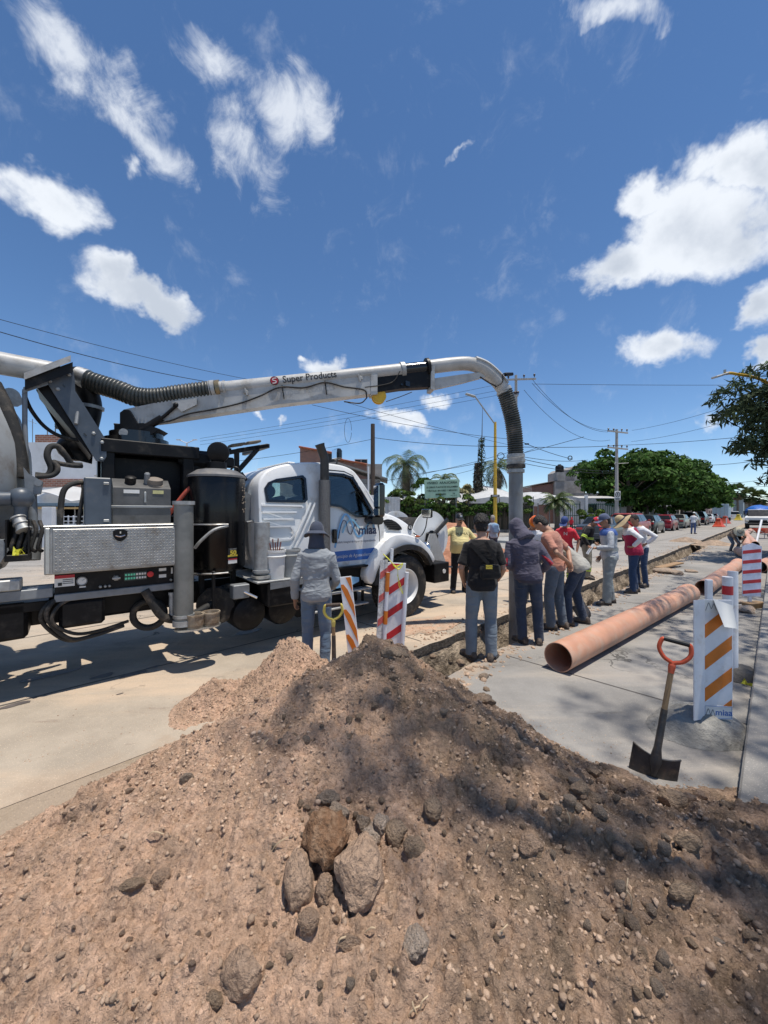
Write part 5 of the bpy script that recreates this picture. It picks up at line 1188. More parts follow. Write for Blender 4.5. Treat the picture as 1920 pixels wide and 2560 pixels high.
for (u, v) in ((160, 964), (213, 1086)):
    g = G(); g.bar(tp(u-3, v-3, .764), tp(u+3, v+4, .764), .014, .006, (0, 1, 0)); g.build('slot', m_blackg, yk)
g = G(); g.tube([tp(194, 1030, .78), tp(190, 1060, .72)], .018, 10); g.build('handle_pin', m_steel, yk)
plate_t('yoke_plate', [(90, 975), (112, 960), (125, 962), (235, 1105), (230, 1160), (190, 1150)], 1.45, .03, m_black)
plate_t('yoke_web', [(95, 983), (130, 962), (245, 1120), (225, 1145)], 1.1, .55, m_black)
g = G(); A_ = [tp(60, 932, .62), tp(60, 932, 1.35), tp(177, 888, 1.35), tp(177, 888, .62)]
rings = []
g.add(A_+[p-ZA*.07 for p in A_], [(0, 1, 2, 3), (7, 6, 5, 4), (0, 4, 5, 1), (1, 5, 6, 2), (2, 6, 7, 3), (3, 7, 4, 0)]); g.build('saddle_plate', m_boom, T, 20)
g = G(); A_ = [tp(62, 948, .66), tp(62, 948, 1.3), tp(182, 905, 1.3), tp(182, 905, .66)]; g.add(A_+[p-ZA*.11 for p in A_], [(0, 1, 2, 3), (7, 6, 5, 4), (0, 4, 5, 1), (1, 5, 6, 2), (2, 6, 7, 3), (3, 7, 4, 0)]); g.build('saddle_block', m_black, T, 20)
g = G(); A_ = [tp(58, 968, .7), tp(58, 968, 1.3), tp(120, 948, 1.3), tp(120, 948, .7)]; g.add(A_+[p-ZA*.06 for p in A_], [(0, 1, 2, 3), (7, 6, 5, 4), (0, 4, 5, 1), (1, 5, 6, 2), (2, 6, 7, 3), (3, 7, 4, 0)]); g.build('saddle_lip', m_steel, T, 20)
g = G(); a = tp(150, 935, 1.0); b_ = tp(0, 908, 1.0); g.tube([a, b_, b_+(b_-a)*3], .118, 28); du = g.build('overhead_duct', m_boom, T)
e = b_+(b_-a)*3; g = G(); g.tube(spline([e, e+Vector((-.4, 0, .0)), e+Vector((-.7, 0, -.2)), e+Vector((-.75, 0, -.6))], 6), .118, 24); g.build('duct_bend', m_boom, du)
g = G(); g.tube([bp(190, 943, .02), bp(215, 948)], .13, 24); g.tube(spline([bp(200, 950), bp(215, 975, .05), bp(226, 1015, .1), bp(218, 1060, .1), bp(205, 1100, .1), bp(190, 1150, .1)], 8), .125, 24); g.build('riser_pipe', m_black, T)
g = G(); g.lathe([(.12, -.02), (.14, -.02), (.14, .02), (.12, .02)], 28, bp(228, 1018, .1), (bp(226, 1015, .1)-bp(222, 1050, .1)), caps=False); g.build('clamp_ring', m_galv, T)
g = G(); g.ball(bp(190, 1120, .1), (.2, .2, .17)); g.build('rotary_joint', m_black, T)
# cables on the boom
def cable(pts, r=.011, off=-.11, nm='hydraulic_hose'):
    g = G(); g.tube(spline([bp(u, v, off) for u, v in pts], 8), r, 8); g.build(nm, m_rubber, T)
cable([(285, 1060), (340, 1063), (420, 1053), (470, 1035), (540, 1022), (600, 1008), (650, 990), (700, 968), (760, 969), (812, 956), (860, 967), (910, 975), (917, 995)])
cable([(917, 995), (900, 1008), (860, 1004)], .009); cable([(912, 968), (960, 962), (985, 952), (1000, 928)], .007); cable([(965, 1004), (1000, 992), (1030, 980)], .006)
cable([(1238, 968), (1256, 955), (1258, 935), (1275, 932)], .008); cable([(1200, 942), (1225, 958), (1240, 965)], .012)
for u, v in ((705, 965), (812, 954)):
    g = G(); g.bar(bp(u, v-2, -.1), bp(u+5, v+32, -.1), .022, .012); g.build('cable_bracket', m_black, T)
for u, v in ((615, 985), (898, 950)):
    g = G(); g.box(bp(u, v), (.12, .2, .05), bev=.01); g.bar(bp(u-2, v-14, -.1), bp(u+3, v+3, -.1), .03, .02); g.build('pipe_cradle', m_boom, T)
g = G(); p = bp(1272, 936, -.1); g.box(p, (.2, .05, .045), Matrix.Rotation(R(-15), 3, 'Y'), .01); g.build('hose_valve', m_black, T)
for u, v in ((214, 932), (532, 955)):
    g = G(); g.bar(bp(u, v+4), bp(u+4, v-3), .012, .012); g.build('clamp_lever', m_black, T)
# print on the pipe
xd = (bp(800, 948)-bp(700, 959)).normalized()
def onpipe(u, v, h=.102):
    return bp(u, v, 0)+(-side_*h)
lettering('Super Products', .128, onpipe(775, 949, .104), xd, ZA-xd*xd.dot(ZA), m_inkblack, T, .92, bold=.002)
g = G(); cpos = onpipe(688, 958, .1); g.lathe([(.058, 0), (.058, .004)], 28, cpos, -side_); g.build('logo_ring', m_inkblack, T)
g = G(); g.lathe([(.05, 0), (.05, .007)], 28, cpos, -side_); g.build('logo_disc', m_inkred, T)
g = G(); yz = ZA-xd*xd.dot(ZA); ribbon(g, spl2([(.03, .033), (-.012, .03), (-.018, .008), (.018, -.008), (.012, -.03), (-.03, -.033)], 6), .012, lambda x, z, h: cpos+xd*x+yz*z-side_*(.008+h)); g.build('logo_mark', m_label, T)

# front bumper and hose reel
g = G(); g.box((1.0, 1.2, .64), (.4, 2.2, .36), bev=.015); bu = g.build('front_bumper', m_black, T)
g = G(); g.lathe([(.04, 0), (.04, .01)], 20, (1.05, .1, .66), (0, -1, 0)); g.build('bumper_hole', m_label, bu)
for y in (.55, 1.85):
    g = G(); g.box((1.3, y, .6), (.22, .12, .1), bev=.02); g.torus((1.42, y, .6), .05, .018, (0, 1, 0)); g.build('tow_hook', m_galv, bu)
g = G(); g.box((.62, .3, .84), (.06, .12, .3), bev=.01); g.build('bracket', m_steel, bu)
RC = Vector((1.2, .6, 1.27)); rl = empty('hose_reel', RC); rl.parent = T
for y in (0, 1.0):
    g = G(); g.lathe([(.12, .03), (.2, .03), (.28, .008), (.49, 0), (.505, 0), (.505, .02), (.49, .02), (.28, .02), (.2, .045), (.12, .045)], 48, (0, y, 0), (0, 1 if y else -1, 0), caps=False); fl = g.build('flange', m_white, rl)
g = G(); g.lathe([(.2, .02), (.2, .98)], 36, (0, 0, 0), YA); g.build('drum', m_steel, rl)
g = G(); g.lathe([(.36, .1), (.36, .9)], 40, (0, 0, 0), YA)
for k in range(20): g.torus((0, .12+.04*k, 0), .355, .02, YA, 32, 6)
g.build('wound_hose', m_rubber, rl)
g = G(); g.bar((-.18, -.09, -.1), (.42, -.09, .33), .07, .06, (0, 1, 0), .01); g.build('guide_arm', m_blackg, rl)
g = G(); g.box((-.02, -.07, -.03), (.34, .06, .2), Matrix.Rotation(R(10), 3, 'Y'), .03); g.lathe([(.05, 0), (.05, .06)], 16, (-.05, -.03, -.02), (0, -1, 0)); g.build('reel_motor', m_black, rl)
for y in (-.13, 1.1):
    g = G(); g.prism([(-.34, -.5), (.36, -.5), (.08, .06), (-.08, .06)], y, y+.025, lambda x, z, h: Vector((x-.05, h, z))); g.build('reel_stand', m_boom, rl)
# ------------------------------------------------------------------ people
def cloth(name, col, fold=.018, fs=5., **kw):
    if name in MATS: return MATS[name]
    m_, N, L, P = new_mat(name); tc = _n(N, 'ShaderNodeTexCoord'); v = tc.outputs['Object']
    mp = _n(N, 'ShaderNodeMapping'); mp.inputs['Scale'].default_value = (1, 1, 2.6); mp.inputs['Rotation'].default_value = (.25, .3, 0); L.new(v, mp.inputs[0])
    n1 = _n(N, 'ShaderNodeTexNoise', Scale=fs, Detail=3., Roughness=.5, Distortion=.8); L.new(mp.outputs[0], n1.inputs['Vector'])
    n2 = _n(N, 'ShaderNodeTexNoise', Scale=9., Detail=5.); L.new(v, n2.inputs['Vector'])
    c = mixc(N, L, ramp(N, L, n2.outputs['Fac'], .3, .7), tuple(x*.92 for x in col), tuple(min(1, x*1.07) for x in col))
    if 'dust' in kw:
        sx = _n(N, 'ShaderNodeTexNoise', Scale=4., Detail=6.); L.new(v, sx.inputs['Vector']); c = mixc(N, L, ramp(N, L, sx.outputs['Fac'], .52, .75), c, kw['dust'])
    L.new(c, P.inputs['Base Color']); P.inputs['Roughness'].default_value = .92; P.inputs['Specular IOR Level'].default_value = .2; P.inputs['Sheen Weight'].default_value = .15
    b = _n(N, 'ShaderNodeBump', Strength=.9, Distance=fold*1.1); L.new(n1.outputs['Fac'], b.inputs['Height'])
    n3 = _n(N, 'ShaderNodeTexNoise', Scale=300., Detail=2.); L.new(v, n3.inputs['Vector']); b2 = _n(N, 'ShaderNodeBump', Strength=.3, Distance=.002); L.new(n3.outputs['Fac'], b2.inputs['Height']); L.new(b.outputs[0], b2.inputs['Normal'])
    L.new(b2.outputs[0], P.inputs['Normal']); MATS[name] = m_; return m_
def skin_mat(name, c): 
    m_ = mat(name, c, .55, var=.1, scale=12, bump=.002, bscale=50); return m_
m_skin = skin_mat('brown skin', (.30, .155, .095)); m_skin2 = skin_mat('tan skin', (.40, .22, .145))
m_hair = mat('black hair', (.011, .009, .008), .55, var=.4, scale=40, bump=.02, bscale=60)
m_greyhair = mat('grey hair', (.3, .28, .26), .7, var=.3, scale=40, bump=.02, bscale=60)
m_jeans = cloth('faded jeans', (.115, .165, .235), .02, dust=(.2, .235, .275)); m_greyjeans = cloth('dusty grey jeans', (.15, .185, .225), .02, dust=(.235, .235, .23))
m_djeans = cloth('dark jeans', (.04, .055, .09), .02, dust=(.085, .1, .13)); m_slate = cloth('slate trousers', (.10, .125, .16), .02, dust=(.15, .165, .185))
m_boot = mat('dusty boots', (.055, .045, .04), .8, var=.3, bump=.004, dirt=(.24, .19, .15), damt=.6, dscale=12)
m_sole = mat('boot sole', (.05, .045, .042), .85)
def ell(c, x, y, rx, ry, n=18, p=2.3):
    out = []
    for k in range(n):
        t = 2*PI*k/n; cx, sx = math.cos(t), math.sin(t); q = 2/p
        out.append(c+x*(rx*math.copysign(abs(cx)**q, cx))+y*(ry*math.copysign(abs(sx)**q, sx)))
    return out
TEXC = bpy.data.textures.new('folds', 'CLOUDS'); TEXC.noise_scale = .13; TEXC.noise_depth = 2
TEXH = bpy.data.textures.new('curls', 'CLOUDS'); TEXH.noise_scale = .018; TEXH.noise_depth = 1
def fuse(g, mat_, vox=.011, sm=6, disp=0.000, tex=None):
    me = g.mesh('f', mat_, 0); mods = [md('REMESH', mode='VOXEL', voxel_size=vox, use_smooth_shade=True), md('SMOOTH', factor=.5, iterations=sm)]
    if disp: mods.append(md('DISPLACE', texture=tex or TEXC, strength=disp, mid_level=.5))
    out = evaluate(me, mods); out.materials.clear(); out.materials.append(mat_)
    out.polygons.foreach_set('use_smooth', [True]*len(out.polygons)); return out
def join(me, g):                            # append plain geometry to a fused mesh
    bm = bmesh.new(); bm.from_mesh(me); m2 = g.mesh('j', me.materials[0], 60); bm.from_mesh(m2); bm.to_mesh(me); bm.free(); me.polygons.foreach_set('use_smooth', [True]*len(me.polygons)); return me

def person(label, x, y, face, h, pose, fit, z=0., vox=.011):
    """body in local axes: x right, y forward, z up; pose gives joints, fit the clothes"""
    Sg = h/1.75; g0 = pose.get
    lean = R(g0('lean', 4)); bend = R(g0('neck', 12)); hy = R(g0('hyaw', 0)); py = g0('py', 0.); pz = g0('pz', .95); sway = R(g0('sway', 0))
    X = Vector((1, 0, 0)); belly = g0('belly', 0.); wide = g0('wide', .9)
    def spine(t, extra=0.):
        a = lean*(.55+.45*min(1, t/.5)); return Vector((math.sin(sway)*t, py+math.sin(a)*t, pz+math.cos(a)*t)), Vector((math.sin(sway), math.sin(a), math.cos(a))).normalized()
    TS = [(-.09, .13, .10), (-.03, .165, .12), (.03, .17, .125), (.12, .152, .112), (.2, .15, .112), (.3, .165, .122), (.39, .18, .125), (.455, .185, .11), (.5, .15, .09), (.535, .085, .07)]
    def torso(g, lo, hi, inf, flare=0.):
        rings = []
        def sec(t):
            for (a, b) in zip(TS, TS[1:]):
                if a[0] <= t <= b[0]:
                    k = (t-a[0])/(b[0]-a[0]); return a[1]+(b[1]-a[1])*k, a[2]+(b[2]-a[2])*k
            return TS[-1][1:] if t > TS[-1][0] else TS[0][1:]
        ts = [lo]+[t for t, _, _ in TS if lo+.015 < t < hi-.015]+[hi]
        for t in ts:
            c, d = spine(t); rx, ry = sec(t); Y = d.cross(X)*-1; Y = X.cross(d)*-1 if False else d.cross(X); Y = Vector((0, d.z, -d.y)); b = belly*math.exp(-((t-.16)/.14)**2)
            fl = flare*max(0, (.1-t)/.2); rings.append(ell(c+Y*b*.6, X, Y, (rx*wide+inf+b*.35+fl), (ry+inf+b*.55+fl*.6)))
        g.loft(rings)
    sh = {}
    c, d = spine(.455); Yd = Vector((0, d.z, -d.y)); 
    for s in (-1, 1): sh[s] = c+X*s*.178*wide-d*.02
    arms = {}
    for s, k in ((-1, 'L'), (1, 'R')):
        e = Vector(g0('e'+k, (s*.225, py+math.sin(lean)*.3-.03, 1.14))); w = Vector(g0('w'+k, (s*.225, py+math.sin(lean)*.3+.06, .90)))
        u = sh[s]; e = u+(e-u).normalized()*.29; w = e+(w-e).normalized()*.255; arms[s] = (u, e, w)
    legs = {}
    for s, k in ((-1, 'L'), (1, 'R')):
        fx, fy = g0('f'+k, (s*.115, 0.)); hip = Vector((s*.088, py, pz-.04)); an = Vector((fx, fy-.02, .085)); mid = (hip+an)/2
        L1 = .4155; dd = (an-hip).length/2; kb = math.sqrt(max(.0004, L1*L1-dd*dd)) if dd < L1 else .02; kn = mid+Vector((s*.01, min(kb, .3), 0)); legs[s] = (hip, kn, an, R(g0('toe'+k, s*14)))
    hc0, _ = spine(.53); nd = Vector((math.sin(hy)*math.sin(bend)*.6+g0('ntilt', 0.), math.sin(bend), math.cos(bend))).normalized()
    hcen = hc0+nd*.155+Vector((0, .015, 0)); up = nd; fw = Vector((math.sin(hy), math.cos(hy), 0)); fw = (fw-up*fw.dot(up)).normalized(); rt = fw.cross(up)
    HM = Matrix((rt, fw, up)).transposed()
    def hp(px, pyy, pzz): return hcen+HM @ Vector((px, pyy, pzz))*1.07
    def arm_tube(g, s, r0, r1, r2, k=1., inf=0.):
        u, e, w = arms[s]; end = w if k >= 1 else (e+(w-e)*max(0, (k-.5)*2) if k > .5 else u+(e-u)*k*2); c0, _ = spine(.44)
        pts = [u.lerp(c0, .35), u]; rad = [r0*.95+inf, r0+inf]
        if k > .5: pts += [u.lerp(e, .5), e, e.lerp(end, .35), end]; rad += [r0*.9+inf, r1+inf, r1*.98+inf, r2+inf]
        else: pts += [u.lerp(end, .5), end]; rad += [r0*.97+inf, r0*.95+inf*1.3]
        g.tube(pts, rad, 14)
    # ---- body
    g = G(); torso(g, -.08, .53, -.012)
    for s in (-1, 1):
        arm_tube(g, s, .047, .038, .026)
        hip, kn, an, _ = legs[s]; g.tube([hip+Vector((0, 0, .06)), hip, hip.lerp(kn, .5), kn, kn.lerp(an, .35), an], [.08, .082, .068, .052, .05, .035], 14)
    g.tube([spine(.48)[0], spine(.53)[0], hcen-up*.04], [.062, .055, .052], 14)
    hr = []
    for zz, rx, ry, oy in ((-.118, .03, .03, .035), (-.10, .052, .05, .03), (-.07, .063, .075, .012), (-.03, .07, .088, .004), (.02, .075, .096, -.003), (.06, .073, .094, -.008), (.09, .06, .078, -.008), (.112, .036, .046, -.006), (.12, .012, .015, -.005)):
        hr.append(ell(hp(0, oy, zz), rt, fw, rx, ry, 18, 2.1))
    g.loft(hr); g.ball(hp(0, .092, -.022), (.012, .02, .022), 8, 6, HM); g.ball(hp(0, .088, -.012), (.01, .012, .03), 8, 6, HM)
    for s in (-1, 1): g.ball(hp(s*.075, -.008, -.015), (.01, .022, .032), 8, 6, HM); g.ball(hp(s*.03, .086, .018), (.02, .008, .007), 8, 5, HM)
    hands = {}
    for s, k in ((-1, 'L'), (1, 'R')):
        u, e, w = arms[s]; d = (w-e).normalized(); hd = Vector(g0('h'+k, tuple(d+Vector((0, .12, 0))))).normalized(); side_v = Vector(g0('p'+k, (0, 1, 0))); side_v = (side_v-hd*side_v.dot(hd)).normalized(); nn_ = hd.cross(side_v)
        g.loft([ell(w+hd*t, side_v, nn_, a, b, 12) for t, a, b in ((-.01, .026, .022), (.02, .034, .018), (.06, .042, .017), (.09, .040, .014))]); hands[s] = (w, hd, side_v, nn_*(-s))
    bm_ = fuse(g, fit.get('skin', m_skin), vox*.85, 3)
    g = G()
    for s in (-1, 1):
        w, hd, sv, nn_ = hands[s]; curl = g0('curl', .5)
        for i, (o, ln) in enumerate(((.031, .066), (.011, .076), (-.010, .071), (-.029, .056))):
            b = w+hd*.08+sv*o; d1 = (hd+nn_*curl*.5).normalized(); d2 = (hd+nn_*curl*1.4).normalized(); d3 = (hd*.6+nn_*curl*1.8).normalized()
            p1 = b+d1*ln*.45; p2 = p1+d2*ln*.32; g.tube([b-hd*.02, b, p1, p2, p2+d3*ln*.25], [.0085, .009, .0085, .0078, .006], 7)
        b = w+hd*.025+sv*.028; d1 = (hd*.8+sv*.75+nn_*.35).normalized(); d2 = (hd+sv*.25+nn_*.5).normalized(); g.tube([b-d1*.012, b, b+d1*.035, b+d1*.035+d2*.03], [.012, .0125, .0105, .008], 7)
    join(bm_, g)
    o = link('person', bm_); o.location = (x, y, z); o.rotation_euler = (0, 0, -R(face)); o.scale = (Sg, Sg, Sg); tag(o, label, 'person')
    def child(nm, me): return link(nm, me, o)
    g = G()
    for s in (-1, 1): g.ball(hp(s*.029, .087, .004), (.011, .006, .006), 8, 6, HM)
    child('eyes', g.mesh('eyes', m_hair, 60))
    g = G(); g.ball(hp(0, .088, -.066), (.022, .006, .005), 8, 5, HM); child('mouth', g.mesh('mouth', mat('lips', (.22, .08, .065), .5), 60))
    if fit.get('moustache'):
        g = G(); g.ball(hp(0, .094, -.052), (.028, .009, .008), 10, 6, HM); child('moustache', g.mesh('m', m_hair, 60))
    # ---- shirt
    slv = fit.get('sleeve', 1.); inf = fit.get('inf', .014); hem = fit.get('hem', -.07); shirt = fit['shirt']
    if True:
        g = G(); torso(g, hem, .515, inf, fit.get('flare', .02))
        for s in (-1, 1): arm_tube(g, s, .052, .044, .034, min(slv, .97), inf*.7)
        so_ = child(fit.get('shirt_name', 'shirt'), fuse(g, shirt, vox, fit.get('sm', 7), fit.get('disp', .012)))
        if fit.get('collar'): 
            g = G(); c1, d1 = spine(.52); g.torus(c1, .075, .02, d1, 20, 8); child('collar', g.mesh('c', fit['collar'], 60))
    # ---- trousers
    g = G(); torso(g, -.10, fit.get('waist', .05), .006); li = fit.get('leg', .012)
    for s in (-1, 1):
        hip, kn, an, _ = legs[s]; a2 = an+Vector((0, 0, -.035)); pts = [hip+Vector((0, .0, .05)), hip, hip.lerp(kn, .5), kn, kn.lerp(a2, .4), kn.lerp(a2, .8), a2]
        g.tube(pts, [.08+li, .083+li, .07+li*.9, .056+li*.9, .053+li, .047+li, .046+li], 16)
    child('trousers', fuse(g, fit['trousers'], vox, 6, .014))
    # ---- shoes
    for s in (-1, 1):
        hip, kn, an, toe = legs[s]; d = Vector((math.sin(toe), math.cos(toe), 0)); q = Vector((d.y, -d.x, 0)); b = Vector((an.x, an.y, 0)); g = G()
        rings = [ell(b+d*t+Vector((0, 0, hh/2+.012)), q, Vector((0, 0, 1)), w, hh/2, 14, 2.6) for t, w, hh in ((-.085, .022, .05), (-.075, .036, .085), (-.04, .042, .11), (0, .043, .12), (.05, .045, .1), (.1, .05, .075), (.15, .049, .06), (.185, .036, .048), (.2, .018, .03))]
        g.loft(rings); shoe = child('shoe', g.mesh('shoe', fit.get('shoes', m_boot), 60))
        g = G(); g.loft([ell(b+d*t+Vector((0, 0, zz)), q, d, 0, 0, 4) for t, zz in ()] or [[b+d*(t*1.03)+q*w*1.06*sg+Vector((0, 0, zz)) for t, w, sg in ((-.085, .02, -1), (-.05, .042, -1), (.05, .044, -1), (.12, .052, -1), (.17, .046, -1), (.2, .015, -1), (.2, .015, 1), (.17, .046, 1), (.12, .052, 1), (.05, .044, 1), (-.05, .042, 1), (-.085, .02, 1))] for zz in (0., .026)])
        link('sole', g.mesh('sole', m_sole, 30), shoe)
    # ---- head wear
    hat = fit.get('hat'); hc = fit.get('hatmat')
    def dome(sx, sy, sz, lift, cut=-.02, back=0., n=24, nv=9):
        g = G(); rings = []
        for i in range(nv+1):
            t = i/nv; ph = (1-t)*PI/2; zz = cut+(sz-cut)*math.sin((t)*PI/2); r = math.cos(t*PI/2) if t > 0 else 1; rings.append(ell(hp(0, back-.004, zz+lift), rt, fw, max(.004, sx*r**.75), max(.004, sy*r**.75), n, 2))
        g.loft(rings); return g
    hairm = fit.get('hair', m_hair)
    if hat in (None, 'curly'):
        g = dome(.082, .10, .128, .004, .01, -.012); gg = G()
        g2 = G(); g2.loft([ell(hp(0, -.038, zz), rt, fw, rx, ry, 18, 2.2) for zz, rx, ry in ((-.075, .05, .04), (-.05, .066, .06), (0, .076, .068), (.04, .078, .07))]); g.add(g2.v, g2.f)
        if hat == 'curly': g3 = dome(.096, .112, .145, .0, .02, -.012); g.add(g3.v, g3.f)
        child('hair', fuse(g, hairm, .009, 2, .02 if hat == 'curly' else .008, TEXH))
    else:
        g2 = G(); g2.loft([ell(hp(0, -.036, zz), rt, fw, rx, ry, 18, 2.2) for zz, rx, ry in ((-.07, .05, .045), (-.04, .068, .06), (.02, .077, .07))]); child('hair', g2.mesh('hair', hairm, 60))
    if hat == 'cap':
        g = dome(.084, .104, .13, .008, .02); h_ = child('cap', g.mesh('cap', hc, 50)); g = G()
        for sgn in (1,):
            n = 12; A = []; B = []
            for i in range(n+1):
                t = -1.15+2.3*i/n; A.append((math.sin(t)*.082, math.cos(t)*.1)); B.append((math.sin(t)*.088, .1*math.cos(t)*.3+.085+.075*math.cos(t)))
            rings = [[hp(a[0], a[1], .03-.012*abs(a[0])/.08+dz) for a in A]+[hp(b[0], b[1], .018-.03*(b[0]/.08)**2+dz) for b in B[::-1]] for dz in (0, .006)]; g.loft(rings)
        link('peak', g.mesh('peak', fit.get('peakmat', hc), 30), h_)
        if fit.get('badge'): g = G(); g.box(hp(0, .098, .075), (.05, .012, .035), HM, .004); link('badge', g.mesh('b', fit['badge'], 30), h_)
    elif hat == 'beanie':
        g = dome(.088, .108, .155, .0, .0); h_ = child('beanie', g.mesh('beanie', hc, 50)); g = G(); g.loft([ell(hp(0, -.004, zz), rt, fw, rx, ry, 24, 2) for zz, rx, ry in ((-.005, .086, .104), (.0, .094, .112), (.045, .095, .113), (.055, .088, .108))]); link('turn_up', g.mesh('b', fit.get('peakmat', hc), 40), h_)
    elif hat in ('bucket', 'straw'):
        cr = .086 if hat == 'bucket' else .09; g = dome(cr, cr+.02, .128 if hat == 'bucket' else .15, .012, .015); h_ = child('hat', g.mesh('hat', hc, 50)); g = G(); n = 36; w = .052 if hat == 'bucket' else .105
        def brim(dz):
            A = []; B = []
            for i in range(n):
                t = 2*PI*i/n; dr = -.04-.02*math.cos(2*t)-(.012*math.sin(3*t)); A.append(hp(math.cos(t)*(cr-.004), math.sin(t)*(cr+.016), .028+dz)); B.append(hp(math.cos(t)*(cr+w), math.sin(t)*(cr+.02+w), .028+dz+dr))
            return A, B
        A, B = brim(0); A2, B2 = brim(.006); g.loft([A, B, B2, A2], cap=False); link('brim', g.mesh('brim', hc, 50), h_)
        if hat == 'straw': g = G(); g.loft([ell(hp(0, -.004, zz), rt, fw, cr+.004, cr+.024, 28, 2) for zz in (.036, .06)], cap=False); link('hat_band', g.mesh('b', m_djeans, 40), h_)
        if fit.get('flap'): g = G(); g.loft([ell(hp(0, oy, zz), rt, fw, rx, ry, 18, 2.2) for zz, rx, ry, oy in ((-.16, .10, .085, -.02), (-.1, .088, .09, -.012), (-.03, .084, .095, -.01), (.03, .083, .1, -.01))]); child('neck_flap', fuse(g, hc, .01, 4, .015))
    elif hat == 'hood':
        g = G(); g.loft([ell(hp(0, oy, zz), rt, fw, rx, ry, 20, 2.1) for zz, rx, ry, oy in ((-.2, .13, .12, -.05), (-.15, .12, .125, -.04), (-.09, .105, .118, -.02), (-.02, .103, .122, -.006), (.06, .1, .125, -.01), (.105, .078, .1, -.02), (.135, .04, .06, -.035), (.145, .01, .015, -.04))]); child('hood', fuse(g, hc, .011, 5, .022))
    elif hat == 'helmet':
        g = dome(.098, .12, .15, .0, .0); h_ = child('helmet', g.mesh('helmet', hc, 50)); g = G(); g.loft([ell(hp(0, .01, zz), rt, fw, rx, ry, 28, 2) for zz, rx, ry in ((.0, .1, .122), (-.004, .118, .15), (.004, .118, .15), (.012, .1, .122))]); link('brim', g.mesh('b', hc, 40), h_)
    o_info = dict(o=o, spine=spine, torso=torso, arms=arms, legs=legs, hands=hands, hp=hp, Yd=Yd, child=child, X=X)
    return o_info
def band_round(I, t, w, inf, m_, nm):            # a tape round the trunk
    g = G(); rings = []
    for tt in (t-w/2, t+w/2):
        q = G(); I['torso'](q, tt-.0005, tt+.0005, inf); rings.append([Vector(p) for p in q.v[:18]])
    g.loft(rings, cap=False); return I['child'](nm, g.mesh(nm, m_, 60))
def band_limb(I, a, b, k, w, r, m_, nm):
    g = G(); c = a.lerp(b, k); d = (b-a).normalized(); g.lathe([(r, -w/2), (r, w/2)], 18, c, d, caps=False); return I['child'](nm, g.mesh(nm, m_, 60))
def backprint(I, s, t, size, m_, front=True, dx=0., inf=0.031, sx=1.):
    c, d = I['spine'](t); Y = Vector((0, d.z, -d.y)); sg = 1 if front else -1
    q = G(); I['torso'](q, t-.0005, t+.0005, inf); ry = max((Vector(p)-c).dot(Y)*sg for p in q.v)
    me = font_mesh(s, size); xd = Vector((-1, 0, 0)) if front else Vector((1, 0, 0)); M_ = Matrix((xd*sx, d, xd.cross(d))).transposed().to_4x4(); M_.translation = c+Y*sg*ry+Vector((dx, 0, 0)); me.transform(M_); me.materials.clear(); me.materials.append(m_); return I['child']('chest_print', me)

P = gnd(790, 1690)
I = person('person in grey long sleeve shirt and navy bucket hat with back turned beside the heap', P.x, 4.12, -4, 1.62,
    dict(lean=2, neck=6, eL=(-.23, -.03, 1.14), wL=(-.25, .04, .9), eR=(.22, .02, 1.16), wR=(.17, .2, .98), fL=(-.10, .02), fR=(.10, -.03), curl=.7),
    dict(shirt=cloth('grey marl', (.27, .29, .31), .03, 4), sleeve=1, inf=0.017, hem=-.08, flare=.02, disp=0.023, trousers=m_jeans, hat='bucket', hatmat=cloth('navy hat cloth', (.055, .065, .095), .006), flap=True))
P = gnd(1205, 1648)
I = person('person in black t-shirt with a cross body bag and dusty jeans with back turned', P.x, P.y, 6, 1.70,
    dict(lean=2, neck=14, eL=(-.24, -.02, 1.15), wL=(-.21, .14, .93), eR=(.24, -.04, 1.14), wR=(.2, .15, .93), fL=(-.13, .03), fR=(.11, .0), toeL=-30, toeR=24, curl=.8, wide=.94),
    dict(shirt=cloth('black cotton', (.016, .015, .016), .02), sleeve=.42, inf=0.019, hem=-.1, flare=.02, disp=0.020, trousers=m_greyjeans, leg=.022, hat='curly', skin=m_skin2))
c, d = I['spine'](.14); Yv = Vector((0, d.z, -d.y)); g = G(); g.box(c-Yv*.15+Vector((.075, 0, -.0)), (.24, .06, .175), Matrix.Rotation(R(-4), 3, 'Y'), .025); bg_ = I['child']('bag', g.mesh('bag', cloth('black bag', (.014, .014, .015), .006), 40))
g = G(); g.box(c-Yv*.19+Vector((.055, 0, .06)), (.075, .006, .045)); I['child']('bag_label', g.mesh('l', m_inkyellow, 0))
lettering('TOTTO', .021, c-Yv*.1945+Vector((.055, 0, .06)), (1, 0, 0), (0, 0, 1), m_inkblack, I['o'])
for sg, p0, p1 in ((1, (-.16, -.10, .475), (.05, -.155, .24)), (1, (.02, -.13, .5), (.15, -.155, .24))):
    g = G(); q0 = Vector((p0[0], p0[1], .95+p0[2])); q1 = Vector((p1[0], p1[1]-.02, .95+p1[2])); g.bar(q0+Vector((0, -.02, 0)), q1, .04, .008, (0, 1, 0)); I['child']('bag_strap', g.mesh('s', MATS['black bag'], 30))
P = gnd(1320, 1610)
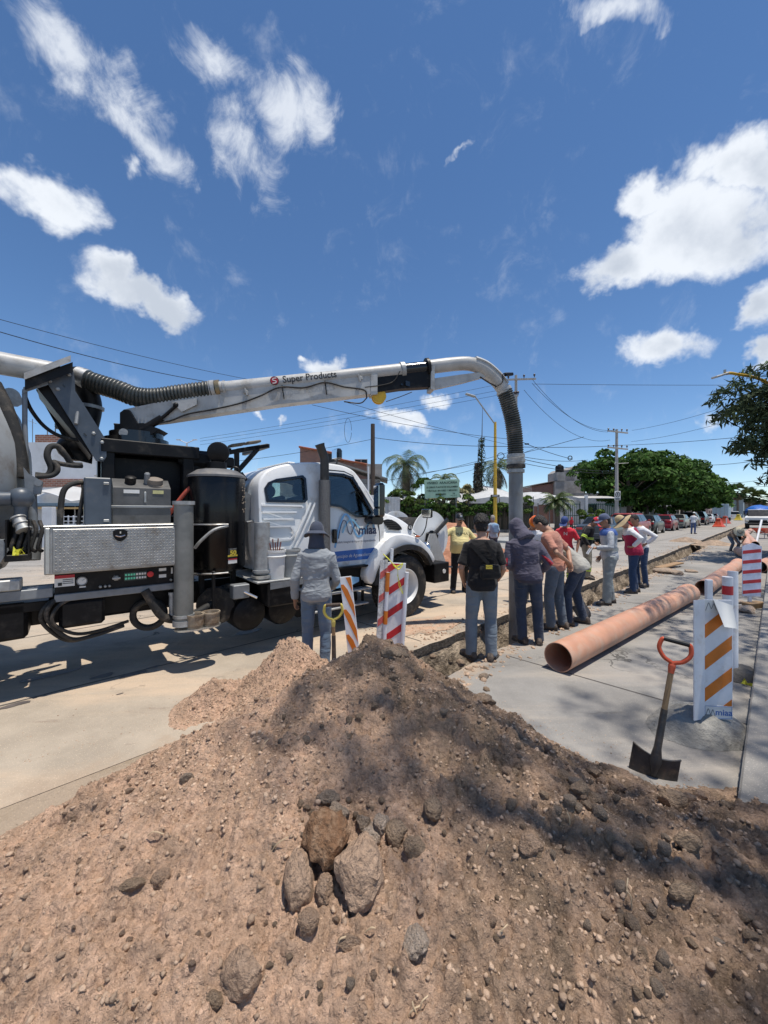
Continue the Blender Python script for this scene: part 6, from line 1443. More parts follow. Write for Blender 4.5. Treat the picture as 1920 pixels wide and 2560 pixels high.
I = person('person in purple grey hooded top with red side panels and the hood up', P.x, P.y, 14, 1.66,
    dict(lean=5, neck=30, hyaw=-30, sway=-7, ntilt=-.3, eL=(-.27, -.02, 1.16), wL=(-.18, .2, 1.02), eR=(.27, -.02, 1.15), wR=(.2, .2, 1.0), fL=(-.07, .04), fR=(.15, .05), toeL=-35, toeR=8, wide=1.0, belly=.03),
    dict(shirt=cloth('purple grey fleece', (.088, .082, .115), .03, 4), sleeve=1, inf=0.028, hem=-.06, flare=0, disp=0.027, trousers=m_djeans, leg=.02, hat='hood', hatmat=cloth('purple grey fleece', (.088, .082, .115)), shoes=m_boot))
m_redfl = cloth('red fleece', (.28, .025, .04), .02)
for s in (-1, 1):
    u, e, w = I['arms'][s]; g = G(); off = Vector((s*.02, -.055, 0)); g.tube([u+off+Vector((s*.01, 0, -.1)), e+off*1.0, e.lerp(w, .45)+Vector((s*.03, -.045, 0))], [.02, .026, .018], 10, ry=1.); I['child']('red_panel', g.mesh('p', m_redfl, 60))
g = G(); q = G(); c, d = I['spine'](-.07); I['torso'](q, -.085, -.045, .034); I['child']('waistband', q.mesh('w', cloth('rib knit', (.06, .056, .078), .004), 60))
P = gnd(1388, 1572)
I = person('person in salmon t-shirt holding both hands behind the back and looking down', P.x, P.y, -48, 1.74,
    dict(lean=9, neck=48, hyaw=0, eL=(-.27, -.12, 1.15), wL=(-.02, -.2, 1.02), eR=(.27, -.14, 1.13), wR=(.02, -.22, .95), fL=(-.11, .04), fR=(.11, -.06), hR=(-.2, -.1, -1), hL=(.6, -.1, -.7), curl=.6),
    dict(shirt=cloth('salmon cotton', (.44, .205, .15), .02, dust=(.4, .22, .17)), sleeve=.4, inf=0.015, hem=-.07, disp=0.020, trousers=m_slate, leg=.02, skin=m_skin2))
P = gnd(1432, 1560)
I = person('person in beige t-shirt bending forward behind the salmon one with a shovel', P.x, P.y, -52, 1.72,
    dict(lean=62, neck=80, py=-.08, pz=.93, eL=(-.22, .5, .95), wL=(-.1, .55, .72), eR=(.22, .48, .95), wR=(.1, .5, .7), fL=(-.15, .05), fR=(.15, -.12)),
    dict(shirt=cloth('beige cotton', (.36, .345, .31), .02), sleeve=.4, inf=0.019, hem=-.1, flare=.05, disp=0.023, trousers=m_djeans, leg=.018, hat='cap', hatmat=m_navy))
P = Vector((2.86, 7.5, 0))
I = person('person in orange knitted beanie and white top standing across the trench', P.x, P.y, 185, 1.70,
    dict(lean=12, neck=42, eL=(-.28, .05, 1.15), wL=(-.2, .25, .98), eR=(.28, .05, 1.15), wR=(.2, .25, .98)),
    dict(shirt=cloth('white cotton', (.66, .67, .7), .02), sleeve=.5, inf=0.015, trousers=cloth('bunker trousers', (.24, .215, .165), .03), leg=.035, hat='beanie', hatmat=cloth('orange knit', (.62, .12, .03), .008, 30), peakmat=cloth('bright orange knit', (.78, .2, .02), .008, 30)), vox=.013)
m_hiviz = mat('lime tape', (.55, .72, .08), .5, var=.1)
def bunker(I):
    for s in (-1, 1):
        hip, kn, an, _ = I['legs'][s]
        for k in (.45, .62): band_limb(I, kn, an, k, .035, .098, m_hiviz, 'lime_tape')
bunker(I)
I = person('person in red t-shirt and blue cap behind the beige bending one', 4.32, 9.15, 205, 1.66,
    dict(lean=8, neck=35, hyaw=20, eL=(-.28, .03, 1.15), wL=(-.26, .1, .92), eR=(.28, .03, 1.15), wR=(.26, .1, .92)),
    dict(shirt=cloth('red cotton', (.62, .035, .055), .02), sleeve=.42, inf=0.019, hem=-.08, disp=0.018, trousers=cloth('bunker trousers', (.24, .215, .165), .03), leg=.035, hat='cap', hatmat=mat('blue cap', (.03, .06, .2), .8)), vox=.013)
bunker(I); backprint(I, 'N', .38, .12, m_label)
g = G(); u, e, w = I['arms'][1]; g.tube([w+Vector((0, .04, .02)), w+Vector((0, .08, -.2))], .05, 12); I['child']('lime_glove', g.mesh('gl', m_hiviz, 60))
P = gnd(1466, 1446)
I = person('person in black firefighter jacket with lime tape and a red cap', P.x, P.y, 128, 1.66,
    dict(lean=10, neck=48, hyaw=0, eL=(-.29, .0, 1.15), wL=(-.22, .16, 1.0), eR=(.29, -.02, 1.14), wR=(.25, .1, .93), fR=(.14, .06), curl=.7),
    dict(shirt=cloth('black turnout cloth', (.016, .016, .018), .03), shirt_name='turnout_jacket', sleeve=1, inf=0.028, hem=-.1, flare=.03, disp=0.023, trousers=cloth('bunker trousers', (.24, .215, .165), .03), leg=.035, hat='cap', hatmat=cloth('red cap cloth', (.55, .03, .05), .006), shoes=m_boot), vox=.013)
bunker(I)
for t in (.2, .165): band_round(I, t, .022, .044, m_hiviz, 'lime_tape')
for s in (-1, 1):
    u, e, w = I['arms'][s]
    for k in (.75, .9): band_limb(I, u, e, k, .025, .078, m_hiviz, 'lime_tape')
P = gnd(1524, 1510)
I = person('person in silver grey work jacket with blue yoke and blue cap holding papers', P.x, P.y, -74, 1.70,
    dict(lean=3, neck=16, hyaw=0, eL=(-.27, .05, 1.15), wL=(-.16, .27, 1.1), eR=(.27, -.02, 1.14), wR=(.24, .1, .9), fL=(-.12, .1), fR=(.12, -.04), hL=(.3, 1, .1)),
    dict(shirt=mat('silver work cloth', (.36, .38, .41), .5, var=.12, scale=10, bump=.03, bscale=7), shirt_name='jacket', sleeve=1, inf=0.022, hem=-.09, flare=.02, disp=0.023, trousers=mat('silver work trousers', (.25, .275, .275), .6, var=.12, bump=.03, bscale=7), leg=.03, hat='cap', hatmat=cloth('blue grey cap', (.09, .11, .18), .004), badge=m_label, collar=mat('blue yoke', (.035, .085, .28), .6), moustache=True), vox=.013)
q = G(); I['torso'](q, .4, .515, .034); I['child']('blue_yoke', q.mesh('y', MATS['blue yoke'], 60))
band_round(I, .13, .05, .04, mat('grey tape', (.22, .24, .245), .4), 'grey_tape')
u, e, w = I['arms'][-1]; hw, hd, sv, nn_ = I['hands'][-1]; g = G(); g.box(hw+hd*.08+Vector((0, .02, -.03)), (.2, .006, .22), Matrix.Rotation(R(30), 3, 'X')); I['child']('papers', g.mesh('papers', m_label, 0))
P = gnd(1585, 1482)
I = person('person in straw hat and red vest over white shirt with hands on hips', P.x, P.y, -72, 1.70,
    dict(lean=12, neck=44, eL=(-.42, -.06, 1.2), wL=(-.22, .1, 1.02), eR=(.42, -.1, 1.2), wR=(.2, .06, 1.02), fL=(-.1, .06), fR=(.12, -.05), hR=(-.8, .4, -.3), hL=(.8, .4, -.3)),
    dict(shirt=cloth('white shirt', (.68, .69, .71), .025), sleeve=1, inf=0.012, hem=-.06, disp=0.016, trousers=cloth('blue jeans', (.03, .055, .115), .02, dust=(.055, .085, .15)), leg=.018, hat='straw', hatmat=mat('straw', (.46, .35, .2), .8, var=.2, scale=60, bump=.006, bscale=120), skin=m_skin2), vox=.013)
q = G(); I['torso'](q, -.1, .36, .042, .03); c, d = I['spine'](.2); I['child']('vest', fuse(q, cloth('crimson vest', (.33, .022, .065), .02), .013, 4, .03))
g = G()
for s in (1,):
    q = G(); I['torso'](q, .35, .50, .036); keep = [p for p in q.v]; me = q.mesh('v', MATS['crimson vest'], 60); bm = bmesh.new(); bm.from_mesh(me); bmesh.ops.delete(bm, geom=[f for f in bm.faces if f.calc_center_median().y > I['spine'](.4)[0].y-.01], context='FACES'); bm.to_mesh(me); bm.free(); I['child']('vest_back', me)
P = gnd(1603, 1466)
I = person('person in white long sleeve shirt and jeans partly hidden behind the red vest', P.x, P.y, -100, 1.70,
    dict(lean=10, neck=30, eL=(-.4, -.06, 1.2), wL=(-.2, .1, 1.02), eR=(.42, -.1, 1.2), wR=(.2, .06, 1.02)),
    dict(shirt=MATS['white shirt'], sleeve=1, inf=0.012, trousers=MATS['blue jeans']), vox=.014)
P = gnd(1148, 1480)
I = person('stout person in pale yellow t-shirt and white cap facing the photographer by the hose reel', P.x, P.y, 172, 1.70,
    dict(lean=-2, neck=6, hyaw=0, eL=(-.36, .02, 1.18), wL=(-.3, .15, .98), eR=(.42, .05, 1.2), wR=(.5, .15, 1.05), belly=.12, wide=1.06, fL=(-.14, 0), fR=(.14, 0)),
    dict(shirt=cloth('pale yellow cotton', (.66, .56, .27), .02), sleeve=.45, inf=0.019, hem=-.07, disp=0.013, trousers=cloth('black trousers', (.016, .016, .018), .02), leg=.02, hat='cap', hatmat=m_inkblack, badge=m_label, moustache=True, skin=m_skin2), vox=.013)
backprint(I, 'PUMA', .36, .085, m_inkblack, True, 0, .045, 1.3)
I = person('person with blue backpack walking away near the nursery fence', 3.95, 13.9, -10, 1.62,
    dict(lean=3, neck=6), dict(shirt=cloth('light blue cotton', (.3, .38, .47), .02), sleeve=.45, inf=0.012, trousers=m_djeans, hair=m_greyhair), vox=.016)
c, d = I['spine'](.3); g = G(); g.box(c-Vector((0, .2, .0)), (.28, .15, .38), None, .06); I['child']('backpack', g.mesh('b', cloth('blue backpack', (.16, .26, .4), .01), 40))
P = gnd(1733, 1331)
I = person('distant person in white t-shirt and blue trousers with a long tool in the road', P.x*.93, P.y*.93, 60, 1.74,
    dict(lean=8, neck=20, wR=(.2, .3, 1.0), eR=(.28, .1, 1.15)), dict(shirt=MATS['white cotton'], sleeve=.45, inf=0.012, trousers=cloth('blue work trousers', (.09, .13, .26), .02), hat='cap', hatmat=m_label), vox=.018)
g = G(); g.tube([(.25, .35, .7), (.2, .1, 1.75)], .02, 8); I['child']('long_tool', g.mesh('t', m_wood, 60))
P = gnd(1905, 1392)
I = person('crouching person in pale cap beside the red wheelbarrow', P.x+.9, P.y+2.2, 200, 1.68,
    dict(lean=70, neck=70, pz=.7, py=-.15, eL=(-.2, .4, .75), wL=(-.12, .5, .5), eR=(.2, .4, .75), wR=(.12, .5, .5)), dict(shirt=cloth('brown shirt', (.2, .14, .1), .02), sleeve=.6, inf=0.015, trousers=m_slate, hat='straw', hatmat=mat('pale hat', (.5, .46, .36), .8)), vox=.016)
I = person('distant person sitting in red beside the nursery gate', at(1428, 1300, 34).x, 34, 190, 1.3,
    dict(lean=14, neck=20), dict(shirt=MATS['red cotton'], sleeve=.5, inf=0.012, trousers=MATS['black trousers'], hat='cap', hatmat=MATS['red cap cloth']), vox=.02)
# ------------------------------------------------------------------ site props
def sewer_pipe(label, a, b, r=.16, bell=True, group='orange sewer pipes', bend=None):
    a = Vector(a); b = Vector(b); d = (b-a); L_ = d.length; o = link('sewer_pipe', None)if False else None
    g = G(); pr = [(r-.009, 0), (r, 0), (r, L_-.32)] + ([(r, L_-.28), (r+.022, L_-.2), (r+.022, L_)] if bell else [(r, L_)]) + ([(r+.012, L_), (r+.012, L_-.2), (r-.009, L_-.28)] if bell else [(r-.009, L_)]) + [(r-.009, 0)]
    c = Vector((0, 0, 0)); g.lathe(pr, 48, c, d, caps=False); o = g.build('sewer_pipe', m_pvc); o.location = a+Vector((0, 0, r+.002)); return tag(o, label, 'pipe', group)
a = gnd(1395, 1680); b = gnd(1722, 1503); sewer_pipe('long orange sewer pipe lying nearest to the camera', a, b, .158)
a = gnd(1760, 1489); b = gnd(1846, 1424); sewer_pipe('second orange sewer pipe end to end beyond the nearest one', a, b, .158)
a = gnd(1846, 1351); b = gnd(1876, 1331); sewer_pipe('orange pipe lying leftmost of the far crossed pipes', a, b, .16)
a = gnd(1888, 1370); b = gnd(1866, 1343); sewer_pipe('orange pipe pointing at the camera across the other far pipes', a, b, .16)
a = gnd(1866, 1384); b = gnd(1868, 1354); sewer_pipe('short orange pipe with a bend behind the red striped barrier', a, b, .16)
a = gnd(1846, 1386); b = gnd(1872, 1402); sewer_pipe('short orange pipe piece in front of the bent one', a, b, .16, False)
a = gnd(1898, 1432); b = gnd(1921, 1425); o = sewer_pipe('dark ended orange pipe partly hidden by the red striped barrier', a, b+Vector((2, 1.6, 0)), .17)
# striped delineator boards
def stripes(parent, w, h, m_, n, slope, duty, fn, nm='stripe', x0=None, y0=0., phase=0.):
    x0 = -w/2 if x0 is None else x0; per = h/n
    for i in range(-3, n+3):
        y = y0+per*(i+phase); P_ = clip_poly([(x0, y), (x0+w, y+slope*w), (x0+w, y+slope*w+per*duty), (x0, y+per*duty)], x0, x0+w, y0, y0+h)
        if len(P_) > 2: g = G(); g.prism(P_, .0005, .0025, fn); g.build(nm, m_, parent, 0)
def sandbag(label, c, rx, ry, h, rz, seed, m_):
    g = G(); n = 56; rings = []; K = 22
    for j in range(K+1):
        q = j/K; ring = []
        for i in range(n):
            t = 2*PI*i/n; e = Vector((math.cos(t), math.sin(t), seed)); rr = 1+.2*mnoise.noise(e*1.3)+.07*mnoise.noise(e*5)
            x = math.cos(t)*rx*rr*(1-q); y = math.sin(t)*ry*rr*(1-q); fold = mnoise.fractal(Vector((x*5, y*5, seed)), 1.1, 2., 4)*.6; rdg = 1-abs(mnoise.noise(Vector((x*6+seed, y*6, 3))))*2
            z = h*(1-(1-q)**2.2)*(.8+.45*fold)+.022*rdg*min(1, q*4)*(1-q*.5)
            ring.append(Vector((x, y, max(.002, z if j else .002))))
        rings.append(ring)
    g.loft(rings); o = g.build('sandbag', m_, None, 75); o.location = c; o.rotation_euler = (0, 0, R(rz)); return tag(o, label, 'sandbag')
m_bag = mat('grey sack cloth', (.27, .26, .235), .9, var=.25, scale=5, bump=.02, bscale=26, dirt=(.14, .13, .12), damt=.4)
# right: white and orange hinged panels with print
B = gnd(1758, 1842); t = empty('delineator_panel', (B.x, B.y, 0), R(-6), 'white and orange striped folding panel with blue print at the right kerb', 'barrier')
W_, H0, H1 = .205, .145, 1.07
g = G(); g.box((.105, 0, (H0+H1)/2), (W_, .008, H1-H0), bev=.002); pn = g.build('panel', m_whitesheet, t)
ff = lambda x, z, h: Vector((x, -.004-h, z))
stripes(pn, W_-.01, .74, m_orange, 3, .88, .42, ff, x0=.006, y0=.25, phase=.1)
Lf = Matrix.Rotation(R(58), 3, 'Z')
def lf(x, z, h): return Matrix.Rotation(R(20), 3, 'Z') @ Vector((-x*.62, -.004-h, z))
g = G(); g.prism([(.0, H0), (.17, H0), (.17, H1), (0, H1)], 0, .008, lambda x, z, h: lf(x, z, h)); g.build('side_panel', m_whitesheet, t)
g = G(); g.prism([(.004, H0+.003), (.202, H0+.003), (.202, .25), (.004, .25)], .001, .003, ff); lb = g.build('print_field', m_label, pn)
g = G()
for z in (.155, .245): ribbon(g, [(.006, z), (.2, z)], .002, ff, .002, .0045)
for x in (.008, .199): ribbon(g, [(x, .155), (x, .245)], .002, ff, .002, .0045)
g.build('print_border', m_blue, lb)
wave = [(.0, .0), (.12, .5), (.26, .95), (.38, .55), (.47, .25), (.58, .5), (.7, .85), (.82, .4), (.9, .1)]
def logo(parent, x, z, w, h, fn_, m_): g = G(); ribbon(g, spl2([(x+w*a, z+h*b) for a, b in wave], 6), .0035, fn_, .003, .005); return g.build('mountain_print', m_, parent)
logo(lb, -.0+.012, .168, .075, .06, ff, m_steel); lettering('miaa', .066, ff(.142, .198, .004), XA, ZA, m_blue, lb, bold=.0012)
g = G(); g.prism([(.004, .97), (.1, .97), (.1, 1.065), (.004, 1.065)], .001, .003, ff); tp_ = g.build('print_field', m_label, pn); logo(tp_, .012, .985, .085, .065, ff, m_steel)
g = G(); n = 8; V_ = []                                    # the sheet peeling off the top corner
for i in range(n+1):
    for j in range(n+1):
        p = i/n; q = j/n; x = .205-.14*p; z = 1.03-.17*q+.05*p; cu = p*(1-q)*.0+.07*q*p+.03*q; V_.append((x+.01*q, -.008-cu, z-.02*p*q))
g.add(V_, [(i*(n+1)+j, i*(n+1)+j+1, (i+1)*(n+1)+j+1, (i+1)*(n+1)+j) for i in range(n) for j in range(n)]); g.build('peeling_sheet', m_label, pn)
g = G(); g.box((.06, .03, .62), (.045, .03, 1.2), bev=.004); g.build('post', m_whitesheet, t)
sandbag('grey filled sack weighing down the orange striped panel', (B.x+.07, B.y+.13, 0), .4, .29, .22, 10, 2., m_bag)
# round white posts with red bands behind it
def tube_post(label, base, top, r, bands, m_, group=None):
    base = Vector(base); top = Vector(top); d = top-base; g = G(); g.tube([base, top], r, 20); o = g.build('tubular_post', m_whitesheet); tag(o, label, 'post', group)
    for a, b_ in bands: g = G(); g.lathe([(r+.0015, d.length*a), (r+.0015, d.length*b_)], 20, base, d, caps=False); g.build('band', m_, o)
    return o
b1 = gnd(1826, 1700); b1 = Vector((3.45, 3.85, 0))
tube_post('white tubular post with red bands behind the orange striped panel', (3.44, 3.85, 0), at(1819, 1442, 3.85), .043, ((.62, .72), (.84, .92)), m_redsheet)
tube_post('plain white leaning post right of the red banded post', (3.72, 4.1, 0), at(1832, 1428, 4.15), .045, (), m_redsheet)
p = gnd(1845, 1690); sandbag('dark sack under yellow tape at the foot of the white posts', (p.x, p.y, 0), .26, .22, .12, 40, 6., mat('dark sack', (.09, .085, .08), .9, var=.3, bump=.02, bscale=26))
g = G(); c = gnd(1850, 1690); pts = [Vector((c.x+.3*math.cos(a)+.03*math.sin(5*a), c.y-.05+.26*math.sin(a), .015+.01*math.sin(7*a))) for a in np.linspace(-2.4, 1.2, 40)]
vs = [];
for i, p in enumerate(pts): vs += [p, p+Vector((.05*math.cos(i), .05*math.sin(i*.7), .03+.02*math.sin(i*1.7)))]
g.add(vs, [(2*i, 2*i+2, 2*i+3, 2*i+1) for i in range(len(pts)-1)]); tag(g.build('caution_tape', m_tape, None), 'crumpled yellow caution tape round the dark sack by the kerb', 'tape')
# far red and white folded board
B = gnd(1882, 1518); t = empty('delineator_panel', (B.x, B.y, 0), R(-8), 'red and white striped board standing on timber at the right edge', 'barrier')
hh = .98; g = G(); g.prism([(-.17, .2), (.13, .2), (.15, .2+hh-.06), (.0, .2+hh), (-.17, .2+hh-.06)], 0, .01, lambda x, z, h: Vector((x, h, z))); pn = g.build('panel', mat('cool white sheeting', (.66, .67, .78), .45, dirt=(.5, .46, .45), damt=.2), t)
stripes(pn, .30, .92, m_redsheet, 5, .12, .34, lambda x, z, h: Vector((x, -h, z)), x0=-.165, y0=.22, phase=.1)
g = G(); g.box((-.03, .03, .3), (.05, .04, .6), bev=.004); g.build('post', m_whitesheet, t)
g = G(); g.box((0, .03, .05), (.42, .16, .1), Matrix.Rotation(R(20), 3, 'Z'), .01); o = g.build('timber_block', m_wood); o.location = (B.x, B.y-.05, 0); tag(o, 'timber block under the red and white striped board', 'timber')
for i, (u, v, s) in enumerate(((1865, 1530, .16), (1845, 1508, .1))):
    o = link('concrete_lump', rock_mesh(300+i, 3, 1., .6, m_st_pale)); p = gnd(u, v); o.location = p+Vector((0, 0, s*.3)); o.scale = (s, s*.8, s*.8); tag(o, ('larger', 'smaller')[i]+' broken concrete lump beside the red striped board', 'rubble')
# middle boards behind the crown of the heap
B = Vector((-.28, 3.98, 0)); t = empty('delineator_panel', B, R(-4), 'orange and white striped board leaning behind the heap crown', 'barrier')
t.rotation_euler = (R(-3), R(-7), R(-6))
g = G(); g.box((0, 0, .58), (.125, .012, 1.0), bev=.003); pn = g.build('panel', m_whitesheet, t); ff = lambda x, z, h: Vector((x, -.006-h, z))
for k in range(4):
    z = .12+k*.26; g = G(); P_ = clip_poly([(-.07, z+.36), (.07, z-.02), (.07, z+.1), (.01, z+.3), (-.03, z+.36)], -.058, .058, .085, 1.07); g.prism(P_, .0005, .0025, ff); g.build('stripe', m_orange, pn, 0)
B = Vector((-.02, 4.05, 0)); t = empty('delineator_panel', B, R(4), 'red and white striped folding panel behind the heap crown by the front wheel', 'barrier')
t.rotation_euler = (0, R(3), R(4)); ff = lambda x, z, h: Vector((x, -.004-h, z))
g = G(); g.box((.09, 0, .72), (.20, .008, 1.0), bev=.002); pn = g.build('panel', m_whitesheet, t); stripes(pn, .19, .98, m_redsheet, 4, .75, .33, ff, x0=-.005, y0=.23, phase=.55)
def lf2(x, z, h): return Matrix.Rotation(R(30), 3, 'Z') @ Vector((-x, -.004-h, z))
g = G(); g.prism([(.012, .22), (.105, .22), (.105, 1.25), (.012, 1.25)], 0, .008, lf2); sp_ = g.build('side_panel', mat('scuffed sheeting', (.5, .49, .48), .6, var=.35, scale=45, dirt=(.7, .7, .72), damt=.5, dscale=30), t)
stripes(sp_, .09, .98, mat('faded red sheeting', (.5, .1, .09), .6, var=.3, scale=40), 4, .6, .3, lambda x, z, h: lf2(.105-x, z, h+.009), x0=.003, y0=.25, phase=.25)
g = G(); g.tube([(-.0, -.03, .1), (.0, -.035, 1.12)], .021, 16); po = g.build('banded_post', m_whitesheet, t)
for a, b_ in ((.92, 1.122), (.58, .72)): g = G(); g.lathe([(.0225, a), (.0225, b_)], 16, (0, -.035, 0), ZA, caps=False); g.build('band', m_orange, po)
g = G(); g.tube([(.19, -.02, .1), (.2, -.03, 1.13)], .022, 16); g.build('white_post', m_whitesheet, t)
g = G(); g.tube([(.03, .06, .1), (.04, .06, 1.36)], .018, 16); g.build('rear_post', m_whitesheet, t)
g = G(); pts = spline([(-.06, -.03, 1.31), (.0, -.05, 1.26), (.08, -.045, 1.19), (.15, -.04, 1.22), (.11, -.05, 1.16), (.05, -.05, 1.2)], 8); g.tube(pts, .006, 6); g.tube(spline([(.1, -.03, 1.18), (.12, -.03, 1.0), (.17, -.03, .9), (.15, -.03, .96), (.1, -.03, 1.1)], 6), .003, 5); g.build('tape_knot', m_tape, t)
# ---- shovels
m_shv = mat('dark shovel steel', (.06, .06, .062), .45, .5, var=.3, scale=9, dirt=(.2, .155, .115), damt=.45, dscale=6)
def d_grip(g, w, h, r, n=8):
    # local: shaft along -z, grip on top
    pts = spline([(0, 0, -.06), (0, 0, 0), (-w*.3, 0, h*.2), (-w*.5, 0, h*.55), (-w*.46, 0, h*.93), (-w*.36, 0, h)], n); g.tube(pts, [r*1.3]*n+[r]*(len(pts)-n), 12)
    pts = [Vector((-p.x, p.y, p.z)) for p in pts]; g.tube(pts, [r*1.3]*n+[r]*(len(pts)-n), 12)
def shovel(label, foot, top, gripm, barm, bladew=.19, bladeh=.24, yaw=0., buried=.1, shaftm=None):
    foot = Vector(foot); top = Vector(top); d = (top-foot); L_ = d.length; z = d.normalized(); x = Vector((math.cos(yaw), math.sin(yaw), 0)); x = (x-z*x.dot(z)).normalized(); y = z.cross(x)
    M_ = Matrix((x, y, z)).transposed().to_4x4(); M_.translation = foot
    o = bpy.data.objects.new('shovel', None); COL.objects.link(o); o.matrix_world = M_; tag(o, label, 'shovel')
    g = G(); g.tube([(0, 0, bladeh+.02), (0, 0, L_-.19)], .0165, 14); g.build('shaft', shaftm or m_wood, o)
    g = G(); g.tube([(0, -.012, bladeh-.12), (0, -.01, bladeh-.02), (0, .0, bladeh+.06), (0, 0, bladeh+.32)], [.012, .036, .022, .0195], 14); bl = g.build('socket', m_shv, o)
    g = G(); n = 12; rows = []
    for j in range(9):
        v = j/8; zz = bladeh*(1-v)-.0; hw = bladew/2*(1 if v < .55 else math.sqrt(max(.03, 1-((v-.55)/.47)**2)))
        rows.append([Vector((hw*(2*i/n-1), -.035*(1-(2*i/n-1)**2)*(1-.3*v)+.02, zz+(.03*(abs(2*i/n-1))**2*max(0, 1-v*2.2)))) for i in range(n+1)])
    vs = [p for r_ in rows for p in r_]+[p+Vector((0, .004, 0)) for r_ in rows for p in r_]; k = (n+1); N_ = 9*k; fs = []
    for j in range(8):
        for i in range(n): a = j*k+i; fs += [(a, a+1, a+k+1, a+k), (N_+a, N_+a+k, N_+a+k+1, N_+a+1)]
    for i in range(n): fs += [(i, N_+i, N_+i+1, i+1), (8*k+i, 8*k+i+1, N_+8*k+i+1, N_+8*k+i)]
    for j in range(8): fs += [(j*k, (j+1)*k, N_+(j+1)*k, N_+j*k), (j*k+n, N_+j*k+n, N_+(j+1)*k+n, (j+1)*k+n)]
    g.add(vs, fs); g.tube([(bladew/2*q, -.035*(1-q*q)+.02, bladeh+.03*q*q) for q in np.linspace(-1, 1, 13)], .006, 8); g.build('blade', m_shv, o)
    g = G(); d_grip(g, .17, .15, .0135); gp = g.build('handle_grip', gripm, o); gp.location = (0, 0, L_-.15)
    g = G(); g.tube([(-.07, 0, L_), (.07, 0, L_)], .0155, 14); g.build('grip_bar', barm, o)
    return o
m_orgrip = mat('orange plastic', (.58, .085, .03), .45, var=.15, dirt=(.45, .2, .12), damt=.3); m_ylgrip = mat('yellow plastic', (.6, .48, .09), .5, var=.15, dirt=(.4, .33, .2), damt=.4)
f0 = heap_hit(1630, 1952); top = at(1691, 1604, f0.y+.05)
shovel('shovel with orange D handle and wooden shaft stuck in the right foot of the heap', f0+Vector((0, .03, -.13)), top, m_orgrip, mat('black grip', (.012, .012, .013), .5), .265, .27, R(-30))
f0 = Vector((at(836, 1690, 3.72).x, 3.72, .05)); top = at(833, 1512, 3.66); top.z = HCAM-(1512-V0)/FPX*3.66
shovel('shovel with yellow D handle standing behind the heap beside the grey shirted person', f0, top, m_ylgrip, m_brownwood, .19, .2, R(10))
p = gnd(1462, 1545); shovel('upright square shovel blade held by the bending person near the trench', p+Vector((0, -.1, .0)), p+Vector((-.45, .35, .95)), m_wood, m_wood, .23, .26, R(-10))
# ---- far site things
def water_barrier(label, P_, s, col):
    g = G(); pr = []
    for z, w, d in ((0, .5, .5), (.08, .5, .5), (.12, .46, .46), (.5, .3, .3), (.85, .2, .2), (.9, .22, .22), (1.0, .2, .2), (1.05, .12, .12)): pr.append([Vector((x*w, y*d, z)) for x, y in ((-1, -1), (1, -1), (1, 1), (-1, 1))])
    g.loft(pr); o = g.build('water_barrier', col); o.location = P_; o.scale = (s, s, s); o.rotation_euler = (0, 0, R(30)); tag(o, label, 'barrier'); return o
m_plo = mat('orange barrier plastic', (.6, .07, .03), .5, dirt=(.5, .3, .22), damt=.3)
water_barrier('orange plastic water barrier at the far end of the trench', gnd(1797, 1317.5), .95, m_plo); water_barrier('darker orange plastic barrier behind the first one', gnd(1813, 1309), 1.1, mat('faded orange plastic', (.42, .07, .04), .5))
water_barrier('yellow plastic barrier far along the road', gnd(1846, 1301), 1.2, mat('yellow plastic barrier', (.5, .38, .05), .5))
p = gnd(1816, 1316); tube_post('thin white stake at the far end of the trench', p, p+Vector((0, 0, 1.0)), .06, (), m_redsheet)
t = empty('wheelbarrow', gnd(1908, 1346), R(20), 'red wheelbarrow at the right edge near the far pipes', 'wheelbarrow')
g = G(); g.loft([[Vector((x*w+.1*z_, y*d, z_+.35)) for x, y in ((-1, -1), (1, -1), (1, 1), (-1, 1))] for z_, w, d in ((0, .28, .2), (.3, .5, .36))], cap=False); g.add([Vector((x*.28, y*.2, .35)) for x, y in ((-1, -1), (1, -1), (1, 1), (-1, 1))], [(0, 1, 2, 3)]); g.build('tray', mat('red orange tray', (.5, .08, .04), .5), t)
g = G()
for y in (-.2, .2): g.tube([(.7, y*.3, .2), (-.2, y, .32), (-1.0, y*1.5, .55)], .02, 8); g.tube([(-.25, y, .32), (-.3, y, 0)], .02, 8)
g.build('frame', m_steel, t); g = G(); g.torus((.7, 0, .19), .15, .045, (0, 1, 0)); g.build('wheel', m_rubber, t)
g = G(); g.tube([gnd(1890, 1360)+Vector((0, 0, .0)), gnd(1890, 1360)+Vector((.9, .6, 1.3))], .05, 8); tag(g.build('white_stake', m_whitesheet), 'slanting white stake left of the wheelbarrow', 'stake')
# loose planks by the trench and a chunk of slab
g = G(); a = gnd(1645, 1424); b_ = gnd(1700, 1416)
g.bar(a+Vector((0, 0, .05)), b_+Vector((0, 0, .12)), .22, .05, bev=.01); tag(g.build('plank', m_wood), 'loose plank lying at the trench edge past the straw hat', 'plank')
for i, (u, v, s, fl) in enumerate(((1660, 1432, .28, .4), (1690, 1436, .2, .4), (1725, 1430, .16, .35))):
    o = link('slab_chunk', rock_mesh(330+i, 3, 1., fl, m_st_grey)); p = gnd(u, v); o.location = p+Vector((0, 0, s*.15)); o.scale = (s, s, s); tag(o, ('largest', 'middle', 'smallest')[i]+' broken slab chunk beside the far trench widening', 'rubble')
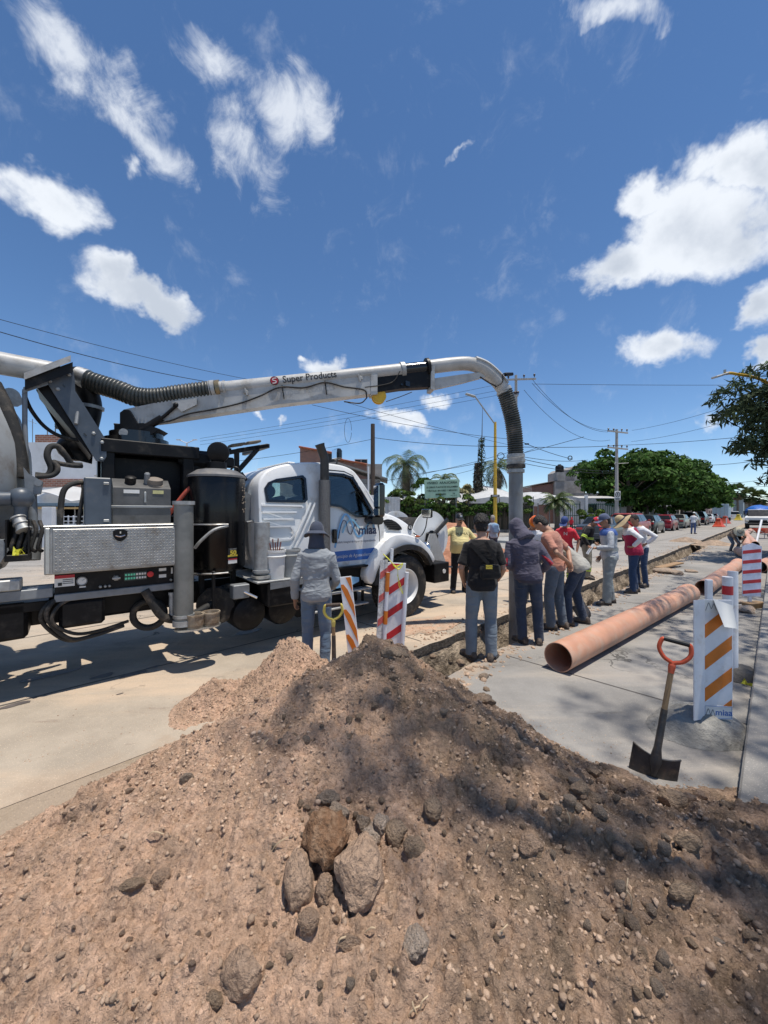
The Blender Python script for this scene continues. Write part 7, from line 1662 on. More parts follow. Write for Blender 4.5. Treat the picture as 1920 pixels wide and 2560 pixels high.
# chainsaw like cut-off saw held out beside the yellow shirt
t = empty('cut_off_saw', wl(Vector((0, 0, 0)))*0+at(1185, 1418, 8.35), R(2), 'black handled tool held in front of the yellow shirt', 'tool')
g = G(); g.box((-.02, 0, 0), (.5, .12, .12), bev=.02); g.build('body', m_blackg, t); g = G(); g.lathe([(.07, -.03), (.075, 0), (.07, .03)], 20, (.02, -.07, .12), (0, 1, 0)); g.ball((-.03, -.05, .12), .075); g.build('guard', m_label, t)
g = G(); g.tube([(-.2, 0, .0), (-.75, 0, .02)], .02, 10); g.build('bar', m_steel, t)
# ------------------------------------------------------------------ vegetation
m_leaf = mat('ficus leaves', (.05, .105, .02), .75, spec=.2, var=.35, scale=.9, island=.5, trans=.22); m_leafl = mat('light leaves', (.09, .14, .032), .75, spec=.2, var=.35, scale=1.2, island=.45, trans=.25)
m_cedar = mat('grey green sprays', (.055, .08, .042), .8, spec=.15, var=.4, scale=1.5, island=.5, trans=.12); m_palm = mat('palm fronds', (.075, .11, .032), .5, var=.3, scale=2, island=.4, trans=.2)
m_dryfrond = mat('dry fronds', (.19, .145, .085), .85, var=.3, island=.4); m_bark = mat('bark', (.12, .095, .075), .95, var=.35, scale=10, bump=.05, bscale=18, stretch=(1, 1, .3)); m_palmbark = mat('palm bark', (.15, .12, .095), .95, var=.3, scale=12, stretch=(1, 1, 4), bump=.04, bscale=14)
m_cream = mat('cream flowers leaves', (.33, .3, .15), .7, var=.3, scale=3, island=.4, trans=.2)
def leaf_cloud(name, pts, nrm, size, mat_, parent, asp=.5, rg=None, jit=.6, fold=True):
    rg = rg or RNG; n = len(pts); pts = np.asarray(pts); d = np.asarray(nrm)+rg.normal(0, jit, (n, 3)); d /= np.linalg.norm(d, axis=1)[:, None]+1e-9
    a = rg.normal(0, 1, (n, 3)); a -= d*(a*d).sum(1)[:, None]; a /= np.linalg.norm(a, axis=1)[:, None]+1e-9; b = np.cross(d, a); s = (size*(.6+.8*rg.random(n)))[:, None]
    v = np.stack([pts-a*s, pts+b*s*asp+d*s*.15, pts+a*s, pts-b*s*asp+d*s*.15], 1).reshape(-1, 3); f = np.arange(4*n).reshape(n, 4)
    return link(name, fast_mesh(name, v, f, [mat_]), parent)
def crown_pts(c, r, nblob, nleaf, rg, blob=.3, top=.0):
    """leaf clumps on small lobes spread through an ellipsoid: light on top, gaps between"""
    c = np.array(c); r = np.array(r); P_ = []; N_ = []
    for i in range(nblob):
        u = rg.normal(0, 1, 3); u /= np.linalg.norm(u); u[2] = u[2]*.9+top; q = c+u*r*(.55+.42*rg.random()); br = blob*(.6+.7*rg.random())*np.mean(r)
        k = rg.normal(0, 1, (nleaf, 3)); k /= np.linalg.norm(k, axis=1)[:, None]; k[:, 2] = np.abs(k[:, 2])*.9-.25; P_.append(q+k*np.array([br, br, br*.75])*(.75+.35*rg.random((nleaf, 1)))); N_.append(k+np.array([0, 0, .5]))
    return np.concatenate(P_), np.concatenate(N_)
def tree(label, base, h, r, mat_, seed, nblob=46, nleaf=120, size=.2, trunk=.2, group=None, cz=None, blob=.3, name='tree', keep=None, asp=.55, jit=.6):
    rg = np.random.default_rng(seed); o = empty(name, base, 0, label, 'tree', group); cz = cz or h*.62; rz = h-cz
    g = G(); rr = random.Random(seed); P_ = [(0, 0, -.1), (rr.uniform(-.1, .1), rr.uniform(-.1, .1), cz*.35), (rr.uniform(-.2, .2), rr.uniform(-.2, .2), cz*.75), (0, 0, cz+rz*.3)]; g.tube(spline(P_, 5), [trunk*(1-.5*i/15) for i in range(16)], 12)
    for k in range(7):
        a = 2*PI*k/7+rr.random(); e = Vector((math.cos(a)*r[0]*.7, math.sin(a)*r[1]*.7, cz+rr.uniform(-.2, .5)*rz)); s = Vector((0, 0, cz*rr.uniform(.45, .75))); g.tube(spline([s, s.lerp(e, .4)+Vector((0, 0, .2)), e], 5), [trunk*.45*(1-.08*i) for i in range(11)], 8)
    g.build('trunk', m_bark, o); p, n = crown_pts((0, 0, cz), (r[0], r[1], rz), nblob, nleaf, rg, blob)
    if keep: k_ = keep(p+np.array(base)); p = p[k_]; n = n[k_]
    leaf_cloud('crown', p, n, size, mat_, o, asp, rg, jit); return o
wh = ('nearest the concrete utility pole', 'second from the concrete utility pole', 'third from the concrete utility pole', 'fourth along the row', 'farthest of the row')
for i, (s, tt, h, rx) in enumerate(((48.3, 11.2, 8.8, 5.6), (57, 11.2, 9.3, 6.0), (69, 11.4, 9.6, 6.2), (84, 11.4, 9.6, 6.4), (102, 11.4, 9.5, 6.6))):
    tree('dense round dark green street tree '+wh[i], st(s, tt, .1), h, (rx, rx, 0), m_leaf, 20+i, 85, 150 if i < 3 else 90, .24+.03*i, .28, 'round street trees behind the parked cars', 5.3, .24)
# feathery tree whose branches hang in from the right
tree('tall grey green tree whose drooping sprays hang in from the right edge', (17.3, 12.8, .12), 8.4, (5.1, 4.3, 0), m_cedar, 71, 150, 210, .16, .26, None, 5.0, .2, asp=.22, jit=.9)
# street trees beside and above the camera: boughs of small leaves whose soft shade dapples the heap and the pipe
def bough_tree(label, base, boughs, seed, trunk):
    o = empty('tree', base, 0, label, 'tree'); rg = np.random.default_rng(seed); rr = random.Random(seed); B_ = Vector(base); g = G(); P_ = []; N_ = []; hs = []
    for (x, y, r, tau) in boughs:
        h = (15. if y < 4.6 else 11.)+rr.uniform(-1.2, 1.6); c = Vector((x+SUN.x/SUN.z*h, y+SUN.y/SUN.z*h, h))-B_; hs.append(c); n = int(PI*r*r*tau/(.0125 if y < 3.05 and x < 2.6 else .0075))
        k = rg.normal(0, 1, (n, 3)); k /= np.linalg.norm(k, axis=1)[:, None]; k *= (rg.random((n, 1))**.45); P_.append(np.array(c)+k*np.array([r, r, r*.55])*1.1); N_.append(np.repeat([[0, 0, 1.]], n, 0))
    top = sum(hs, Vector((0, 0, 0)))/len(hs); g.tube(spline([(0, 0, -.1), (.1, 0, 3), (top.x*.15, top.y*.15, 6), (top.x*.4, top.y*.4, 9)], 5), [trunk*(1-.045*i) for i in range(16)], 12)
    for c in hs: s0 = Vector((top.x*.12, top.y*.12, rr.uniform(4.5, 7.5))); g.tube(spline([s0, s0.lerp(c, .5)+Vector((0, 0, .6)), c], 5), [trunk*.3*(1-.08*i) for i in range(11)], 7)
    g.build('trunk', m_bark, o); P_ = np.concatenate(P_); N_ = np.concatenate(N_); W_ = P_+np.array(base); k_ = (W_[:, 2] > 2.0+1.42*np.maximum(W_[:, 1], 0)) | (W_[:, 0] > W_[:, 1]*1.05+.1); leaf_cloud('crown', P_[k_], N_[k_], .058, m_leaf, o, .6, rg, .7)
bough_tree('leafy street tree on the right sidewalk shading the heap', (5.2, .2, .12), ((.1, 2.75, .8, 1.2), (-.4, 2.5, .62, 1.1), (.6, 2.3, .75, 1.2), (1.05, 2.65, .65, 1.), (.3, 1.85, .5, 1.), (-.3, 1.95, .4, .8), (1.5, 2.0, .75, 1.2), (1.8, 1.4, .75, 1.2), (1.15, 1.5, .4, .8), (2.3, 1.9, .8, 1.1), (2.3, 2.75, .6, 1.), (2.9, 3.2, .65, 1.1), (1.9, 3.4, .4, .8), (3.5, 4.2, .8, 1.), (.95, .95, .4, .8), (-.5, 3.0, .3, .8), (3.6, 2.4, 1., 1.2), (1.4, .7, .6, 1.), (4.6, 1.2, 1.2, 1.2), (-.75, 2.2, .3, .7)), 61, .2)
bough_tree('leafy street tree on the right sidewalk shading the sewer pipe', (10.6, 6.2, .12), ((4.3, 6.1, .85, 1.2), (5.2, 7.0, .5, 1.), (6.6, 8.8, 1.1, 1.2), (7.8, 10.2, .9, 1.), (4.6, 4.9, .8, 1.1), (6.2, 6.6, 1., 1.2), (8.2, 8.2, 1.2, 1.2), (5.6, 5.2, 1., 1.1)), 64, .18)
# ---- palms
def palm(label, base, h, nf, L_, seed, droop=1., skirt=False, mat_=None, fan=False, trunk=.2):
    o = empty('palm_tree', base, 0, label, 'tree'); rr = random.Random(seed); g = G(); g.tube(spline([(0, 0, -.1), (.05, 0, h*.4), (0, .05, h*.8), (0, 0, h)], 5), [trunk*(1.25-.03*i) for i in range(16)], 12); g.build('trunk', m_palmbark, o); V = []; F = []
    def frond(az, el, L2, dr, V, F):
        a = Vector((math.cos(az), math.sin(az), 0)); n = 22; pts = []; p = Vector((0, 0, h)); e = el
        for i in range(n+1):
            pts.append(p.copy()); p = p+(a*math.cos(e)+Vector((0, 0, math.sin(e))))*(L2/n); e -= dr/n*(1.2+i/n)
        sd = Vector((-a.y, a.x, 0))
        for i in range(2, n+1):
            t = i/n; w = L2*.24*math.sin(PI*min(1, t*.85+.12))
            for s in (-1, 1):
                for q in (0, .5):
                    b = pts[i-1].lerp(pts[i], q); d = (pts[i]-pts[i-1]).normalized(); tip = b+sd*s*w*rr.uniform(.75, 1.1)+d*w*.5-Vector((0, 0, w*.55*rr.uniform(.6, 1.3))); k = len(V); V += [b-d*.03, b+d*.03, tip]; F.append((k, k+1, k+2))
    def fanleaf(az, el, L2, V, F):
        a = Vector((math.cos(az)*math.cos(el), math.sin(az)*math.cos(el), math.sin(el))); b = Vector((0, 0, h))+a*L2*.5; x, y = frame_of(a)
        for i in range(16):
            t = -1.25+2.5*i/15; d = (a*math.cos(t)+x*math.sin(t)).normalized(); k = len(V); tip = b+d*L2*.55-Vector((0, 0, .12*L2*abs(t))); w = d.cross(y)*.045*L2; V += [b, b+d*L2*.3+w, tip, b+d*L2*.3-w]; F += [(k, k+1, k+2), (k, k+2, k+3)]
    for i in range(nf):
        az = i*2.39996; 
        if fan: fanleaf(az, R(80)-R(150)*(i/nf), L_, V, F)
        else: frond(az, R(78)-R(88)*(i/nf)**1.1, L_*rr.uniform(.85, 1.1), R(95)*droop*rr.uniform(.8, 1.2), V, F)
    link('crown', fast_mesh('crown', [tuple(p) for p in V], F, [mat_ or m_palm]), o)
    if skirt:
        V = []; F = []
        for i in range(skirt if skirt > 1 else 26):
            az = i*2.39996; (fanleaf(az, R(-58)-R(22)*rr.random(), L_*.95, V, F) if fan else frond(az, R(-45)-R(30)*rr.random(), L_*.9, R(25), V, F))
        link('dry_skirt', fast_mesh('dry_skirt', [tuple(p) for p in V], F, [m_dryfrond]), o)
    return o
palm('big feather palm with dry skirt behind the nursery fence', at(1015, 1300, 40)*Vector((1, 1, 0)), 6.6, 19, 3.7, 1, .95, 9, None, False, .4)
palm('small feather palm between the big palm and the cypress', at(1108, 1300, 42)*Vector((1, 1, 0)), 5.2, 13, 2.3, 2, 1.0)
palm('feather palm with brown skirt behind the yellow lamp post', at(1245, 1300, 42)*Vector((1, 1, 0)), 6.6, 15, 2.9, 5, 1.05, 16)
palm('low bushy palm beside the nursery gate', at(1392, 1300, 35)*Vector((1, 1, 0)), 2.6, 30, 1.9, 6, .7)
for i, (u, v, Y, l) in enumerate(((1844, 1228, 120, 'left fan palm of the three far down the street'), (1874, 1238, 125, 'middle fan palm of the three far down the street'), (1899, 1244, 125, 'right fan palm of the three far down the street'))):
    p = at(u, v, Y); palm(l, (p.x, p.y, 0), p.z, 30, 2.9, 30+i, 1, 20, m_palm, True, .28)
# cypress like spires
for i, (u, hh, l) in enumerate(((1194, 9.2, 'thin dry araucaria spire left of the yellow lamp post'), (1204, 12.8, 'taller bare spire tip just right of the dry araucaria'))):
    b = at(u, 1300, 40); o = empty('conifer', (b.x, b.y, 0), 0, l, 'tree'); g = G(); g.tube([(0, 0, 0), (0, 0, hh*.6), (.1, 0, hh)], [.14, .07, .015], 8); g.build('trunk', m_bark, o); rg = np.random.default_rng(i); n = 2600 if i == 0 else 900
    z = hh*(.12+.62*rg.random(n)**1.2); a = rg.random(n)*6.28; r_ = (.75*(1-z/hh)+.12)*np.sqrt(rg.random(n)); P_ = np.stack([r_*np.cos(a), r_*np.sin(a), z], 1); leaf_cloud('crown', P_, np.stack([np.cos(a), np.sin(a), 0*a+.3], 1), .16, mat('dry conifer', (.085, .07, .05), .9, island=.4) if i == 0 else m_cedar, o, .3, rg)
def shrub(label, c, r, h, mat_, seed, n=900, size=.12, group=None, stems=5, name='shrub'):
    o = empty(name, c, 0, label, 'shrub', group); rg = np.random.default_rng(seed); rr = random.Random(seed); g = G()
    for k in range(stems): x = rr.uniform(-r, r)*.7; y = rr.uniform(-.3, .3)*r; g.tube(spline([(x*.7, y, -.05), (x*.9+rr.uniform(-.1, .1), y, h*.45), (x+rr.uniform(-.2, .2), y, h*.9)], 4), .022, 6)
    g.build('stems', m_bark, o); p, nn_ = crown_pts((0, 0, h*.72), (r, r*.7, h*.34), 14, n//14, rg, .34); leaf_cloud('foliage', p, nn_, size, mat_, o, .55, rg); return o
k = 0
for u in list(range(905, 1335, 24)):
    Y = 32.5+.25*math.sin(u); b = at(u, 1320, Y); k += 1; hh = 2.75+.5*math.sin(u*.7)
    nth = ('first', 'second', 'third', 'fourth', 'fifth', 'sixth', 'seventh', 'eighth', 'ninth', 'tenth', 'eleventh', 'twelfth', 'thirteenth', 'fourteenth', 'fifteenth', 'sixteenth', 'seventeenth', 'eighteenth')[k-1]
    shrub('leafy climbing hedge plant on the nursery fence, '+nth+' from its left end', (b.x, b.y, 0), .65, hh, m_leafl if k % 3 == 0 else m_leaf, 100+k, 900, .12, 'hedge plants on the nursery fence', 5, 'hedge_plant')
for i, (u, Y, r, h, m_, l) in enumerate(((960, 36, 1.9, 4.4, m_leafl, 'olive green shrub at the foot of the big palm, left side'), (1060, 38, 1.8, 5.4, m_leaf, 'dark green shrub right of the big palm'), (1105, 35.5, 1.6, 4.4, m_cream, 'pale cream flowering shrub above the green notice board'), (1150, 36, 1.4, 4.4, m_cream, 'right part pale flowering shrub beside the notice board'), (1010, 35, 2.2, 3.8, m_leafl, 'low light green shrub under the big palm'), (1480, 37, 1.2, 2.2, m_leafl, 'small bush by the green gate'))):
    b = at(u, 1320, Y); shrub(l, (b.x, b.y, 0), r, h, m_, 200+i, 1700, .15)
# ------------------------------------------------------------------ nursery fence, board, tents
m_mesh = mat('dark shade net', (.028, .03, .025), .9, var=.4, scale=3); m_tent = mat('white tent cloth', (.74, .75, .76), .7, var=.06, scale=1, dirt=(.6, .58, .55), damt=.3, dscale=.6, trans=.45); m_cblock = mat('grey render', (.33, .31, .29), .9, var=.2, scale=1.2, dirt=(.22, .2, .18), damt=.4, dscale=.7)
m_whitewall = mat('white wall paint', (.62, .63, .65), .85, var=.08, scale=.8, dirt=(.42, .4, .38), damt=.35, dscale=.5); m_ggreen = mat('green gate paint', (.02, .075, .05), .5, var=.2)
t = empty('nursery_fence', at(900, 1320, 33.2)*Vector((1, 1, 0)), 0, 'dark wire fence behind the hedge plants with a low kerb wall', 'fence'); x1 = (1335-900)/FPX*33.2
g = G(); g.box((x1/2, .25, 1.25), (x1, .03, 2.5)); g.build('shade_net', m_mesh, t); g = G(); g.box((x1/2, -.3, .12), (x1, .25, .24), bev=.02); g.build('kerb_wall', m_cblock, t)
for i in range(9): g = G(); g.tube([(x1*i/8, .15, 0), (x1*i/8, .15, 3.1)], .035, 8); g.build('fence_post', m_steel, t)
p = at(1105, 1222, 32.4); t = empty('notice_board', (p.x, p.y, 0), R(1), 'pale green painted nursery notice board above the hedge', 'sign')
g = G(); g.box((0, 0, p.z), (2.95, .05, 1.55), Matrix.Rotation(R(-2), 3, 'Y'), .01); bd = g.build('board', mat('pale green board', (.29, .46, .36), .7, var=.1, scale=2, dirt=(.33, .42, .35), damt=.4), t)
for s, sz, dz, sx in (('VIVERO  ARAUCARIA', .27, .5, 1.0), ('LE OFRECE PLANTAS DE SOL,SOMBRA', .19, .14, .82), ('Y FRUTALES  MAYOREO Y MENUDEO', .19, -.16, .82), ('BIENVENIDO', .19, -.47, .82)): lettering(s, sz, (0 if dz > -.4 else -.1, -.035, p.z+dz), (1, 0, .035), (0, 0, 1), mat('dark green lettering', (.012, .04, .035), .7), bd, sx, bold=.008)
lettering('TEL', .15, (1.0, -.035, p.z-.4), (1, 0, .035), (0, 0, 1), MATS['dark green lettering'], bd, bold=.006); lettering('910 50 75', .17, (1.0, -.035, p.z-.58), (1, 0, .035), (0, 0, 1), MATS['dark green lettering'], bd, .8)
for x in (-1.2, 1.2): g = G(); g.tube([(x, .05, 0), (x, .05, p.z)], .04, 8); g.build('board_post', m_steel, t)
def tent(label, u0, u1, Y, vlow, vtop, dep=7., ribs=4):
    a = at(u0, vlow, Y); b = at(u1, vlow, Y); h = at(u0, vtop, Y).z-a.z; t = empty('shade_tent', (a.x, a.y, 0), 0, label, 'tent'); L_ = b.x-a.x; n = 14; g = G(); V_ = []; rg = random.Random(int(u0))
    for j in range(9):
        for i in range(n+1): q = i/n; V_.append(Vector((L_*q, dep*j/8, a.z+h*math.sin(PI*q)**.8*(.3+.7*math.sin(PI/2*min(1, j/6)))+.04*rg.uniform(-1, 1))))
    k = n+1; F_ = [(j*k+i, j*k+i+1, (j+1)*k+i+1, (j+1)*k+i) for j in range(8) for i in range(n)]; V2 = [p+Vector((0, 0, .03)) for p in V_]; g.add(V_+V2, F_+[tuple(len(V_)+q for q in f_) for f_ in F_]+[(i, i+1, len(V_)+i+1, len(V_)+i) for i in range(n)]); g.build('canopy', m_tent, t, 60)
    g = G(); g.add([Vector((L_*i/n, -.01, a.z+.3*h*math.sin(PI*i/n)**.8)) for i in range(n+1)]+[Vector((L_*i/n, -.01, a.z-.3)) for i in range(n+1)], [(i, i+1, k+i+1, k+i) for i in range(n)]); g.build('end_flap', m_tent, t, 0)
    for x in (0, L_):
        for y in (0, dep): g = G(); g.tube([(x, y, 0), (x, y, a.z)], .05, 8); g.build('tent_pole', m_steel, t)
tent('low white shade tent left of the notice board', 935, 1070, 36.5, 1262, 1232); tent('large white shade tent right of the notice board', 1150, 1345, 37.5, 1258, 1206, 8); tent('white shade tent right of the drop tube', 1310, 1450, 38, 1254, 1224, 7)
g = G(); b0 = at(905, 1300, 31.5); b1 = at(1000, 1300, 32.5); n = 60
for (ua, ub, Y, l) in ((700, 1000, 32.0, 'pale corrugated metal fence behind the truck hood'),):
    a = at(ua, 1300, Y); b = at(ub, 1300, Y); L_ = b.x-a.x; t = empty('metal_fence', (a.x, a.y, 0), 0, l, 'fence')
    for i in range(10):
        g = G(); w = L_/10; V_ = []; m2 = 24
        for q in range(m2+1): x = w*i+w*q/m2*.99; V_ += [Vector((x, .02*math.sin(q*PI/1.5), 0)), Vector((x, .02*math.sin(q*PI/1.5), 3.0))]
        g.add(V_, [(2*q, 2*q+2, 2*q+3, 2*q+1) for q in range(m2)]); g.build('panel', mat('pale sheet metal', (.5, .52, .54), .5, .2, var=.1, dirt=(.35, .32, .3), damt=.4), t, 60)
p = at(932, 1262, 26); t = empty('shop_sign', (p.x, p.y, 0), 0, 'small white and blue shop sign on a post behind the windscreen', 'sign'); g = G(); g.tube([(-.3, .05, 0), (-.3, .05, p.z+2.6)], .06, 8); g.build('sign_post', m_whitewall, t); g = G(); g.box((.1, 0, p.z), (.85, .05, 1.3), bev=.01); sg = g.build('sign_face', m_label, t)
lettering('RENTA', .2, (.1, -.03, p.z+.35), XA, ZA, m_blue, sg, .8); lettering('LONA', .26, (.1, -.03, p.z+.05), XA, ZA, m_ltblue, sg, .9); g = G(); g.box((.1, -.028, p.z-.4), (.8, .01, .36)); g.build('sign_band', m_ltblue, sg)
# ------------------------------------------------------------------ buildings
m_brick, N, L, P_b = new_mat('brick wall'); tcx = _n(N, 'ShaderNodeTexCoord'); br = _n(N, 'ShaderNodeTexBrick', Scale=1.); mpx = _n(N, 'ShaderNodeMapping'); mpx.inputs['Rotation'].default_value = (R(90), 0, 0); L.new(tcx.outputs['Object'], mpx.inputs[0]); L.new(mpx.outputs[0], br.inputs['Vector'])
for k_, v_ in (('Color1', (.30, .12, .075, 1)), ('Color2', (.2, .085, .06, 1)), ('Mortar', (.33, .27, .23, 1)), ('Brick Width', .3), ('Row Height', .12), ('Mortar Size', .016)): br.inputs[k_].default_value = v_
L.new(br.outputs['Color'], P_b.inputs['Base Color']); P_b.inputs['Roughness'].default_value = .95
m_tile = mat('terracotta tiles', (.42, .13, .06), .85, var=.3, scale=5, stretch=(9, 1, 1)); m_void = mat('dark opening', (.015, .015, .016), .5); m_frame = mat('window frame', (.45, .45, .45), .5)
def window(t, x, z, w, h, y=-.01, sill=True):
    g = G(); g.box((x, y+.06, z), (w, .1, h)); wn = g.build('window', m_darkglass, t); g = G()
    for dx in (-w/2, 0, w/2): g.box((x+dx, y-.005, z), (.06, .06, h+.06), bev=.005)
    for dz in (-h/2, h/2): g.box((x, y-.006, z+dz), (w+.06, .058, .06), bev=.005)
    g.build('frame', m_frame, wn)
    if sill: g = G(); g.box((x, y-.05, z-h/2-.08), (w+.25, .14, .07), bev=.01); g.build('sill', m_cblock, wn)
def tinaco(t, x, y, z, s=1., m_=None):
    g = G(); g.lathe([(.5*s, 0), (.52*s, .1*s), (.52*s, .85*s), (.45*s, 1.0*s), (.2*s, 1.12*s), (.2*s, 1.2*s), (.001, 1.22*s)], 24, (x, y, z)); tk_ = g.build('water_tank', m_ or m_black, t); g = G()
    for k in range(5): g.torus((x, y, z+.15*s+k*.16*s), .52*s, .02*s, ZA, 24, 6)
    g.build('tank_ribs', m_ or m_black, tk_)
Y = 46; a = at(750, 1300, Y); t = empty('brick_house', (a.x, a.y, 0), R(0), 'unfinished red brick house with sloping terracotta roof behind the cab', 'house'); zl = at(0, 1118, Y).z; zr = at(0, 1152, Y).z; w1 = (840-750)/FPX*Y; w2 = (925-750)/FPX*Y
g = G(); g.prism([(0, 0), (w1, 0), (w1, zl-.75), (0, zl)], 0, 8, lambda x, z, y: Vector((x, y, z))); g.build('wall', m_brick, t, 0); g = G(); g.prism([(w1+.01, 0), (w2, 0), (w2, zr-.5), (w1+.01, zl-1.4)], 0.6, 8, lambda x, z, y: Vector((x, y, z))); g.build('wall', m_brick, t, 0)
for xa, za, xb, zb, y0 in ((-.1, zl+.06, w1+.3, zl-.78, -.3), (w1-.2, zl-1.25, w2+.35, zr-.5, .3)):
    g = G(); g.prism([(xa, za), (xb, zb), (xb, zb-.14), (xa, za-.14)], y0, 8.3, lambda x, z, y: Vector((x, y, z))); rf = g.build('roof', m_tile, t, 0); n = 34; g = G()
    for i in range(n): q = (i+.5)/n; g.ball((xa+(xb-xa)*q, y0, za+(zb-za)*q), ((xb-xa)/n*.5, .1, .09), 8, 5)
    tag(g.build('tile_ends', m_tile, rf, 60), kind='stuff')
g = G(); g.box(((823-750)/FPX*Y, -.02, at(0, 1152, Y).z), (1.5, .1, 1.6)); g.build('opening', m_void, t); window(t, (902-750)/FPX*Y, at(0, 1152, Y).z, 1.5, .5, .58); window(t, (770-750)/FPX*Y, 4.5, 1.4, 1.2)
Y = 40; a = at(700, 1300, Y); t = empty('flat_roof_house', (a.x, a.y, 0), 0, 'low grey house with a lean-to roof in front of the brick house', 'house'); g = G(); g.box((5.2, 3, 2.6), (10.4, 6, 5.2)); g.build('wall', m_cblock, t, 0)
g = G(); g.prism([(3.6, 6.6), (6.0, 6.9), (11.2, 5.2), (11.2, 5.05), (6.0, 6.7), (3.6, 6.4)], -.8, 5, lambda x, z, y: Vector((x, y, z))); g.build('roof', mat('fibre cement roof', (.27, .25, .23), .9, var=.2, stretch=(1, 8, 1)), t, 0); window(t, 3, 3, 1.2, 1.1); window(t, 7, 3, 1.2, 1.1)
g = G(); g.box((9.8, 1.6, 6.1), (1.6, 1.6, 1.5)); g.build('roof_room', m_cblock, t, 0)
# left: white house with shop awning behind the truck
Y = 24; a = at(60, 1300, Y); t = empty('white_house', (a.x, a.y, 0), 0, 'white two storey house with brick parapet and water tank seen behind the truck', 'house'); w = (330-60)/FPX*Y
g = G(); g.box((w/2, 3, 3.05), (w, 6, 6.1)); g.build('wall', m_whitewall, t, 0); g = G(); g.box((2.2, 2.9, 6.35), (3.2, 5.6, .5)); g.build('parapet', m_brick, t, 0)
for x in (1.2, 1.7, 2.3, 2.7): g = G(); g.tube([(x, .3, 6.4), (x, .3, 7.05)], .03, 6); g.build('tank_stand', m_steel, t)
tinaco(t, 1.95, .6, 7.05, .8); g = G(); g.tube([(.35, .2, 6), (.35, .2, 7.6)], .02, 6); g.tube([(.1, .2, 7.5), (.6, .2, 7.3)], .012, 6); g.build('antenna', m_steel, t)
g = G(); g.box((w/2, -.03, 3.55), (w, .1, .5)); g.build('brick_band', m_brick, t, 0); window(t, 5.2, 4.7, 1.2, 1.2); window(t, 3.2, 1.6, 1.4, 1.2, -.01)
g = G(); V_ = []; n = 16
for i in range(n+1): q = i/n; V_ += [Vector((1.0+3.9*q, -.1, 2.75+.6*math.sin(PI*q))), Vector((1.0+3.9*q, -2.4, 2.35+.55*math.sin(PI*q)))]
g.add(V_, [(2*i, 2*i+2, 2*i+3, 2*i+1) for i in range(n)]); g.build('awning', m_tent, t, 60); g = G(); g.tube([V_[2*i+1] for i in range(n+1)], .035, 8); g.build('awning_hoop', m_whitewall, t)
g = G(); g.box((2.6, -.5, 2.2), (4.6, 1.0, .18)); g.build('blue_fascia', mat('blue fascia', (.12, .2, .3), .6), t, 0); g = G(); g.box((2.6, -.8, 1.98), (4.6, .9, .1)); g.build('wood_eave', mat('ochre eave', (.5, .33, .14), .8), t, 0)
t2 = empty('lattice_fence', at(145, 1300, 19)*Vector((1, 1, 0)), 0, 'white lattice fence in front of the white house', 'fence'); w = (300-145)/FPX*19
for i in range(13): g = G(); g.box((w*i/12, 0, .98), (.045, .04, 1.2)); g.build('upright', m_whitewall, t2)
for j in range(6): g = G(); g.box((w/2, -.035, .42+.22*j), (w, .03, .04)); g.build('rail', m_whitewall, t2)
g = G(); g.box((-.45, 0, 1.0), (.5, .25, 2.0), bev=.01); g.build('gate_pillar', m_whitewall, t2)
g = G(); g.box((w/2, .5, .45), (w, .2, .9)); tag(g.build('planter_box', mat('dark red planter', (.13, .03, .03), .7)), 'dark red low planter behind the white lattice fence', 'planter').location = t2.location
# right: houses beyond the tents
Y = 58; a = at(1330, 1300, Y); t = empty('brick_warehouse', (a.x, a.y, 0), 0, 'brick and render building with black water tank left of the round trees', 'house'); zz = lambda v: at(0, v, Y).z
g = G(); g.prism([(0, 0), (7.2, 0), (7.2, zz(1198)), (0, zz(1216))], 0, 10, lambda x, z, y: Vector((x, y, z))); g.build('wall', m_brick, t, 0); g = G(); g.prism([(3.2, 0), (7.8, 0), (7.8, zz(1165)), (6.9, zz(1163)), (6.2, zz(1172)), (6.2, zz(1202)), (3.2, zz(1204))], -.5, 9, lambda x, z, y: Vector((x, y, z))); g.build('rendered_wall', m_cblock, t, 0)
g = G(); g.box((4.15, 0, zz(1192)), (1.2, 1.2, 1.3)); g.build('tank_base', m_cblock, t, 0); tinaco(t, 4.15, 0, zz(1184), 1.15); g = G(); g.prism([(-.1, zz(1216)), (4.6, zz(1200)), (4.6, zz(1200)+.12), (-.1, zz(1216)+.12)], -.4, 10, lambda x, z, y: Vector((x, y, z))); g.build('roof_edge', m_brownwood, t, 0); window(t, 1.4, 3.6, 1.4, 1.2); window(t, 5.2, 4.0, 1.2, 1.0, -.51)
# green gate
p = at(1410, 1320, 37.5); t = empty('green_gate', (p.x, p.y, 0), R(-6), 'tall green barred gate and fence by the nursery entrance', 'gate'); w = 5.2
for i in range(27):
    if 7 < i < 11: continue
    g = G(); g.box((w*i/26, 0, 1.3), (.05, .04, 2.6)); g.build('bar', m_ggreen, t)
for z in (.3, 1.4, 2.5):
    for xa, xb in ((0, w*7.4/26), (w*10.6/26, w)): g = G(); g.box(((xa+xb)/2, -.04, z), (xb-xa, .03, .06)); g.build('rail', m_ggreen, t)
g = G(); g.box((w*10.3/26, 0, 1.7), (.25, .25, 3.4), bev=.01); g.build('pillar', m_whitewall, t); g = G(); g.box((w*.6, .8, 3.2), (3.5, 1.8, .06), Matrix.Rotation(R(8), 3, 'X')); g.build('tin_canopy', mat('striped tin', (.45, .44, .42), .6, stretch=(14, 1, 1), var=.3), t, 0)
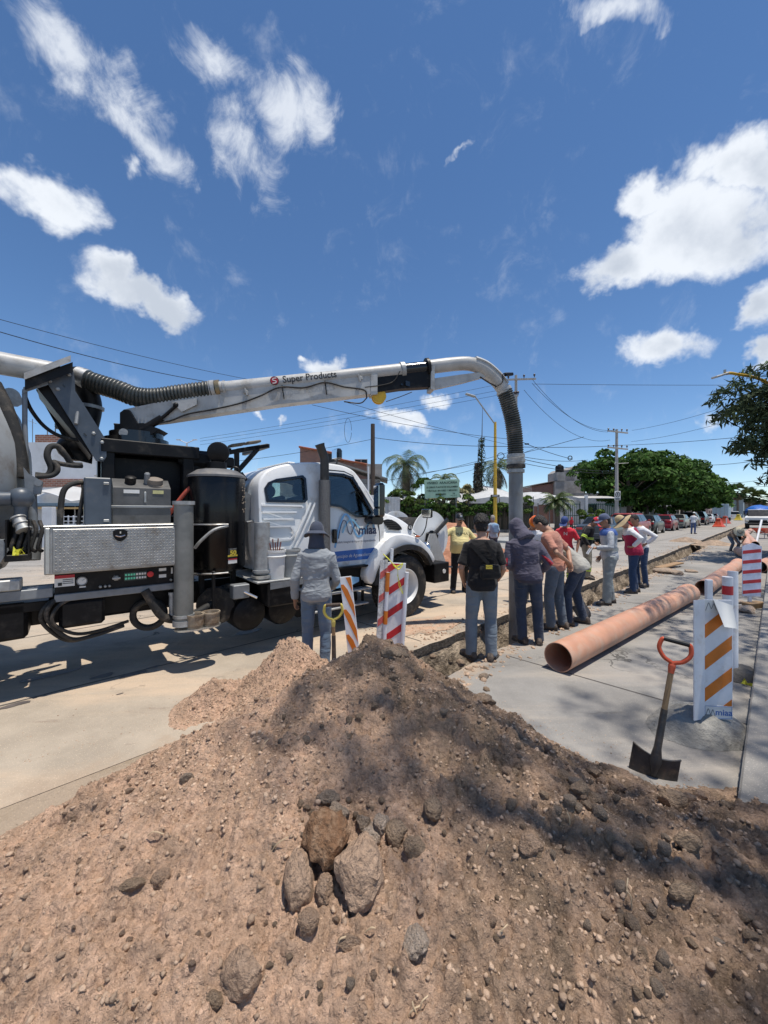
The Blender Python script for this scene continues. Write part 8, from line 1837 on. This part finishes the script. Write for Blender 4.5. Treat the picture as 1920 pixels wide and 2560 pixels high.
# a house front deep behind the trees and the far street
m_h = [mat('far wall %d' % i, c, .9, var=.12, scale=.6, dirt=(.3, .28, .26), damt=.3, dscale=.4) for i, c in enumerate(((.55, .52, .48), (.5, .44, .36), (.6, .6, .6), (.42, .3, .26), (.5, .4, .42), (.35, .42, .45)))]
def far_house(label, s, tt, w, d, h, m_, nw, sign=None):
    t = empty('house', st(s, tt), STROT, label, 'house'); g = G(); g.box((w/2, d/2, h/2), (w, d, h)); g.build('wall', m_, t, 0); g = G(); g.box((w/2, d/2-.1, h+.1), (w+.3, d+.2, .25)); g.build('roof', m_cblock, t, 0)
    for i in range(nw):
        x = w*(i+.5)/nw
        for z in ((1.5,) if h < 4.5 else (1.5, h-1.6)): g = G(); g.box((x, -.03, z), (min(1.3, w/nw*.55), .1, 1.2)); g.build('window', m_darkglass, t)
    g = G(); g.box((.0, d*.5, h*.55), (.1, 1.2, 1.2)); g.build('side_window', m_darkglass, t)
    if sign: g = G(); g.box((w*.5, -.15, h*.62), (w*.7, .12, .7)); g.build('shop_fascia', sign, t)
far_house('white house front behind the second round tree', 54, 12.6, 12, 8, 4.0, m_h[2], 4); far_house('pale house front behind the third round tree', 68, 12.6, 14, 8, 4.3, m_h[0], 4); far_house('tan house front past the round trees', 84, 12.8, 16, 8, 5.5, m_h[1], 4)
far_house('brown two storey shop at the end of the tree row', 116, 10.8, 10, 9, 7.4, m_h[3], 3, m_redsheet); far_house('pink striped shop far down the street', 130, 10, 12, 10, 8.4, m_h[4], 4, m_ltblue); far_house('white shop house far down the street', 146, 9, 12, 10, 6.2, m_h[2], 4, m_redsheet); far_house('blue grey house closing the street view', 164, 7, 16, 10, 7, m_h[5], 5); far_house('pale low house at the street end on the right', 175, -6, 12, 14, 4.5, m_h[0], 4)
# ------------------------------------------------------------------ poles, lamps and wires
m_conc = mat('pole concrete', (.40, .38, .35), .9, var=.12, scale=4, stretch=(1, 1, .3)); m_cable = mat('cable', (.012, .012, .013), .6)
def util_pole(label, base, h, arms, rz, m_=None, r=.14, wood=False):
    t = empty('utility_pole', base, rz, label, 'utility pole'); g = G(); g.tube([(0, 0, -.1), (0, 0, h)], [r*1.25, r*.75], 12); g.build('pole', m_ or m_conc, t)
    for z, w in arms:
        g = G(); g.box((0, -.12, z), (w, .09, .11), Matrix.Rotation(R(3), 3, 'Y')); ar = g.build('crossarm', m_ or m_conc, t)
        for x in (-w*.46, -w*.2, w*.2, w*.46): g = G(); g.lathe([(.03, 0), (.03, .1), (.07, .12), (.07, .2), (.03, .25)], 10, (x, -.12, z+.05)); g.build('insulator', mat('brown insulator', (.05, .03, .025), .3), ar)
    return t
U1 = Vector((20.7, 34.2, .1)); t = util_pole('concrete utility pole with two crossarms and a parking sign', U1, 9.0, ((8.75, 2.1), (7.3, 2.1)), R(12))
g = G(); g.box((-.1, -.2, 3.1), (.62, .03, .8), bev=.01); sg = g.build('parking_sign', m_label, t); g = G(); g.torus((-.1, -.225, 3.2), .22, .03, (0, 1, 0), 28, 6); g.build('sign_ring', m_inkblack, sg); lettering('E', .32, (-.1, -.222, 3.2), XA, ZA, m_inkblack, sg, bold=.012); g = G(); g.box((-.1, -.218, 2.8), (.5, .008, .1)); g.build('sign_line', m_inkblack, sg)
g = G(); g.tube([(0, -.1, 6.0), (-.4, -.3, 6.05), (-.55, -.35, 5.85)], .025, 6); g.tube([(.1, -.1, 5.95), (.95, -.3, 6.0)], .025, 6); g.build('lamp_bracket', m_galv, t)
p = at(1290, 945, 27); U2 = Vector((p.x, p.y, 0)); t = util_pole('concrete pole whose top shows just behind the drop tube', U2, at(0, 938, 27).z, ((at(0, 950, 27).z, 2.6), (at(0, 958, 27).z-.9, .3)), R(-14), r=.12)
p = at(1808, 1205, 84); util_pole('thin distant utility pole at the end of the street', (p.x, p.y, 0), at(0, 1203, 84).z, ((at(0, 1206, 84).z, 2.4),), R(0), r=.16)
p = at(1824, 1230, 110); util_pole('second thin distant utility pole beside the far shops', (p.x, p.y, 0), at(0, 1230, 110).z, ((at(0, 1238, 110).z, 2.0),), 0, r=.16)
p = at(932, 1060, 30); g = G(); g.tube([(0, 0, -.1), (0, 0, at(0, 1060, 30).z)], [.19, .16], 10); o = g.build('wooden_pole', m_brownwood); o.location = (p.x, p.y, 0); tag(o, 'dark wooden pole rising behind the truck cab', 'pole')
p = at(503, 1130, 30); g = G(); g.tube([(0, 0, -.1), (0, 0, at(0, 1133, 30).z)], [.13, .12], 10); o = g.build('wooden_pole', m_conc); o.location = (p.x, p.y, 0); tag(o, 'short grey pole visible left of the black pressure vessel', 'pole')
p = at(467, 1108, 45); t = empty('street_lamp', (p.x, p.y, 0), 0, 'white twin arm street lamp far behind the turret', 'street lamp'); z = p.z; g = G(); g.tube([(0, 0, 0), (0, 0, z)], .09, 8); g.build('post', m_whitewall, t)
for s in (-1, 1): g = G(); g.tube([(0, 0, z), (s*.8, 0, z+.35)], .05, 8); g.box((s*.95, 0, z+.4), (.5, .2, .1)); g.build('lamp_arm', m_whitewall, t)
p = at(1238, 1055, 30); t = empty('street_lamp', (p.x, p.y, 0), 0, 'yellow street lamp post with a slanting grey arm behind the drop tube', 'street lamp'); e = at(1188, 992, 29)-Vector((p.x, p.y, 0)); g = G(); g.tube([(0, 0, 0), (.0, 0, p.z)], [.16, .1], 12); g.build('post', m_yellow, t); g = G(); g.tube([(0, 0, p.z-.2), e], .05, 10); g.build('arm', m_galv, t); g = G(); g.bar(e, e+Vector((-.75, -.1, .2)), .3, .12, bev=.04); g.build('luminaire', m_galv, t)
z = at(0, 1240, 30).z; g = G(); g.box((-.05, -.15, z), (.7, .04, .2), bev=.01); sn = g.build('street_plate', m_inkblack, t); g = G(); g.box((-.05, -.175, z), (.5, .01, .06)); g.build('plate_text', m_label, sn); g = G(); g.lathe([(.135, at(0, 1303, 30).z), (.13, at(0, 1295, 30).z)], 14, (0, 0, 0), caps=False); g.build('bill_sticker', m_label, t)
# lamp arm entering from the right
a = at(1785, 944, 13); b = at(1812, 934, 13.2); c = at(1840, 935, 13.5); d = at(1925, 960, 14.2); base = Vector((17.5, 15.4, .12)); t = empty('street_lamp', base, 0, 'street lamp arm reaching in over the right edge', 'street lamp'); q = lambda p: p-base; g = G(); g.tube(spline([q(b), q(c), q(d), Vector((0, 0, 5.2)), Vector((0, 0, 4.8))], 6), .05, 10); g.build('arm', m_yellow, t); g = G(); g.bar(q(a), q(b)+Vector((.05, 0, 0)), .2, .07, bev=.02); g.lathe([(.04, 0), (.04, .08)], 10, q(b)+Vector((.0, 0, .05))); g.build('luminaire', m_galv, t); g = G(); g.tube([(0, 0, 0), (0, 0, 5.2)], .1, 12); g.build('post', m_yellow, t)
def wire(label, a, b, sag, r=.02, group='overhead wires'):
    a = Vector(a); b = Vector(b); P_ = [a.lerp(b, k/24)-Vector((0, 0, sag*4*(k/24)*(1-k/24))) for k in range(25)]; g = G(); g.tube(P_, r, 5); tag(g.build('overhead_wire', m_cable), label, 'wire', group)
HU = at(1290, 952, 27)
for (l, a, b, s, r) in (
    ('upper wire sloping down from the left edge over the boom', at(-60, 782, 14), at(640, 952, 24), .15, .012), ('lower thicker wire sloping down from the left edge to the boom', at(-60, 812, 13), at(600, 966, 22), .25, .016),
    ('wire passing under the boom towards the palm tops, upper', at(780, 1012, 22), at(1300, 1100, 27), .25, .014), ('wire passing under the boom towards the palm tops, lower', at(860, 1004, 22), at(1272, 1112, 27), .1, .012),
    ('wire from the wooden pole to the concrete pole', at(934, 1094, 30), at(1290, 1116, 27), .2, .02), ('wire from the left behind the cab to the wooden pole', at(400, 1170, 30), at(930, 1098, 30), .3, .016),
    ('long high wire crossing towards the utility pole and trees', at(1290, 1117, 27), at(1553, 1113, 34), .1, .022), ('same high wire going on to the right edge', at(1553, 1113, 34), at(1960, 1082, 20), .1, .016),
    ('level thin wire from the concrete pole to the right edge', at(1335, 960, 27), at(1960, 962, 30), .05, .014), ('upper sagging wire from the concrete pole to the utility pole', at(1332, 950, 27), at(1520, 1080, 34), .9, .014), ('middle sagging wire from the concrete pole to the utility pole', at(1330, 958, 27), at(1545, 1074, 34), 1.1, .014), ('lower sagging wire from the concrete pole to the utility pole', at(1310, 975, 27), at(1525, 1100, 34), 1.2, .014),
    ('rising wire from the utility pole into the feathery tree, upper', at(1580, 1076, 34), at(1960, 965, 22), .3, .012), ('rising wire from the utility pole into the feathery tree, lower', at(1578, 1104, 34), at(1960, 1010, 22), .3, .012),
    ('slack wire behind the hedge, top of three', at(780, 1222, 34), at(1275, 1130, 32), .5, .018), ('slack wire behind the hedge, middle of three', at(1000, 1190, 34), at(1460, 1092, 26), .3, .018), ('slack wire behind the hedge, bottom of three', at(1060, 1200, 34), at(1340, 1120, 27), .3, .014),
    ('wire from behind the drop tube down to the round trees, upper', at(1308, 1142, 27), at(1470, 1150, 36), .2, .02), ('wire from behind the drop tube down to the round trees, middle', at(1308, 1148, 27), at(1530, 1178, 36), .2, .024), ('wire from behind the drop tube down to the round trees, lower', at(1308, 1158, 27), at(1545, 1182, 36), .25, .02), ('short diagonal wire from the drop tube hose to the tree top', at(1308, 1106, 27), at(1432, 1148, 30), .1, .02),
    ('faint wire fan over the cab, first', at(500, 1096, 40), at(1240, 962, 36), .2, .014), ('faint wire fan over the cab, second', at(500, 1103, 40), at(1250, 975, 36), .2, .014), ('faint wire fan over the cab, third', at(500, 1112, 40), at(1260, 985, 36), .2, .014),
    ('wires far down the street, upper', at(1800, 1205, 84), at(1960, 1185, 60), .6, .03), ('wires far down the street, lower', at(1800, 1215, 84), at(1960, 1212, 60), .3, .03), ('wire crossing the street beyond the trees', at(1715, 1160, 60), at(1960, 1140, 30), .4, .025)): wire(l, a, b, s, r)
g = G(); c = at(870, 1072, 24); g.tube([c+Vector((.22*math.cos(a), 0, .75*math.sin(a)-.1)) for a in np.linspace(0, 6.1, 26)], .012, 5); tag(g.build('cable_loop', m_cable), 'slack cable loop hanging under the boom beside the wooden pole', 'cable')
g = G(); c = at(1425, 1145, 30); g.torus(c, .16, .035, (.8, .6, 0), 16, 6); tag(g.build('cable_coil', m_cable), 'small coil of cable hanging left of the round trees', 'cable'); g = G(); g.bar(at(1312, 1110, 27), at(1322, 1110, 27), .09, .09); tag(g.build('splice_box', m_cable), 'black splice box on the wires right of the drop tube', 'cable box'); g = G(); c = at(1252, 1140, 29); g.torus(c, .24, .03, (.2, 1, 0), 18, 6); tag(g.build('cable_coil', m_cable), 'black cable coil on the yellow lamp post', 'cable')
# ------------------------------------------------------------------ vehicles along the far kerb
m_tail = mat('tail lamp', (.4, .015, .015), .15, coat=.6)
def car(label, s, tt, body, kind, L_=4.5, w=1.78, h=1.46, flip=False, group='cars parked along the far kerb'):
    o = empty('parked_car', st(s, tt), STROT+(PI if flip else 0), label, 'car', group); hw = w/2
    if kind == 'sedan': top = [(0, .55), (.02, .95), (.18, 1.02), (.95, 1.04), (1.55, h), (2.75, h-.01), (3.45, 1.0), (4.3, .86), (4.48, .7), (4.5, .45)]; cab0, cab1 = 2, 6
    elif kind == 'hatch': top = [(0, .55), (.02, .98), (.1, 1.05), (.35, h-.06), (.7, h), (2.4, h), (3.15, 1.02), (4.1, .88), (4.45, .7), (4.5, .45)]; cab0, cab1 = 2, 6
    elif kind == 'suv': top = [(0, .6), (.02, 1.02), (.08, 1.12), (.3, h-.05), (.6, h), (2.6, h), (3.2, 1.12), (4.2, 1.02), (4.46, .8), (4.5, .5)]; cab0, cab1 = 2, 6
    else: top = [(0, .6), (0.02, 1.0), (.1, 1.05), (1.75, 1.05), (1.85, h-.05), (2.1, h), (3.0, h), (3.5, 1.08), (4.3, .98), (4.47, .8), (4.5, .5)]; cab0, cab1 = 3, 7
    k = L_/4.5; top = [(x*k, z) for x, z in top]; n = 9; rings = []
    belt = 1.02 if kind != 'suv' else 1.1
    xs = sorted(set([x for x, _ in top]+list(np.linspace(.0, L_, 26))))
    def zt(x):
        for (a, b) in zip(top, top[1:]):
            if a[0] <= x <= b[0]: return a[1]+(b[1]-a[1])*((x-a[0])/max(1e-6, b[0]-a[0]))
        return top[-1][1]
    def ring(x):
        z1 = zt(x); e = min(x, L_-x); pl = 1-.13*math.exp(-e/.28); zb = .22+.05*math.exp(-e/.2); sh = hw*pl; mid = min(z1, belt); cr = .06
        P_ = [(sh*.93, zb), (sh, zb+.16), (sh, .62), (sh*.975, max(.64, mid-.05)), (sh*.955, mid)]
        if z1 > belt+.03: q = (z1-belt); P_ += [(sh*(.955-.17*q/.45)+.0, z1-.05 if q > .1 else z1-.01), (sh*(.955-.17*q/.45)-.1, z1)]
        else: P_ += [(sh*.9, z1), (sh*.8, z1+.004)]
        P_.append((sh*.3, z1+.012)); R_ = [Vector((x, -y, z)) for y, z in P_]; return R_+[Vector((x, -p.y, p.z)) for p in R_[::-1]]
    g = G(); rings = [ring(x) for x in xs]; g.loft(rings); bo = g.build('body', body, o, 28)
    # glass: side windows, rear and front screens lie just proud of the greenhouse
    def roof_at(x, y_in): return Vector((x, 0, zt(x)))
    xr, xf = top[cab0][0], top[cab1][0]; xr1, xf1 = top[cab0+1][0] if kind in ('sedan', 'hatch', 'suv') else top[cab0+1][0], top[cab1-1][0]
    if kind == 'sedan': xr, xr1 = top[3][0], top[4][0]
    if kind in ('hatch', 'suv'): xr, xr1 = top[2][0], top[3][0]
    if kind == 'pickup': xr, xr1 = top[3][0], top[4][0]
    for sgn in (-1, 1):
        a0 = xr+(xr1-xr)*.3+.1; a1 = xf-(xf-xf1)*.25-.08; zt1 = h-.1; zb = belt+.02; yb = hw*.962; ytp = hw*(.955-.17*(h-belt)/.45)+.012+.02
        for (xa, xb, xc, xd) in ((a0+.0, (a0+a1)/2-.04, (xr1+xf1)/2-.04, max(xr1-.12, a0)), ((a0+a1)/2+.04, a1, xf1+.02, (xr1+xf1)/2+.04)):
            g = G(); q = [Vector((xa, sgn*yb, zb)), Vector((xb, sgn*yb, zb)), Vector((xc, sgn*(ytp), zt1)), Vector((xd, sgn*(ytp), zt1))]; g.add(q+[p-Vector((0, sgn*.03, 0)) for p in q], [(0, 1, 2, 3), (7, 6, 5, 4), (0, 4, 5, 1), (1, 5, 6, 2), (2, 6, 7, 3), (3, 7, 4, 0)]); g.build('side_window', m_darkglass, o, 0)
    for nm, x0, x1 in (('rear_window', xr, xr1), ('windscreen', xf, xf1)):
        q = []; off = Vector((-.02 if nm[0] == 'r' else .02, 0, .012))
        for t_, yy in ((.1, .84), (.93, .66)): x = x0+(x1-x0)*t_; z = zt(x); q.append((Vector((x, -hw*yy, z))+off, Vector((x, hw*yy, z))+off))
        g = G(); q4 = [q[0][0], q[0][1], q[1][1], q[1][0]]; dn = Vector((.03 if nm[0] == 'r' else -.03, 0, -.03)); g.add(q4+[p+dn for p in q4], [(0, 1, 2, 3), (7, 6, 5, 4), (0, 4, 5, 1), (1, 5, 6, 2), (2, 6, 7, 3), (3, 7, 4, 0)]); g.build(nm, m_darkglass, o, 0)
    for sgn in (-1, 1):
        g = G(); zl = .8 if kind == 'sedan' else .85; g.box((.035, sgn*hw*.68, zl), (.08, hw*.42, .15 if kind != 'suv' else .3), bev=.03); g.build('tail_lamp', m_tail, o); g = G(); g.box((L_-.07, sgn*hw*.66, .72), (.12, .34, .13), bev=.04); g.build('headlamp', m_chrome, o)
        g = G(); g.box((xf-.1, sgn*(hw+.06), belt+.06), (.1, .16, .12), bev=.03); g.build('door_mirror', body, o)
        for xw in (.82*k, 3.62*k):
            g = G(); rw = .32 if kind != 'suv' else .36; g.lathe([(rw*.62, -.1), (rw*.9, -.105), (rw, -.07), (rw, .07), (rw*.9, .105), (rw*.62, .1)], 28, (xw, sgn*(hw-.09), rw), (0, 1, 0), caps=False); wl_ = g.build('wheel', m_rubber, o); g = G(); g.lathe([(rw*.63, .095), (rw*.55, .07), (rw*.2, .085), (.001, .09)], 20, (xw, sgn*(hw-.09), rw), (0, sgn, 0)); g.build('rim', m_alu, wl_)
            g = G(); g.lathe([(rw+.05, .1), (rw+.05, .11), (rw*.8, .108)], 28, (xw, sgn*(hw-.11), rw+.01), (0, sgn, 0), caps=False); g.build('wheel_arch', m_black, o)
    g = G(); g.box((-.01, 0, .48), (.1, w*.9, .22), bev=.04); g.build('rear_bumper', body, o); g = G(); g.box((-.07, 0, .62 if kind == 'sedan' else .78), (.015, .32, .15)); g.build('number_plate', m_label, o); g = G(); g.box((L_+.0, 0, .45), (.1, w*.88, .24), bev=.05); g.build('front_bumper', body, o)
    return o
def paint(n, c): return mat('car paint '+n, c, .32, var=.05, coat=.25, spec=.35, dirt=tuple(x*.6+.15 for x in c), damt=.12)
car('dark blue grey sedan parked nearest with red tail lamps', 23.2, 7.2, paint('slate', (.045, .055, .07)), 'sedan'); car('red estate car parked second behind the dark sedan', 29.8, 7.3, paint('red', (.30, .035, .03)), 'suv', 4.6, 1.8, 1.66)
car('dark green hatchback parked third, next to the red estate', 36, 7.4, paint('dark', (.02, .026, .024)), 'hatch', 4.2, 1.74, 1.55); car('small crimson hatchback parked fourth in the row', 43.2, 7.4, paint('crimson', (.2, .012, .025)), 'hatch', 3.9, 1.7, 1.5); car('silver grey sedan parked fifth in the row', 50.5, 7.5, paint('greygreen', (.16, .175, .165)), 'sedan', 4.5, 1.76, 1.5); car('grey pickup parked sixth in the row', 58, 7.5, paint('grey', (.13, .13, .13)), 'pickup', 5.2, 1.85, 1.75)
car('black sport utility car parked seventh in the row', 66, 7.4, paint('black', (.015, .015, .025)), 'suv', 4.8, 1.9, 1.85); car('pale silver sedan far along the row', 76, 7.5, paint('silver', (.5, .51, .54)), 'sedan'); car('dark red sedan just beyond the silver one', 84, 7.6, paint('maroon', (.2, .03, .025)), 'sedan')
t = empty('box_truck', st(98, 7.4), STROT, 'pale blue box truck parked beyond the cars', 'truck'); g = G(); g.box((2.6, 0, 2.0), (5.2, 2.4, 2.6), bev=.03); bx = g.build('cargo_box', mat('pale blue box', (.36, .47, .56), .5), t)
for y in (-.6, 0, .6): g = G(); g.box((-.02, y, 2.0), (.04, .04, 2.4)); g.build('door_strip', m_galv, bx)
g = G(); g.box((6.1, 0, 1.3), (1.5, 2.1, 1.7), bev=.15); g.build('cab', m_white, t); g = G(); g.box((3, 0, .5), (6, 1.0, .3)); g.build('chassis', m_black, t)
for x in (1.1, 5.8):
    for y in (-1.0, 1.0): g = G(); g.lathe([(.25, -.12), (.45, -.12), (.45, .12), (.25, .12)], 20, (x, y, .45), (0, 1, 0)); g.build('wheel', m_rubber, t)
car('white van far down the street left of the yellow barrier', 118, 6.5, paint('white', (.6, .6, .6)), 'suv', 4.8, 1.9, 1.9)
# blue covered white pickup coming towards us on the right
p = gnd(1885, 1323); t = empty('pickup_truck', (p.x+.4, p.y, 0), STROT+PI, 'white pickup truck loaded under a bright blue tarpaulin on the right side', 'truck')
g = G(); g.loft([[Vector((x, y, z)) for y, z in ((-w, .45), (w, .45), (w, zt_), (w*.86, zt_+.06), (-w*.86, zt_+.06), (-w, zt_))] for x, w, zt_ in ((0, .98, 1.1), (-1.2, 1.0, 1.25), (-1.25, 1.0, 1.3), (-5.2, 1.0, 1.3))]); g.build('body', m_white, t, 25); g = G(); g.loft([[Vector((x, y*w, z)) for y, z in ((-.95, 1.28), (.95, 1.28), (.8, zt_), (-.8, zt_))] for x, w, zt_ in ((-1.2, 1, 1.32), (-1.75, 1, 1.95), (-3.0, 1, 1.98), (-3.1, 1, 1.4))]); g.build('cab', m_blackg, t, 20)
g = G(); g.box((-2.4, 0, 1.98), (1.3, 1.65, .05), bev=.02); g.build('roof', m_white, t); g = G(); g.ball((-3.9, 0, 1.75), (1.9, 1.15, .75), 24, 12, None, lambda q: q*(1+.12*mnoise.noise(q*2.))); g.build('tarpaulin', mat('blue tarpaulin', (.015, .11, .42), .45, var=.2, bump=.05, bscale=4), t, 60)
g = G(); g.box((.03, 0, .78), (.06, 1.5, .3), bev=.02); g.build('grille', m_black, t); g = G(); g.box((.06, 0, .5), (.14, 1.95, .22), bev=.03); g.build('bumper', m_black, t)
for y in (-.8, .8): g = G(); g.box((.03, y, .85), (.08, .3, .2), bev=.03); g.build('headlamp', m_chrome, t)
for x in (-.9, -4.2):
    for y in (-.88, .88): g = G(); g.lathe([(.2, -.11), (.38, -.11), (.38, .11), (.2, .11)], 20, (x, y, .38), (0, 1, 0)); g.build('wheel', m_rubber, t)
for o_ in list(TMP.collection.objects): bpy.data.objects.remove(o_)
bpy.data.scenes.remove(TMP)
